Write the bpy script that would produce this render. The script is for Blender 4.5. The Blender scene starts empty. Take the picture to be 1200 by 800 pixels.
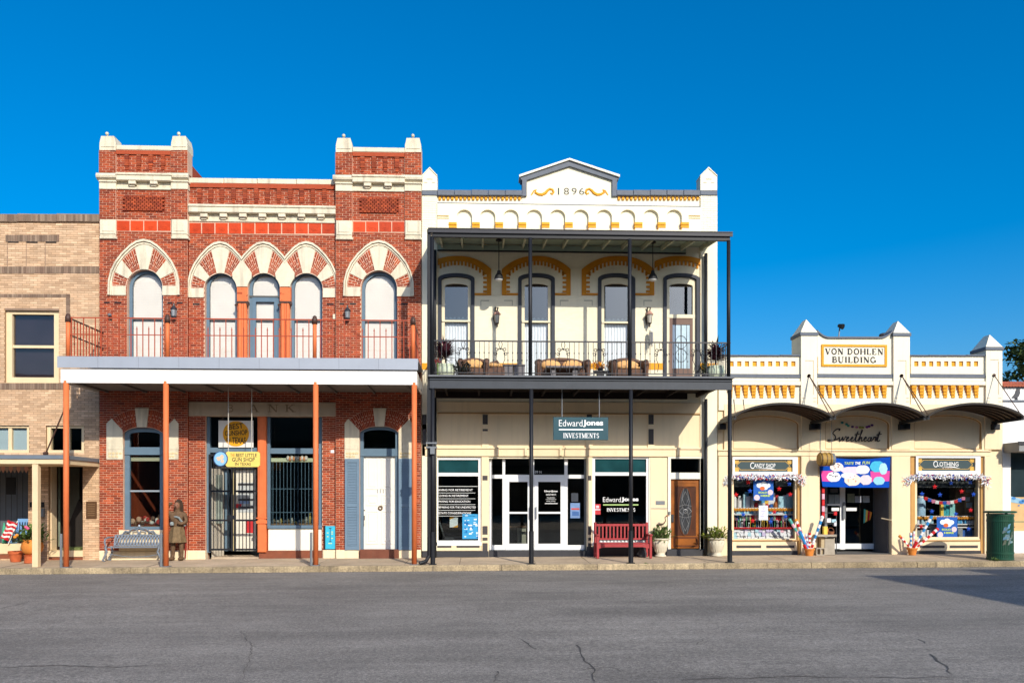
import bpy, bmesh, math, random
from mathutils import Vector, Matrix, noise as mnoise
from mathutils.geometry import tessellate_polygon
random.seed(7)
R = math.radians
C = bpy.context.scene.collection
S = bpy.context.scene

# ------------------------------------------------------------------ camera, sky, sun, exposure
FPX, CX, HOR, YAW, DIST, CAMZ = 960.0, 600.0, 583.0, R(2.39), 24.6, 1.81
cam = bpy.data.cameras.new('camera'); camo = bpy.data.objects.new('camera', cam); C.objects.link(camo)
cam.sensor_width = 36.0; cam.lens = FPX / 1200 * 36; cam.shift_y = (HOR - 400) / 1200
cam.clip_start = 0.1; cam.clip_end = 3000
camo.location = (0, -DIST, CAMZ); camo.rotation_euler = (R(90), 0, -YAW)
S.camera = camo
SUN_AZ, SUN_EL = R(157.0), R(29.5)       # clockwise from +Y; the sun stands behind the camera, to the right
w = bpy.data.worlds.new('World'); S.world = w; w.use_nodes = True
nt = w.node_tree; nt.nodes.clear()
sky = nt.nodes.new('ShaderNodeTexSky'); sky.sky_type = 'NISHITA'; sky.sun_disc = False
sky.sun_elevation = SUN_EL; sky.sun_rotation = SUN_AZ
sky.air_density = 1.0; sky.dust_density = 2.6; sky.ozone_density = 6.0; sky.altitude = 0
hs = nt.nodes.new('ShaderNodeHueSaturation'); hs.inputs['Saturation'].default_value = 1.40; hs.inputs['Value'].default_value = 1.2
hs.inputs['Hue'].default_value = 0.4965
bg = nt.nodes.new('ShaderNodeBackground'); bg.inputs['Strength'].default_value = 0.15
out = nt.nodes.new('ShaderNodeOutputWorld')
nt.links.new(sky.outputs[0], hs.inputs['Color']); nt.links.new(hs.outputs[0], bg.inputs[0]); nt.links.new(bg.outputs[0], out.inputs[0])
sl = bpy.data.lights.new('sun', 'SUN'); sl.energy = 4.5; sl.angle = R(0.5); sl.color = (1.0, 0.93, 0.80)
so = bpy.data.objects.new('sun', sl); C.objects.link(so)
sd = Vector((math.sin(SUN_AZ) * math.cos(SUN_EL), math.cos(SUN_AZ) * math.cos(SUN_EL), math.sin(SUN_EL)))
so.rotation_euler = sd.to_track_quat('Z', 'Y').to_euler(); so.location = sd * 60
S.view_settings.view_transform = 'Standard'; S.view_settings.look = 'None'
S.view_settings.exposure = 0.0; S.view_settings.gamma = 1.0
try:
    S.cycles.max_bounces = 8; S.cycles.transparent_max_bounces = 12; S.cycles.caustics_reflective = False; S.cycles.caustics_refractive = False
    S.cycles.use_denoising = True
except Exception: pass

# ------------------------------------------------------------------ survey: photograph -> metres on the plane at depth y
CS, SN = math.cos(YAW), math.sin(YAW)
def PT(px, py, y=0.0):
    u = px - CX; t = (y + DIST) / (FPX * CS - u * SN)
    return ((FPX * SN + u * CS) * t, CAMZ + (HOR - py) * t)
def X(px, y=0.0): return PT(px, HOR, y)[0]
def Z(py, px=500, y=0.0): return PT(px, py, y)[1]
def G(x, y=0.0):                       # ground level: the street rises a little to the right, the pavement falls to the kerb
    g = 0.004 * (x + 10.8)
    return g + (0.022 * max(y, -2.45) if y < 0 else 0)

# ------------------------------------------------------------------ materials
ORD = 'first second third fourth fifth sixth seventh eighth ninth tenth eleventh twelfth thirteenth fourteenth fifteenth sixteenth seventeenth eighteenth nineteenth twentieth'.split()
ORD += ['twenty-' + q for q in ORD[:9]] + ['thirtieth']
def lin(c):
    c = c / 255.0
    return c / 12.92 if c <= 0.04045 else ((c + 0.055) / 1.055) ** 2.4
def A(r, g, b, k=0.86): return (lin(r) * k, lin(g) * k, lin(b) * k)
MATS = {}
def M(name, col=(.5, .5, .5), rough=0.75, var=0.08, scale=3.0, bump=0.0, bscale=60.0, streak=0.0, dirt=(0.10, 0.085, 0.06), metal=0.0, spec=0.3, tone=0.0, col2=None, fine=0.0, coat=0.0):
    if name in MATS: return MATS[name]
    m = bpy.data.materials.new(name); m.use_nodes = True; n = m.node_tree; L = n.links.new
    b = n.nodes['Principled BSDF']; b.inputs['Roughness'].default_value = rough; b.inputs['Metallic'].default_value = metal
    b.inputs['Specular IOR Level'].default_value = spec
    if coat: b.inputs['Coat Weight'].default_value = coat
    geo = n.nodes.new('ShaderNodeNewGeometry')
    def nz(sc, det=4, mp=None):
        t = n.nodes.new('ShaderNodeTexNoise'); t.inputs['Scale'].default_value = sc; t.inputs['Detail'].default_value = det
        if mp:
            q = n.nodes.new('ShaderNodeMapping'); q.inputs['Scale'].default_value = mp; L(geo.outputs['Position'], q.inputs[0]); L(q.outputs[0], t.inputs['Vector'])
        else: L(geo.outputs['Position'], t.inputs['Vector'])
        return t.outputs['Fac']
    def rng(src, a, bb, lo=0.25, hi=0.75):
        r = n.nodes.new('ShaderNodeMapRange'); r.inputs['From Min'].default_value = lo; r.inputs['From Max'].default_value = hi
        r.inputs['To Min'].default_value = a; r.inputs['To Max'].default_value = bb; L(src, r.inputs['Value']); return r.outputs[0]
    def mul(cs, f):
        x = n.nodes.new('ShaderNodeMix'); x.data_type = 'RGBA'; x.blend_type = 'MULTIPLY'; x.inputs['Factor'].default_value = 1
        if isinstance(cs, tuple): x.inputs['A'].default_value = (*cs, 1)
        else: L(cs, x.inputs['A'])
        L(f, x.inputs['B']); return x.outputs['Result']
    def mix(a, bb, f):
        x = n.nodes.new('ShaderNodeMix'); x.data_type = 'RGBA'
        for k, v in (('A', a), ('B', bb)):
            if isinstance(v, tuple): x.inputs[k].default_value = (*v, 1)
            else: L(v, x.inputs[k])
        L(f, x.inputs['Factor']); return x.outputs['Result']
    cs = tuple(col)
    if tone:
        at = n.nodes.new('ShaderNodeAttribute'); at.attribute_name = 'tone'
        if col2: cs = mix(cs, tuple(col2), rng(at.outputs['Fac'], 0, 1, 0, 1))
        wn = n.nodes.new('ShaderNodeTexWhiteNoise'); wn.noise_dimensions = '1D'; L(at.outputs['Fac'], wn.inputs['W'])
        cs = mul(cs, rng(wn.outputs['Value'], 1 - tone, 1 + tone, 0, 1))
    if var: cs = mul(cs, rng(nz(scale), 1 - var, 1 + var))
    if fine: cs = mul(cs, rng(nz(bscale, 2), 1 - fine, 1 + fine))
    if streak:
        f = rng(nz(1.0, 6, (7, 7, 0.55)), 0, streak, 0.52, 0.78); cs = mix(cs, tuple(dirt), f)
    if isinstance(cs, tuple): b.inputs['Base Color'].default_value = (*cs, 1)
    else: L(cs, b.inputs['Base Color'])
    if bump:
        bp = n.nodes.new('ShaderNodeBump'); bp.inputs['Strength'].default_value = bump; bp.inputs['Distance'].default_value = 0.01
        L(nz(bscale, 5), bp.inputs['Height']); L(bp.outputs[0], b.inputs['Normal'])
    MATS[name] = m; return m
def glass(name, tint=(0.75, 0.8, 0.8), f0=0.06):
    if name in MATS: return MATS[name]
    m = bpy.data.materials.new(name); m.use_nodes = True; n = m.node_tree; n.nodes.clear(); L = n.links.new
    o = n.nodes.new('ShaderNodeOutputMaterial'); mx = n.nodes.new('ShaderNodeMixShader'); tr = n.nodes.new('ShaderNodeBsdfTransparent')
    gl = n.nodes.new('ShaderNodeBsdfGlossy'); gl.inputs['Roughness'].default_value = 0.02; tr.inputs[0].default_value = (*tint, 1)
    lw = n.nodes.new('ShaderNodeFresnel'); lw.inputs[0].default_value = 1.5
    ad = n.nodes.new('ShaderNodeMath'); ad.operation = 'MULTIPLY'; ad.inputs[1].default_value = f0 / 0.04; ad.use_clamp = True
    tn = n.nodes.new('ShaderNodeTexNoise'); tn.inputs['Scale'].default_value = 1.3
    geo = n.nodes.new('ShaderNodeNewGeometry'); L(geo.outputs['Position'], tn.inputs['Vector'])
    bp = n.nodes.new('ShaderNodeBump'); bp.inputs['Strength'].default_value = 0.05; bp.inputs['Distance'].default_value = 0.02
    L(tn.outputs['Fac'], bp.inputs['Height']); L(bp.outputs[0], gl.inputs['Normal'])
    L(lw.outputs[0], ad.inputs[0]); L(ad.outputs[0], mx.inputs[0]); L(tr.outputs[0], mx.inputs[1]); L(gl.outputs[0], mx.inputs[2]); L(mx.outputs[0], o.inputs[0])
    MATS[name] = m; return m

# ------------------------------------------------------------------ mesh builder
class MB:
    def __init__(s): s.v = []; s.f = []; s.t = []; s.tone = 0.5
    def face(s, pts):
        i = len(s.v); s.v += [tuple(p) for p in pts]; s.f.append(list(range(i, i + len(pts)))); s.t.append(s.tone)
    def mesh(s, vs, fs):
        i = len(s.v); s.v += [tuple(p) for p in vs]
        for f in fs: s.f.append([i + k for k in f]); s.t.append(s.tone)
    def box(s, x0, x1, y0, y1, z0, z1):
        s.mesh([(x0, y0, z0), (x1, y0, z0), (x1, y1, z0), (x0, y1, z0), (x0, y0, z1), (x1, y0, z1), (x1, y1, z1), (x0, y1, z1)],
               [(0, 1, 5, 4), (1, 2, 6, 5), (2, 3, 7, 6), (3, 0, 4, 7), (4, 5, 6, 7), (3, 2, 1, 0)]); return s
    def cbox(s, x0, x1, y0, y1, z0, z1, c=0.012):      # front edges chamfered
        c = min(c, (x1 - x0) / 3, (z1 - z0) / 3)
        s.mesh([(x0 + c, y0, z0 + c), (x1 - c, y0, z0 + c), (x1 - c, y0, z1 - c), (x0 + c, y0, z1 - c),
                (x0, y0 + c, z0), (x1, y0 + c, z0), (x1, y0 + c, z1), (x0, y0 + c, z1), (x0, y1, z0), (x1, y1, z0), (x1, y1, z1), (x0, y1, z1)],
               [(0, 1, 2, 3), (4, 5, 1, 0), (5, 6, 2, 1), (6, 7, 3, 2), (7, 4, 0, 3), (8, 9, 5, 4), (9, 10, 6, 5), (10, 11, 7, 6), (11, 8, 4, 7), (11, 10, 9, 8)]); return s
    def brick(s, x0, x1, y0, y1, z0, z1):              # no back
        j = lambda: random.uniform(-.0018, .0018)
        s.mesh([(x0, y0 + j(), z0 + j()), (x1, y0 + j(), z0 + j()), (x1, y0 + j(), z1 + j()), (x0, y0 + j(), z1 + j()), (x0, y1, z0), (x1, y1, z0), (x1, y1, z1), (x0, y1, z1)],
               [(0, 1, 2, 3), (4, 5, 1, 0), (5, 6, 2, 1), (6, 7, 3, 2), (7, 4, 0, 3)])
    def obox(s, c, ax, ay, az):                        # box by centre and three half vectors
        c, ax, ay, az = map(Vector, (c, ax, ay, az))
        vs = [c + i * ax + j * ay + k * az for k in (-1, 1) for j in (-1, 1) for i in (-1, 1)]
        s.mesh(vs, [(0, 1, 5, 4), (1, 3, 7, 5), (3, 2, 6, 7), (2, 0, 4, 6), (4, 5, 7, 6), (2, 3, 1, 0)]); return s
    def bar(s, p, q, wx, wy=None):                     # square bar p -> q
        p, q = Vector(p), Vector(q); d = q - p
        if d.length < 1e-6: return s
        a = d.normalized(); b = a.cross(Vector((0, 1, 0)))
        if b.length < 1e-3: b = a.cross(Vector((1, 0, 0)))
        b.normalize(); c = a.cross(b); return s.obox((p + q) / 2, d / 2, b * wx / 2, c * (wy or wx) / 2)
    def tube(s, pts, r, n=8, cap=True):
        pts = [Vector(p) for p in pts]; rs = r if isinstance(r, (list, tuple)) else [r] * len(pts); i0 = len(s.v)
        for k, p in enumerate(pts):
            d = (pts[min(k + 1, len(pts) - 1)] - pts[max(k - 1, 0)]).normalized()
            b = d.cross(Vector((0.13, 1, 0.07)));  b = b if b.length > 1e-3 else d.cross(Vector((1, 0, 0)))
            b.normalize(); c = d.cross(b)
            for j in range(n):
                a = 2 * math.pi * j / n; s.v.append(tuple(p + (b * math.cos(a) + c * math.sin(a)) * rs[k]))
        for k in range(len(pts) - 1):
            for j in range(n):
                s.f.append([i0 + k * n + j, i0 + k * n + (j + 1) % n, i0 + (k + 1) * n + (j + 1) % n, i0 + (k + 1) * n + j]); s.t.append(s.tone)
        if cap:
            s.f.append([i0 + j for j in range(n)][::-1]); s.t.append(s.tone); s.f.append([i0 + (len(pts) - 1) * n + j for j in range(n)]); s.t.append(s.tone)
        return s
    def lathe(s, c, prof, n=20, flute=0.0, nf=0):      # prof: (r, z) from below up
        i0 = len(s.v)
        for r, z in prof:
            for j in range(n):
                a = 2 * math.pi * j / n; rr = r * (1 + flute * math.cos(nf * a)) if flute else r
                s.v.append((c[0] + rr * math.cos(a), c[1] + rr * math.sin(a), c[2] + z))
        for k in range(len(prof) - 1):
            for j in range(n):
                s.f.append([i0 + k * n + j, i0 + k * n + (j + 1) % n, i0 + (k + 1) * n + (j + 1) % n, i0 + (k + 1) * n + j]); s.t.append(s.tone)
        s.f.append([i0 + j for j in range(n)][::-1]); s.t.append(s.tone)
        s.f.append([i0 + (len(prof) - 1) * n + j for j in range(n)]); s.t.append(s.tone); return s
    def ball(s, c, r, n=10, m=7):
        rx, ry, rz = r if isinstance(r, (tuple, list)) else (r, r, r)
        pr = [(math.sin(math.pi * k / m), -math.cos(math.pi * k / m)) for k in range(1, m)]
        i0 = len(s.v)
        for q, zz in pr:
            for j in range(n):
                a = 2 * math.pi * j / n; s.v.append((c[0] + rx * q * math.cos(a), c[1] + ry * q * math.sin(a), c[2] + rz * zz))
        s.v.append((c[0], c[1], c[2] - rz)); s.v.append((c[0], c[1], c[2] + rz)); lo, hi = len(s.v) - 2, len(s.v) - 1
        for k in range(len(pr) - 1):
            for j in range(n): s.f.append([i0 + k * n + j, i0 + k * n + (j + 1) % n, i0 + (k + 1) * n + (j + 1) % n, i0 + (k + 1) * n + j]); s.t.append(s.tone)
        for j in range(n):
            s.f.append([lo, i0 + (j + 1) % n, i0 + j]); s.t.append(s.tone)
            s.f.append([hi, i0 + (len(pr) - 1) * n + j, i0 + (len(pr) - 1) * n + (j + 1) % n]); s.t.append(s.tone)
        return s
    def prism(s, poly, y0, y1, holes=()):              # XZ polygon, front at y0, back at y1
        loops = [list(poly)] + [list(h) for h in holes]
        flat = [p for l in loops for p in l]
        tri = tessellate_polygon([[Vector((p[0], p[1], 0)) for p in l] for l in loops]); i = len(s.v); n = len(flat)
        s.v += [(p[0], y0, p[1]) for p in flat] + [(p[0], y1, p[1]) for p in flat]
        for a, b, c in tri:
            pa, pb, pc = flat[a], flat[b], flat[c]
            if (pb[0] - pa[0]) * (pc[1] - pa[1]) - (pb[1] - pa[1]) * (pc[0] - pa[0]) < 0: b, c = c, b
            s.f.append([i + a, i + b, i + c]); s.t.append(s.tone); s.f.append([i + n + a, i + n + c, i + n + b]); s.t.append(s.tone)
        k0 = 0
        for li, l in enumerate(loops):
            m = len(l); ar = sum(l[k][0] * l[(k + 1) % m][1] - l[(k + 1) % m][0] * l[k][1] for k in range(m))
            fl = (ar > 0) == (li == 0)
            for k in range(m):
                a, b = i + k0 + k, i + k0 + (k + 1) % m
                s.f.append([a, a + n, b + n, b] if fl else [b, b + n, a + n, a]); s.t.append(s.tone)
            k0 += m
        return s
    def ring(s, outer, inner, y0, y1): return s.prism(outer, y0, y1, [inner])
    def leaf(s, c, d, up, l, wd):                      # folded pointed leaf
        c, d, up = Vector(c), Vector(d).normalized(), Vector(up); sd_ = d.cross(up)
        if sd_.length < 1e-3: sd_ = d.cross(Vector((1, .3, 0)))
        sd_.normalize(); nn = sd_.cross(d)
        s.mesh([c, c + d * l * .5 + sd_ * wd / 2 + nn * wd * .15, c + d * l, c + d * l * .5 - sd_ * wd / 2 + nn * wd * .15], [(0, 1, 2), (0, 2, 3)])
    def build(s, name):
        me = bpy.data.meshes.new(name); me.from_pydata(s.v, [], s.f); me.update()
        a = me.attributes.new('tone', 'FLOAT', 'FACE'); a.data.foreach_set('value', s.t); return me
def smooth(o):
    for p in o.data.polygons: p.use_smooth = True
    return o
def tag(o, label=None, cat=None, group=None, kind=None):
    if label: o['label'] = label
    if cat: o['category'] = cat
    if group: o['group'] = group
    if kind: o['kind'] = kind
    return o
def obj(name, mb, m, parent=None, label=None, cat=None, group=None, kind=None, sm=False, loc=None):
    me = mb.build(name) if isinstance(mb, MB) else mb
    if m is not None and not me.materials: me.materials.append(m)
    o = bpy.data.objects.new(name, me); C.objects.link(o)
    if parent is not None:
        o.parent = parent
        if parent.type == 'EMPTY': o.location = -parent.location
    if loc is not None: o.location = (o.location.x + loc[0], o.location.y + loc[1], o.location.z + loc[2])
    if sm: smooth(o)
    return tag(o, label, cat, group, kind)
def thing(name, label, cat, loc=(0, 0, 0), group=None):
    o = bpy.data.objects.new(name, None); C.objects.link(o); o.location = loc; o.empty_display_size = .1
    return tag(o, label, cat, group)
def copy_thing(root, delta=(0, 0, 0), label=None, rotz=0.0, scale=1.0):
    r = root.copy(); C.objects.link(r); r.location = root.location + Vector(delta); r.rotation_euler.z += rotz
    r.scale = root.scale * scale
    if label: r['label'] = label
    for ch in root.children:
        c = ch.copy(); C.objects.link(c); c.parent = r
        for g in ch.children:
            d = g.copy(); C.objects.link(d); d.parent = c
    return r
def RB(px0, py0, px1, py1, y):                          # photo rectangle -> x0, x1, z0, z1 at depth y
    pm = (px0 + px1) / 2
    return X(px0, y), X(px1, y), Z(py1, pm, y), Z(py0, pm, y)
def pbox(mb, px0, py0, px1, py1, y0, y1, c=0.0):
    x0, x1, z0, z1 = RB(px0, py0, px1, py1, y0)
    (mb.cbox(x0, x1, y0, y1, z0, z1, c) if c else mb.box(x0, x1, y0, y1, z0, z1)); return mb
def PP(pts, y): return [PT(a, b, y) for a, b in pts]
class Hole:                                            # opening: rectangle with an elliptical head
    def __init__(s, cx, hw, z0, zs, rise=0.0): s.cx, s.hw, s.z0, s.zs, s.rise = cx, hw, z0, zs, rise
    def iv(s, z):
        if z < s.z0 or z > s.zs + s.rise: return None
        h = s.hw if z <= s.zs else s.hw * math.sqrt(max(0, 1 - ((z - s.zs) / s.rise) ** 2))
        return (s.cx - h, s.cx + h)
    def pts(s, d=0.0, n=18, d0=None):
        hw, rise, zs, z0 = s.hw - d, max(s.rise - d, 0), s.zs, s.z0 + (d if d0 is None else d0)
        if s.rise <= 0: zs = s.zs - d; return [(s.cx - hw, z0), (s.cx + hw, z0), (s.cx + hw, zs), (s.cx - hw, zs)]
        if s.rise < s.hw * .8: zs = s.zs - d * .3; rise = s.rise - d * .7
        return [(s.cx - hw, z0), (s.cx + hw, z0)] + [(s.cx + hw * math.cos(math.pi * k / n), zs + rise * math.sin(math.pi * k / n)) for k in range(n + 1)]
def pxhole(px0, py0, px1, py1, y=0.0, spring=None):
    x0, x1, z0, z1 = RB(px0, py0, px1, py1, y)
    zs = Z(spring, (px0 + px1) / 2, y) if spring else z1
    return Hole((x0 + x1) / 2, (x1 - x0) / 2, z0, zs, z1 - zs)
def bricks(mb, x0, x1, z0, z1, y, holes=(), L=.205, H=.0677, j=.0125, proud=.007, soldier=False, ph=0.0):
    r = 0; z = z0
    while z < z1 - .02:
        zt = min(z + H, z1); zm = (z + zt) / 2
        iv = [(x0, x1)]
        for h in holes:
            q = h.iv(zm)
            if q: iv = [k for a, b in iv for k in ((a, min(b, q[0])), (max(a, q[1]), b)) if k[1] - k[0] > .02]
        off = (r % 2) * L / 2 + ph
        for a, b in iv:
            k = math.floor((a - off) / L)
            while True:
                p, q = off + k * L, off + (k + 1) * L; k += 1
                if p >= b: break
                p, q = max(p, a), min(q, b)
                if q - p < .03: continue
                mb.tone = random.random()
                mb.brick(p + j / 2, q - j / 2, y - proud - random.uniform(0, .003), y + .004, z + j / 2, zt - j / 2)
        z += H; r += 1
    mb.tone = .5
def room(mb, x0, x1, y0, y1, z0, z1):                   # interior box open to the street
    mb.face([(x0, y1, z0), (x1, y1, z0), (x1, y1, z1), (x0, y1, z1)]); mb.face([(x0, y0, z0), (x0, y1, z0), (x0, y1, z1), (x0, y0, z1)])
    mb.face([(x1, y1, z0), (x1, y0, z0), (x1, y0, z1), (x1, y1, z1)]); mb.face([(x0, y0, z0), (x1, y0, z0), (x1, y1, z0), (x0, y1, z0)])
    mb.face([(x0, y1, z1), (x1, y1, z1), (x1, y0, z1), (x0, y0, z1)]); return mb
_tc = {}
def text(s, x0, x1, z0, z1, y, m, parent, depth=.004, bold=0.0, shear=0.0, name='lettering', rot=0.0):
    key = (s, bold, shear)
    if key not in _tc:
        cu = bpy.data.curves.new('t', 'FONT'); cu.body = s; cu.offset = bold; cu.shear = shear; cu.extrude = .5; cu.resolution_u = 3
        cu.align_x = 'CENTER'; cu.space_line = .95
        o = bpy.data.objects.new('t', cu); C.objects.link(o); bpy.context.view_layer.update()
        me = bpy.data.meshes.new_from_object(o.evaluated_get(bpy.context.evaluated_depsgraph_get()))
        _tc[key] = ([v.co.copy() for v in me.vertices], [list(p.vertices) for p in me.polygons])
        bpy.data.objects.remove(o); bpy.data.curves.remove(cu); bpy.data.meshes.remove(me)
    vs, fs = _tc[key]; mb = MB()
    ax, bx = min(v.x for v in vs), max(v.x for v in vs); az, bz = min(v.y for v in vs), max(v.y for v in vs)
    kx, kz = (x1 - x0) / max(bx - ax, 1e-6), (z1 - z0) / max(bz - az, 1e-6)
    cr, sr = math.cos(rot), math.sin(rot); xm, zm = (x0 + x1) / 2, (z0 + z1) / 2; o = []
    for v in vs:
        a, b = x0 + (v.x - ax) * kx - xm, z0 + (v.y - az) * kz - zm
        o.append((xm + a * cr - b * sr, y - depth * (v.z + .5), zm + a * sr + b * cr))
    mb.mesh(o, fs); return obj(name, mb, m, parent)
def ptext(s, px0, py0, px1, py1, y, m, parent, **k): return text(s, *RB(px0, py0, px1, py1, y), y, m, parent, **k)
# serif capitals drawn as strokes: (points, width); serifs are added at 's' ends
def arc(cx, cy, rx, ry, a0, a1, n=9): return [(cx + rx * math.cos(R(a0 + (a1 - a0) * k / n)), cy + ry * math.sin(R(a0 + (a1 - a0) * k / n))) for k in range(n + 1)]
TK, TN = .17, .07
SG = {'V': (.8, [([(.1, 1), (.4, 0)], TK), ([(.7, 1), (.42, 0)], TN)], [(.1, 1), (.7, 1)]),
 'O': (.86, [(arc(.43, .5, .33, .46, 60, 300), TK * .8), (arc(.43, .5, .33, .46, -60, 60), TK * .8)], []),
 'N': (.86, [([(.14, 0), (.14, 1)], TN), ([(.14, 1), (.72, 0)], TK), ([(.72, 0), (.72, 1)], TN)], [(.14, 0), (.12, 1), (.72, 1)]),
 'D': (.84, [([(.16, 0), (.16, 1)], TK), ([(.16, .96)] + arc(.32, .5, .38, .46, 90, -90) + [(.16, .04)], TK * .7)], [(.12, 0), (.12, 1)]),
 'H': (.9, [([(.16, 0), (.16, 1)], TK), ([(.74, 0), (.74, 1)], TK), ([(.16, .52), (.74, .52)], TN)], [(.16, 0), (.16, 1), (.74, 0), (.74, 1)]),
 'L': (.7, [([(.16, 0), (.16, 1)], TK), ([(.16, .04), (.6, .04)], TN), ([(.6, .0), (.6, .25)], TN)], [(.16, 0), (.16, 1)]),
 'E': (.74, [([(.16, 0), (.16, 1)], TK), ([(.16, .04), (.62, .04)], TN), ([(.16, .96), (.6, .96)], TN), ([(.16, .52), (.5, .52)], TN), ([(.62, 0), (.62, .24)], TN), ([(.6, .78), (.6, 1)], TN)], [(.14, 0), (.14, 1)]),
 'B': (.76, [([(.16, 0), (.16, 1)], TK), ([(.16, .96)] + arc(.36, .75, .24, .21, 90, -90) + [(.16, .54)], TK * .6), ([(.16, .54)] + arc(.38, .29, .28, .25, 90, -90) + [(.16, .04)], TK * .7)], [(.12, 0), (.12, 1)]),
 'U': (.86, [([(.16, 1), (.16, .35)] + arc(.43, .35, .27, .32, 180, 290) , TK * .9), (arc(.43, .35, .27, .32, 290, 360) + [(.7, 1)], TN)], [(.16, 1), (.7, 1)]),
 'I': (.4, [([(.2, 0), (.2, 1)], TK)], [(.2, 0), (.2, 1)]),
 'G': (.86, [(arc(.44, .5, .34, .46, 40, 330), TK * .75), ([(.74, .45), (.74, .1)], TK)], [(.72, .45)]),
 'S': (.66, [(arc(.33, .74, .22, .22, 20, 270) + arc(.33, .28, .24, .24, 90, -160), TK * .75)], []),
 'T': (.78, [([(.39, 0), (.39, 1)], TK), ([(.08, .96), (.7, .96)], TN), ([(.08, .76), (.08, 1)], TN), ([(.7, .76), (.7, 1)], TN)], [(.39, 0)]),
 'M': (1.0, [([(.14, 0), (.14, 1)], TN), ([(.14, 1), (.5, .05)], TK), ([(.5, .05), (.86, 1)], TN), ([(.86, 0), (.86, 1)], TK)], [(.14, 0), (.1, 1), (.86, 0), (.9, 1)]),
 'A': (.84, [([(.1, 0), (.42, 1)], TN), ([(.42, 1), (.74, 0)], TK), ([(.22, .34), (.62, .34)], TN)], [(.1, 0), (.74, 0)]),
 'K': (.84, [([(.16, 0), (.16, 1)], TK), ([(.2, .45), (.66, 1)], TN), ([(.32, .58), (.7, 0)], TK)], [(.16, 0), (.16, 1), (.66, 1), (.72, 0)]),
 'R': (.8, [([(.16, 0), (.16, 1)], TK), ([(.16, .96)] + arc(.38, .74, .26, .22, 90, -90) + [(.16, .52)], TK * .6), ([(.38, .52), (.72, 0)], TK)], [(.16, 0), (.12, 1), (.72, 0)]),
 ' ': (.4, [], [])}
def serif(s, x0, x1, z0, z1, y, m, parent, depth=.004, fat=1.0, gap=.1, name='lettering'):
    tot = sum(SG[c][0] + gap for c in s) - gap; k = (x1 - x0) / tot; h = z1 - z0; mb = MB(); cx = x0
    def seg(p, q, wd):
        d = Vector((q[0] - p[0], q[1] - p[1])); ln = d.length
        if ln < 1e-6: return
        nx, nz = -d.y / ln * wd / 2, d.x / ln * wd / 2
        mb.prism([(p[0] - nx, p[1] - nz), (q[0] - nx, q[1] - nz), (q[0] + nx, q[1] + nz), (p[0] + nx, p[1] + nz)], y - depth - random.uniform(0, .0006), y)
    for c in s:
        wd, st, sf = SG[c]
        for pts, tk in st:
            q = [(cx + a * k, z0 + b * h) for a, b in pts]
            for a, b in zip(q, q[1:]): seg(a, b, tk * k * fat)
        for a, b in sf: seg((cx + (a - .16) * k, z0 + b * h * .94 + h * .03), (cx + (a + .16) * k, z0 + b * h * .94 + h * .03), h * .06)
        cx += (wd + gap) * k
    return obj(name, mb, m, parent)
def pserif(s, px0, py0, px1, py1, y, m, parent, **k): return serif(s, *RB(px0, py0, px1, py1, y), y, m, parent, **k)

# palette
white_paint = M('white_paint', A(252, 246, 226), .6, .03, 2.5, .12, 30, .16, (.55, .50, .40))
cream_stone = M('cream_stone', A(240, 228, 200, .78), .8, .09, 4, .35, 45, .6, (.24, .20, .15), fine=.07)
cream_paint = M('cream_paint', A(251, 228, 188), .6, .05, 1.1, .12, 30, .22, (.45, .36, .24))
yellow_paint = M('yellow_paint', A(238, 164, 24), .6, .08, 6, .15, 40)
slate_paint = M('slate_grey_paint', A(106, 112, 122), .65, .10, 8, .2, 50)
black_steel = M('black_painted_steel', A(30, 32, 37), .5, .15, 4, .05, 30, .12, (.05, .035, .025), spec=.3)
dark_grey = M('dark_grey_paint', A(62, 62, 66), .6, .10, 5, .1, 40)
white_metal = M('white_window_frame', A(250, 250, 248), .4, .02, 5, spec=.5)
orange_paint = M('rust_orange_paint', A(232, 122, 70), .55, .08, 5, .08, 30, .2, (.22, .07, .03))
teal_paint = M('blue_grey_paint', A(100, 124, 142), .6, .07, 5, .1, 40, .1, (.2, .22, .25))
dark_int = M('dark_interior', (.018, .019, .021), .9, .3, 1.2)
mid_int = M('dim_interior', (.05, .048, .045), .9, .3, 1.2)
black = M('black', (.012, .012, .013), .6, 0)
letter_black = M('black_lettering', (.02, .02, .024), .6, 0)
letter_white = M('white_lettering', (.85, .85, .84), .5, 0)
gls = glass('window_glass', (.86, .90, .90), .038)
gls_sky = glass('upper_window_glass', (.5, .56, .58), .11)
bluegl = glass('transom_glass', (.12, .30, .33), .10)
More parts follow.
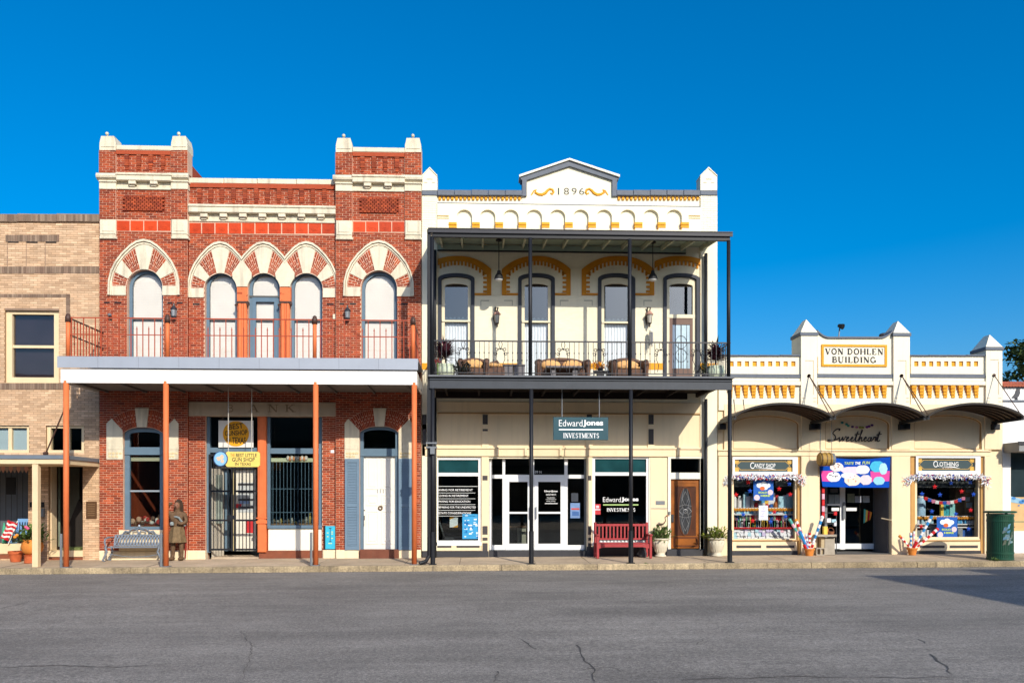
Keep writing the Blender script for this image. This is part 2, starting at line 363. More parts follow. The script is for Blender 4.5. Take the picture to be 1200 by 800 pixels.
# ------------------------------------------------------------------ setting: ground, road, pavement, kerb
def asphalt():
    m = bpy.data.materials.new('asphalt'); m.use_nodes = True; n = m.node_tree; L = n.links.new; b = n.nodes['Principled BSDF']
    geo = n.nodes.new('ShaderNodeNewGeometry')
    def nz(sc, det, rough=.5, mp=(1, 1, 1)):
        q = n.nodes.new('ShaderNodeMapping'); q.inputs['Scale'].default_value = mp; L(geo.outputs['Position'], q.inputs[0])
        t = n.nodes.new('ShaderNodeTexNoise'); t.inputs['Scale'].default_value = sc; t.inputs['Detail'].default_value = det; t.inputs['Roughness'].default_value = rough
        L(q.outputs[0], t.inputs['Vector']); return t.outputs['Fac']
    def rg(s_, lo, hi, a, c):
        r = n.nodes.new('ShaderNodeMapRange'); r.inputs['From Min'].default_value = lo; r.inputs['From Max'].default_value = hi; r.inputs['To Min'].default_value = a; r.inputs['To Max'].default_value = c
        L(s_, r.inputs['Value']); return r.outputs[0]
    cs = (0.218, 0.196, 0.170)
    for s_, lo, hi, a, c in ((nz(.7, 6, .6, (.16, 1.6, 1)), .3, .7, .84, 1.13), (nz(3.5, 4, .6, (.05, 1.2, 1)), .3, .7, .90, 1.08), (nz(.30, 5, .65, (.6, 1, 1)), .35, .65, .78, 1.18),
                             (nz(1.6, 6, .7, (1, 1, 1)), .3, .7, .90, 1.10), (nz(60, 2, .7), .3, .7, .60, 1.42), (nz(24, 3, .75), .34, .66, .66, 1.36), (nz(10, 2, .7), .3, .7, .90, 1.10), (nz(150, 2, .7), .35, .68, .66, 1.42)):
        x = n.nodes.new('ShaderNodeMix'); x.data_type = 'RGBA'; x.blend_type = 'MULTIPLY'; x.inputs['Factor'].default_value = 1
        if isinstance(cs, tuple): x.inputs['A'].default_value = (*cs, 1)
        else: L(cs, x.inputs['A'])
        L(rg(s_, lo, hi, a, c), x.inputs['B']); cs = x.outputs['Result']
    L(cs, b.inputs['Base Color']); b.inputs['Roughness'].default_value = .82; b.inputs['Specular IOR Level'].default_value = .35
    bp = n.nodes.new('ShaderNodeBump'); bp.inputs['Strength'].default_value = .7; bp.inputs['Distance'].default_value = .008
    L(nz(95, 4, .7), bp.inputs['Height']); L(bp.outputs[0], b.inputs['Normal']); return m
asph = asphalt()
concrete = M('pavement_concrete', A(200, 178, 150, .84), .9, .18, 1.3, .5, 70, .38, (.15, .125, .10), tone=.10, fine=.14)
kerb_mat = M('kerb_concrete', A(184, 164, 130, .74), .9, .38, 1.5, .6, 26, 1.0, (.12, .095, .07), tone=.14, fine=.35)
soil = M('dry_ground', (.20, .17, .12), .95, .2, .5)
def sheet(name, x0, x1, y0, y1, z, m, nx=24, ny=6, parent=None, kind='structure', fn=None):
    mb = MB(); vs = []; fs = []
    for j in range(ny + 1):
        for i in range(nx + 1):
            x, y = x0 + (x1 - x0) * i / nx, y0 + (y1 - y0) * j / ny
            vs.append((x, y, 0.004 * (x + 10.8) + z + (fn(x, y) if fn else 0)))
    for j in range(ny):
        for i in range(nx):
            k = j * (nx + 1) + i; fs.append((k, k + 1, k + nx + 2, k + nx + 1))
    mb.mesh(vs, fs); return obj(name, mb, m, parent, kind=kind)
KERB_Y = -2.45
sheet('ground', -600, 600, -500, 700, -3.2, soil, 8, 8)
sheet('lot_ground', -120, 120, -0.2, 60, -.12, soil, 12, 4)
road = sheet('road', -120, 120, -22.0, KERB_Y + .02, -.205, asph, 60, 30, fn=lambda x, y: .05 * (1 - ((y + 12) / 9.8) ** 2) + .008 * mnoise.noise((x * .35, y * .35, 3)))
sheet('far_pavement', -120, 120, -60, -22.0, -.06, concrete, 20, 4)
def rz(x, y): return 0.004 * (x + 10.8) - .205 + .05 * (1 - ((y + 12) / 9.8) ** 2) + .008 * mnoise.noise((x * .35, y * .35, 3))
crack_m = M('crack_tar', (.075, .068, .062), .85, .3, 9)
def crack(pts, wd=.02, name='crack'):
    g = []
    for (a, b) in pts:                                  # photograph pixel -> point on the road
        t = (CAMZ + .13) / (b - HOR); u = a - CX; g.append(((FPX * SN + u * CS) * t, (FPX * CS - u * SN) * t - DIST))
    fine = []
    for p, q in zip(g, g[1:]):
        m = max(2, int(math.dist(p, q) / .12))
        for k in range(m):
            f = k / m; fine.append((p[0] + (q[0] - p[0]) * f + random.uniform(-.025, .025), p[1] + (q[1] - p[1]) * f + random.uniform(-.03, .03)))
    fine.append(g[-1]); vs, fs = [], []
    for k, p in enumerate(fine):
        a, b = fine[max(k - 1, 0)], fine[min(k + 1, len(fine) - 1)]; d = Vector((b[0] - a[0], b[1] - a[1])).normalized()
        h = wd * random.uniform(.12, .42) * (1 - .7 * k / len(fine))
        for s_ in (-1, 1):
            x, y = p[0] - d.y * h * s_, p[1] + d.x * h * s_; vs.append((x, y, rz(x, y) + .005))
        if k: fs.append((2 * k - 2, 2 * k - 1, 2 * k + 1, 2 * k))
    mb = MB(); mb.mesh(vs, fs); obj(name, mb, crack_m, road, kind='stuff')
crack([(676, 757), (682, 765), (686, 776), (694, 783), (697, 800)], .05); crack([(611, 751), (620, 757), (629, 762)], .035)
crack([(0, 781), (70, 779), (140, 781), (220, 777), (280, 778)], .035); crack([(690, 785), (715, 783), (735, 791), (760, 789)], .028)
crack([(800, 798), (930, 795), (1060, 797), (1200, 795)], .04); crack([(1093, 770), (1100, 778), (1108, 783), (1116, 793)], .05)
crack([(1075, 752), (1083, 755), (1084, 757)], .04); crack([(0, 712), (25, 706), (52, 698)], .03); crack([(283, 740), (296, 758), (292, 775), (285, 795)], .02)
crack([(585, 787), (578, 800)], .03); crack([(818, 757), (826, 750), (840, 748)], .02); crack([(1000, 745), (1060, 742), (1120, 748), (1180, 742)], .018)
def strip_root(name):                                   # pavement made of separately cast slabs
    mb = MB(); vs = []
    for x in (-60, 60):
        vs += [(x, KERB_Y + .05, G(x) - .30), (x, .02, G(x) - .12), (x, .02, G(x) - .03), (x, KERB_Y + .05, G(x) - .085)]
    mb.mesh(vs, [(0, 4, 5, 1), (3, 2, 6, 7), (0, 3, 7, 4)]); return obj(name, mb, M('joint_dirt', (.09, .075, .055), .95, .2, 6), None, kind='structure')
walk = strip_root('sidewalk'); xs = -20.0; k = 0
while xs < 22:
    wd = random.choice((1.5, 1.8, 2.1, 2.4, 2.7)); mb = MB(); mb.tone = random.random(); a, b = xs + .006, xs + wd - .006
    split = random.random() < .35
    for (ya, yb) in (((KERB_Y + .16, -.0),) if not split else ((KERB_Y + .16, -1.22), (-1.208, -.0))):
        mb2 = MB(); mb2.tone = random.random(); dz = random.uniform(-.004, .003); vs = []
        n_ = 4
        for j in range(n_ + 1):
            for i in range(n_ + 1):
                x, y = a + (b - a) * i / n_, ya + (yb - ya) * j / n_
                e = .006 if i in (0, n_) or j in (0, n_) else 0
                vs.append((x, y, G(x, y) + dz - e + random.uniform(-.002, .002)))
        mb2.mesh(vs, [(j * 5 + i, j * 5 + i + 1, j * 5 + i + 6, j * 5 + i + 5) for j in range(4) for i in range(4)])
        obj('slab', mb2, concrete, walk)
    xs += wd
kerb = thing('kerb', 'weathered pale concrete kerb along the whole pavement edge', 'kerb'); kerb['kind'] = 'structure'; del kerb['category'], kerb['label']
xs = -24.0
while xs < 26:
    wd = random.uniform(2.6, 3.4); mb = MB(); mb.tone = random.random(); n_ = 8; vs = []
    a, b = xs + .006, xs + wd - .006
    for i in range(n_ + 1):
        x = a + (b - a) * i / n_; q = lambda: random.uniform(-.007, .007); zt = G(x, KERB_Y) + .008
        vs += [(x, KERB_Y - .012 + q(), zt - .30), (x, KERB_Y + q(), zt - .03 + q() * .6), (x, KERB_Y + .03 + q(), zt + q() * .3), (x, KERB_Y + .15, zt), (x, KERB_Y + .15, zt - .3)]
    fs = [(i * 5 + j, (i + 1) * 5 + j, (i + 1) * 5 + j + 1, i * 5 + j + 1) for i in range(n_) for j in range(4)]
    fs += [(0, 1, 2, 3, 4), tuple(n_ * 5 + j for j in (4, 3, 2, 1, 0))]
    mb.mesh(vs, fs); obj('kerb_stone', mb, kerb_mat, kerb); xs += wd
mb = MB(); random.seed(5)
for k in range(2600):                                    # grit gathered in the gutter
    x = random.uniform(-16, 19); y = KERB_Y - .02 - abs(random.gauss(0, .07)); s_ = random.uniform(.004, .014)
    mb.tone = random.random(); z = rz(x, y); mb.mesh([(x - s_, y - s_, z), (x + s_, y - s_ * .5, z), (x, y + s_, z), (x, y, z + s_ * .9)], [(0, 1, 3), (1, 2, 3), (2, 0, 3)])
obj('gutter_grit', mb, M('grit', (.13, .11, .085), .95, .2, 9, tone=.6), None, kind='stuff')
# ------------------------------------------------------------------ the other side of the street: its corner throws the shade on the road at right
def plain_block(name, label, x0, x1, y0, y1, h, col, par=None, floors=2, nwin=6):
    t = thing(name, label, 'building', ((x0 + x1) / 2, (y0 + y1) / 2, 0)); bm_ = M('rear_' + name + label[:6], col, .85, .1, 1, .2, 20)
    b = MB(); b.box(x0, x1, y0, y1, -.4, h); obj('wall', b, bm_, t)
    if par: b = MB(); b.box(par, x1, y0, y1 + .004, h + .002, h + .95); obj('raised_parapet', b, bm_, t)
    b = MB(); b.cbox(x0 + .02, x1 - .02, y1, y1 + .012, h - .9, h - .3, .004); obj('frieze', b, cream_paint, t)
    wd = (x1 - x0) / nwin
    for f in range(floors):
        for k in range(nwin):
            cx = x0 + (k + .5) * wd; z0 = .8 + f * h / floors * .95; b = MB(); b.box(cx - wd * .28, cx + wd * .28, y1, y1 + .01, z0, z0 + h / floors * .55)
            o = obj('window', b, M('rear_glass', (.02, .025, .03), .1, 0, spec=.6), t)
    return t
plain_block('shop_block', 'tall plain brown block across the street casting the shade on the road', 17.9, 44, -42, -24.7, 12.1, (.22, .15, .11), par=21.9)
plain_block('reflection_block', 'long tan block across the street seen only in the window glass', -70, 60, -72, -58, 14.0, (.06, .055, .045))  # added out of view to keep sky glow out of the shop windows
bark = M('bark', (.11, .08, .055), .95, .2, 8, .4, 30)
leaf_m = M('leaf_green', (.055, .085, .024), .7, .15, 1.5, tone=.45, col2=(.10, .135, .035), spec=.25)
def tree(x, y, h, r, label, nleaf=2600, size=.34, z0=0.0, seed=1, group=None):
    rd = random.Random(seed); t = thing('broadleaf_tree', label, 'tree', (x, y, z0), group); b = MB()
    b.tube([(x, y, z0), (x + .1, y, z0 + h * .25), (x - .05, y + .1, z0 + h * .5)], [h * .035, h * .027, h * .018], 8); br = []
    for k in range(9):
        a = rd.uniform(0, 6.28); e = (x + math.cos(a) * r * rd.uniform(.4, .8), y + math.sin(a) * r * rd.uniform(.4, .8), z0 + h * rd.uniform(.55, .9))
        s_ = (x, y, z0 + h * rd.uniform(.28, .48)); m = tuple((p + q) / 2 + rd.uniform(-.3, .3) for p, q in zip(s_, e)); b.tube([s_, m, e], [h * .014, h * .009, h * .004], 5); br.append(e)
    obj('trunk', b, bark, t); b = MB(); cl = [(e, rd.uniform(.28, .45) * r) for e in br] + [((x + rd.gauss(0, .35) * r, y + rd.gauss(0, .35) * r, z0 + h * rd.uniform(.5, .98)), rd.uniform(.2, .4) * r) for _ in range(14)]
    for k in range(nleaf):
        c, q = rd.choice(cl); d = Vector((rd.gauss(0, 1), rd.gauss(0, 1), rd.gauss(0, 1))).normalized(); p = Vector(c) + d * q * rd.uniform(.55, 1.05)
        b.tone = rd.random(); b.leaf(p, (rd.gauss(0, 1), rd.gauss(0, 1), rd.gauss(0, .6) - .2), (0, 0, 1), size * rd.uniform(.6, 1.3), size * rd.uniform(.4, .7))
    obj('crown', b, leaf_m, t); return t
tree(-8, -46, 10, 4.5, 'round green tree across the street before the tan block', 1500, .5, 0, 3)
# ------------------------------------------------------------------ red brick building with arched windows and an iron gallery
TW = -.12                                               # towers stand proud of the centre bay
red_brick = M('red_brick', A(184, 84, 47, .78), .85, .10, 3, .25, 90, .16, (.055, .03, .025), tone=.26, col2=A(146, 62, 40, .76), fine=.10)
red_mortar = M('pink_mortar', A(226, 184, 156, .85), .95, .12, 5)
tile_mat = M('terracotta_tile', A(206, 66, 14, .86), .6, .14, 9, .3, 50, .2, (.15, .03, .01), tone=.22)
shade_white = M('window_shade', A(246, 240, 230, .86), .7, .05, 2, .05, 20)
iron_brown = M('iron_cap', (.07, .035, .025), .5, .2, 20)
rb = thing('red_brick_building', 'two storey red brick building with twin towers and striped arches over tall windows', 'building', (X(305), 0, 0))
gL, gR = X(116.5, TW), X(493.5, TW)
xl0, xl1, xr0, xr1 = X(116.5, TW), X(219.5, TW), X(393.5, TW), X(493.5, TW)
Zt = lambda py, px=305, y=0.0: Z(py, px, y)
topT_l, topT_r = Z(176, 168, TW), Z(178.5, 443, TW)
# openings
def win_hole(px0, px1, ptop, spring, y, bot=432): return pxhole(px0, ptop, px1, bot, y, spring)
hL = win_hole(149, 191, 315.5, 336.5, TW); hR = win_hole(423.4, 465.4, 317, 338, TW)
hC = [win_hole(240, 277.6, 317, 337, 0), win_hole(290.6, 327.8, 317, 337, 0), win_hole(340.2, 377.8, 317, 337, 0)]
gWL = pxhole(144.5, 500, 191.5, 620.5, TW, 507); gDR = pxhole(421.5, 499, 467, 656, TW, 506)
gS = pxhole(241, 487.7, 377.5, 660, 0); gS.z0 = -.1; gDR.z0 = -.1
zb = -.35
def wallpiece(x0, x1, z0, z1, y, holes, back=.34):
    b = MB(); b.prism([(x0, z0), (x1, z0), (x1, z1), (x0, z1)], y, y + back, [h.pts() for h in holes]); return b
for (a, b_, y, zt, hs_) in ((xl0, xl1, TW, topT_l, [hL, gWL]), (xr0, xr1, TW, topT_r, [hR, gDR])):
    obj('wall', wallpiece(a, b_, -.3, zt, y, hs_, .42), red_mortar, rb)
cz1 = Z(214.5, 305)
obj('wall', wallpiece(xl1 + .001, xr0 - .001, -.3, cz1, 0, hC + [Hole(gS.cx, gS.hw, -.25, gS.zs)]), red_mortar, rb)
mb = MB(); g0 = Z(644.5, 150, TW)
skL = [hL, gWL]; skR = [hR, gDR]
# tower fields set slightly back between the piers above the arches
for (a, b_, y, zt, hs_, px) in ((xl0, xl1, TW, topT_l, skL, 168), (xr0, xr1, TW, topT_r, skR, 443)):
    bricks(mb, a, b_, g0, zt, y, hs_)
bricks(mb, xl1, xr0, Z(644.5, 305), cz1, 0, hC + [gS])
obj('brick', mb, red_brick, rb, kind='stuff')
mb = MB()                                               # sides of the towers and of the whole block
for (xx, zt, s_) in ((xl1, topT_l, 1), (xr0, topT_r, -1)):
    z = g0
    while z < zt - .03: mb.tone = random.random(); mb.box(min(xx, xx + s_ * .008), max(xx, xx + s_ * .008), TW + .006, .24, z + .006, z + .0617); z += .0677
obj('return_brick', mb, red_brick, rb, kind='stuff')
mb = MB(); mb.box(gL + .01, gR - .01, .36, 13, cz1 - .9, cz1 - .6); obj('roof', mb, slate_paint, rb)
mb = MB(); mb.box(gL + .005, gL + .3, .305, 13, -.3, cz1 - .3); mb.box(gR - .3, gR - .005, .305, 13, -.3, cz1 - .3); mb.box(gL + .3, gR - .3, 12.7, 13, -.3, cz1 - .3)
obj('side_wall', mb, red_brick, rb)
for (xx0, xx1, zt) in ((xl0, xl1, topT_l), (xr0, xr1, topT_r)):
    mb = MB(); mb.box(xx0 + .02, xx1 - .02, .301, 2.4, cz1 - .95, zt - .25); obj('tower_back', mb, red_brick, rb)
# stone trim of a tower
def rib(c, t_, bt, y):                                  # corbelled rib of stacked headers, the lower third set back
    mb = MB(); n = 7
    for k in range(n):
        a, w_, pr = t_ + (bt - t_) * k / n, (2.5 if k < 5 else 1.9), (.05 if k < 5 else .032); mb.tone = random.random(); pbox(mb, c - w_, a + .2, c + w_, a + (bt - t_) / n - .2, y - pr, y - .001)
    o = obj('corbel_rib', mb, red_brick, rb); mb = MB(); pbox(mb, c - 2.2, t_, c + 2.2, t_ + (bt - t_) * .7, y - .038, y - .002); obj('rib_mortar', mb, red_mortar, o)
def tower(px0, px1, dy, sgn):
    pw = 19.0; y = TW; P1, P2 = (px0, px0 + pw), (px1 - pw, px1)
    for (a, b_) in (P1, P2):
        pm = (a + b_) / 2; pts = PP([(a, 176 + dy), (b_, 176 + dy), (b_, 168 + dy), (b_ - 2, 159.5 + dy), (a + 2, 159.5 + dy), (a, 168 + dy)], y - .07)
        mb = MB(); mb.prism(pts, y - .07, y + .42)
        gp = PP([(a + 1.5, 172 + dy), (b_ - 1.5, 172 + dy), (pm, 158.5 + dy)], y - .085); mb.prism(gp, y - .085, y - .06)
        cc = PT(pm, 157.5 + dy, y - .02); mb.ball((cc[0], y - .05, cc[1]), (.05, .05, .055), 10, 6); obj('pier_cap', mb, cream_stone, rb)
        mb = MB(); pbox(mb, a - .6, 176.3 + dy, b_ + .4, 202.3 + dy, y - .05, y + .35); obj('pier', mb, red_mortar, rb)
        x0, x1, z0, z1 = RB(a - .6, 176.3 + dy, b_ + .4, 202.3 + dy, y - .05); mb = MB(); bricks(mb, x0, x1, z0, z1, y - .05, ph=x0); obj('brick', mb, red_brick, rb, kind='stuff')
        mb = MB(); zz = [Z(v + dy, pm, y - .1) for v in (211, 208.5, 206, 203.5, 202)]; x0, x1 = X(a - 3.2, y - .1), X(b_ + 1.6, y - .1)
        prof = [(.05, zz[0]), (.15, zz[1]), (.17, zz[2]), (.14, zz[3]), (.05, zz[4])]
        vs = [(xx, y - q, zc) for xx in (x0, x1) for q, zc in prof]; mb.mesh(vs, [(k, k + 5, k + 6, k + 1) for k in range(4)] + [(0, 1, 2, 3, 4), (9, 8, 7, 6, 5), (4, 9, 5, 0)]); obj('cornice_roll', mb, cream_stone, rb)
        mb = MB(); pbox(mb, a - .6, 213 + dy, b_ + .4, 221.6 + dy, y - .08, y + .1, .01); pbox(mb, a - 1.2, 211 + dy, b_ + 1, 213 + dy, y - .12, y + .1, .01); obj('pier_block', mb, cream_stone, rb)
        mb = MB(); pbox(mb, a - .2, 222.2 + dy * .9, b_ + .2, 256.8 + dy * .6, y - .045, y + .1); obj('pier', mb, red_mortar, rb)
        x0, x1, z0, z1 = RB(a - .2, 222.2 + dy * .9, b_ + .2, 256.8 + dy * .6, y - .045); mb = MB(); bricks(mb, x0, x1, z0, z1, y - .045, ph=x0); obj('brick', mb, red_brick, rb, kind='stuff')
        mb = MB(); pbox(mb, a, 257 + dy * .5, b_, 274.5 + dy * .5, y - .08, y + .1, .02); pbox(mb, a + .3, 274.5 + dy * .5, b_, 277 + dy * .5, y - .055, y + .1, .01); pbox(mb, a - .3, 277 + dy * .5, b_ + 1, 279.6 + dy * .4, y - .075, y + .1, .015)
        pbox(mb, a + 3, 260 + dy * .5, b_ - 3, 271 + dy * .5, y - .092, y - .07, .01); obj('corbel_stone', mb, cream_stone, rb)
    a, b_ = px0 + pw, px1 - pw
    mb = MB(); pbox(mb, a + .3, 170.3 + dy, b_ - .3, 176 + dy, y - .06, y + .42, .02); obj('coping', mb, cream_stone, rb)
    n = 4; stp = (b_ - a) / (n + .6)
    for k in range(n):                                  # corbelled brick ribs under the coping
        c = a + stp * (k + .9); 
        rib(c, 181.5 + dy, 199 + dy, y)
    mb = MB(); pbox(mb, a, 176.4 + dy, b_, 181 + dy, y - .05, y - .002); obj('corbel_course', mb, red_brick, rb)
    mb = MB(); pbox(mb, a - .5, 202.2 + dy, b_ + .5, 205 + dy, y - .20, y + .1, .015); pbox(mb, a + .2, 205.2 + dy, b_ - .2, 211.3 + dy, y - .17, y + .1, .015); obj('cornice', mb, cream_stone, rb)
    mb = MB(); pbox(mb, a, 211.5 + dy, b_, 219 + dy, y - .02, y + .1); pbox(mb, a, 219 + dy, b_, 222 + dy, y - .05, y + .1, .01); obj('frieze', mb, cream_stone, rb)
    for f in (.29, .68):
        c = a + (b_ - a) * f; mb = MB(); pbox(mb, c - 4.3, 211.6 + dy, c + 4.3, 215.5 + dy, y - .15, y - .01, .01); pbox(mb, c - 3.3, 215.5 + dy, c + 3.3, 218.5 + dy, y - .09, y - .01, .01); obj('bracket', mb, cream_stone, rb)
    # lattice panel of set-out headers
    mb = MB(); x0, x1, z0, z1 = RB(a + 10, 230 + dy, b_ - 8, 247.5 + dy, y)
    hd = MB(); hd.box(x0 - .02, x1 + .02, y - .004, y + .02, z0 - .02, z1 + .02)
    nr, nc = 8, 10
    for r_ in range(nr):
        for c_ in range(nc):
            cx = x0 + (c_ + (.75 if r_ % 2 else .25)) * (x1 - x0) / nc; cz = z0 + (r_ + .5) * (z1 - z0) / nr; mb.tone = random.random()
            dd = (x1 - x0) / nc * .40; hh = (z1 - z0) / nr * .46
            mb.box(cx - dd, cx + dd, y - .055, y - .002, cz - hh, cz + hh)
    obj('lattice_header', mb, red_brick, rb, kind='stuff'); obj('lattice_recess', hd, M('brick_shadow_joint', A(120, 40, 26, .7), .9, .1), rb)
    mb = MB(); pbox(mb, a, 257.6 + dy * .5, b_, 271.5 + dy * .5, y - .012, y + .01); obj('tile_bed', mb, red_mortar, rb)
    for k in range(4):
        tw_ = (b_ - a - 1) / 4; mb = MB(); mb.tone = random.random(); pbox(mb, a + .8 + k * tw_ + .5, 258.5 + dy * .5, a + .8 + (k + 1) * tw_ - .5, 270.6 + dy * .5, y - .02, y + .01, .008); tile_boss(mb, a + .8 + (k + .5) * tw_, 264.5 + dy * .5, y - .02)
        obj('tile', mb, tile_mat, rb)
def tile_boss(mb, px, py, y):
    x, z = PT(px, py, y); i0 = 8
    for (r0, hgt) in ((.11, .008), (.06, .016)):
        mb.prism([(x + r0 * math.cos(math.pi * k / 6 * 1), z + r0 * .8 * math.sin(math.pi * k / 6)) for k in range(12)], y - hgt, y)
tower(116.5, 219.5, 0, 1); tower(393.5, 493.5, 2.3, -1)
# centre bay trim
n = 11; a, b_ = 220.5, 393
mb = MB()
for (pa, pb) in ((220, 262), (262, 301), (301, 347), (347, 393)):
    mb = MB(); pbox(mb, pa + .2, 208.3 + (pa - 220) * .012, pb - .2, 214.8 + (pa - 220) * .012, -.06, .36, .02); obj('coping', mb, cream_stone, rb)
mb = MB(); pbox(mb, a, 215, b_, 220.5, -.05, -.002); obj('corbel_course', mb, red_brick, rb)
for k in range(12):
    c = a + 13 + k * (b_ - a - 26) / 11; rib(c, 220.8, 238, 0)
mb = MB(); pbox(mb, a - .5, 239.8, b_, 242.8, -.20, .1, .015); pbox(mb, a, 243, b_, 249.5, -.17, .1, .015); obj('cornice', mb, cream_stone, rb)
mb = MB(); pbox(mb, a, 249.7, b_, 257.5, -.02, .1); pbox(mb, a, 257.5, b_, 260.3, -.05, .1, .01); obj('frieze', mb, cream_stone, rb)
for k in range(7):
    c = 238.5 + k * 22.9; mb = MB(); pbox(mb, c - 4.2, 250, c + 4.2, 254, -.15, -.01, .01); pbox(mb, c - 3.2, 254, c + 3.2, 257.2, -.09, -.01, .01); obj('bracket', mb, cream_stone, rb)
mb = MB(); pbox(mb, a, 260.4, b_, 274.6, -.012, .01); obj('tile_bed', mb, red_mortar, rb)
for k in range(11):
    tw_ = (b_ - a - .5) / 11; mb = MB(); mb.tone = random.random(); pbox(mb, a + k * tw_ + .6, 261.3, a + (k + 1) * tw_ - .6, 273.8, -.02, .01, .008); tile_boss(mb, a + (k + .5) * tw_, 267.5, -.02); obj('tile', mb, tile_mat, rb)
# striped pointed arches
OUT = [(-41.5, 346), (-41, 329), (-38.2, 317.7), (-32.8, 306.8), (-25.2, 297), (-15.8, 288), (-8.2, 283.2), (0, 281.4)]
def clipx(poly, xm, left):
    o = []
    for k in range(len(poly)):
        p, q = poly[k], poly[(k + 1) % len(poly)]; ip, iq = (p[0] <= xm) == left or p[0] == xm, (q[0] <= xm) == left or q[0] == xm
        if ip: o.append(p)
        if ip != iq: f = (xm - p[0]) / (q[0] - p[0]); o.append((xm, p[1] + f * (q[1] - p[1])))
    return o
def striped_arch(cx, ri, dy, ks, y, lo=-1e9, hi=1e9, y_out=None, springL=True, springR=True):
    cyc = 337 + dy
    outl = [(cx + d * ks, v + dy) for d, v in OUT] + [(cx - d * ks, v + dy) for d, v in OUT[-2::-1]]
    def hit(ang, sc=.905):                              # along the angle from the vertical, meet the (inner) outline
        dx, dz = math.sin(R(ang)), -math.cos(R(ang)); best = None
        for p, q in zip(outl, outl[1:]):
            p = (cx + (p[0] - cx) * sc, cyc + (p[1] - cyc) * sc + (0 if p[1] < cyc else 0)); q = (cx + (q[0] - cx) * sc, cyc + (q[1] - cyc) * sc)
            ex, ez = q[0] - p[0], q[1] - p[1]; den = dx * ez - dz * ex
            if abs(den) < 1e-9: continue
            t = ((p[0] - cx) * ez - (p[1] - cyc) * ex) / den; s_ = ((p[0] - cx) * dz - (p[1] - cyc) * dx) / den
            if t > 0 and -1e-6 <= s_ <= 1 + 1e-6: best = t if best is None else min(best, t)
        return best or 40
    def pol(ang, r): return (cx + r * math.sin(R(ang)), cyc - r * math.cos(R(ang)))
    def add(name, poly, y0, m, kind=None):
        poly = clipx(clipx(poly, hi, True), lo, False)
        if len(poly) < 3: return
        mb = MB(); mb.tone = random.random(); mb.prism(PP(poly, y), y0, y + .05); obj(name, mb, m, rb, kind=kind)
    def wedge(a0, a1, r0f=0, r1f=1, g=0.25):
        n_ = 4; pa = []
        for k in range(n_ + 1):
            a_ = a0 + (a1 - a0) * k / n_; pa.append(pol(a_, ri + (hit(a_) - ri) * r0f))
        for k in range(n_, -1, -1):
            a_ = a0 + (a1 - a0) * k / n_; pa.append(pol(a_, ri + (hit(a_) - ri) * r1f))
        return pa
    add('keystone', wedge(-12.8, 12.8), y - .035, cream_stone)
    for s_ in (-1, 1):
        if (s_ < 0 and springL) or (s_ > 0 and springR):
            add('voussoir', wedge(*sorted((s_ * 39.5, s_ * 62))), y - .033, cream_stone)
            d0, d1 = (ri, 37.6 * ks); q = [(cx + s_ * d0, 335.2 + dy), (cx + s_ * d1, 335.2 + dy), (cx + s_ * d1, 346 + dy), (cx + s_ * d0, 346 + dy)]
            add('springer', q if s_ > 0 else q[::-1], y - .033, cream_stone)
        bm_ = MB()
        for (a0, a1, nb) in ((13.3, 39.0, 7), (62.5, 89.5, 5)):
            if a0 > 60 and not ((s_ < 0 and springL) or (s_ > 0 and springR)): continue
            for k in range(nb):
                b0, b1 = a0 + (a1 - a0) * (k + .13) / nb, a0 + (a1 - a0) * (k + .87) / nb; cut = (.02, .48, .98) if k % 2 else (.02, .28, .70, .98)
                for f0, f1 in zip(cut, cut[1:]):
                    pl = clipx(clipx(wedge(*sorted((s_ * b0, s_ * b1)), r0f=f0 + .02, r1f=f1 - .02), hi, True), lo, False)
                    if len(pl) > 2: bm_.tone = random.random(); bm_.prism(PP(pl, y), y - .024, y + .01)
        obj('arch_brick', bm_, red_brick, rb, kind='stuff')
        mj = MB(); pl = []
        for (a0, a1) in ((13, 39.3), (62.2, 89.8)):
            if a0 > 60 and not ((s_ < 0 and springL) or (s_ > 0 and springR)): continue
            mj.prism(PP(clipx(clipx(wedge(*sorted((s_ * a0, s_ * a1))), hi, True), lo, False), y), y - .014, y + .012)
        obj('arch_mortar', mj, M('pale_arch_mortar', A(240, 206, 180), .95, .1, 6), rb)
    # hood mould: two stepped ribs following the pointed outline
    for (s0, s1, pr) in ((.915, .955, .045), (.965, 1.01, .085)):
        for side in (0, 1):
            ol = outl[:8] if side == 0 else outl[7:]
            sc = lambda p, k: (cx + (p[0] - cx) * k, cyc + (p[1] - cyc) * (k if p[1] < cyc else 1))
            pl = [sc(p, s1) for p in ol] + [sc(p, s0) for p in ol[::-1]]
            if side == 1: pass
            add('hood_mould', pl, y - pr, cream_stone)
striped_arch(169.3, 21.3, 0, 1.0, TW); striped_arch(444.0, 21.3, 1.3, .985, TW)
for k, c in enumerate((258.6, 309.2, 359.2)):
    striped_arch(c, 19.4, 2.6, .915, 0, lo=(-1e9, 283.9, 334.2)[k], hi=(283.9, 334.2, 1e9)[k], springL=(k == 0), springR=(k == 2))
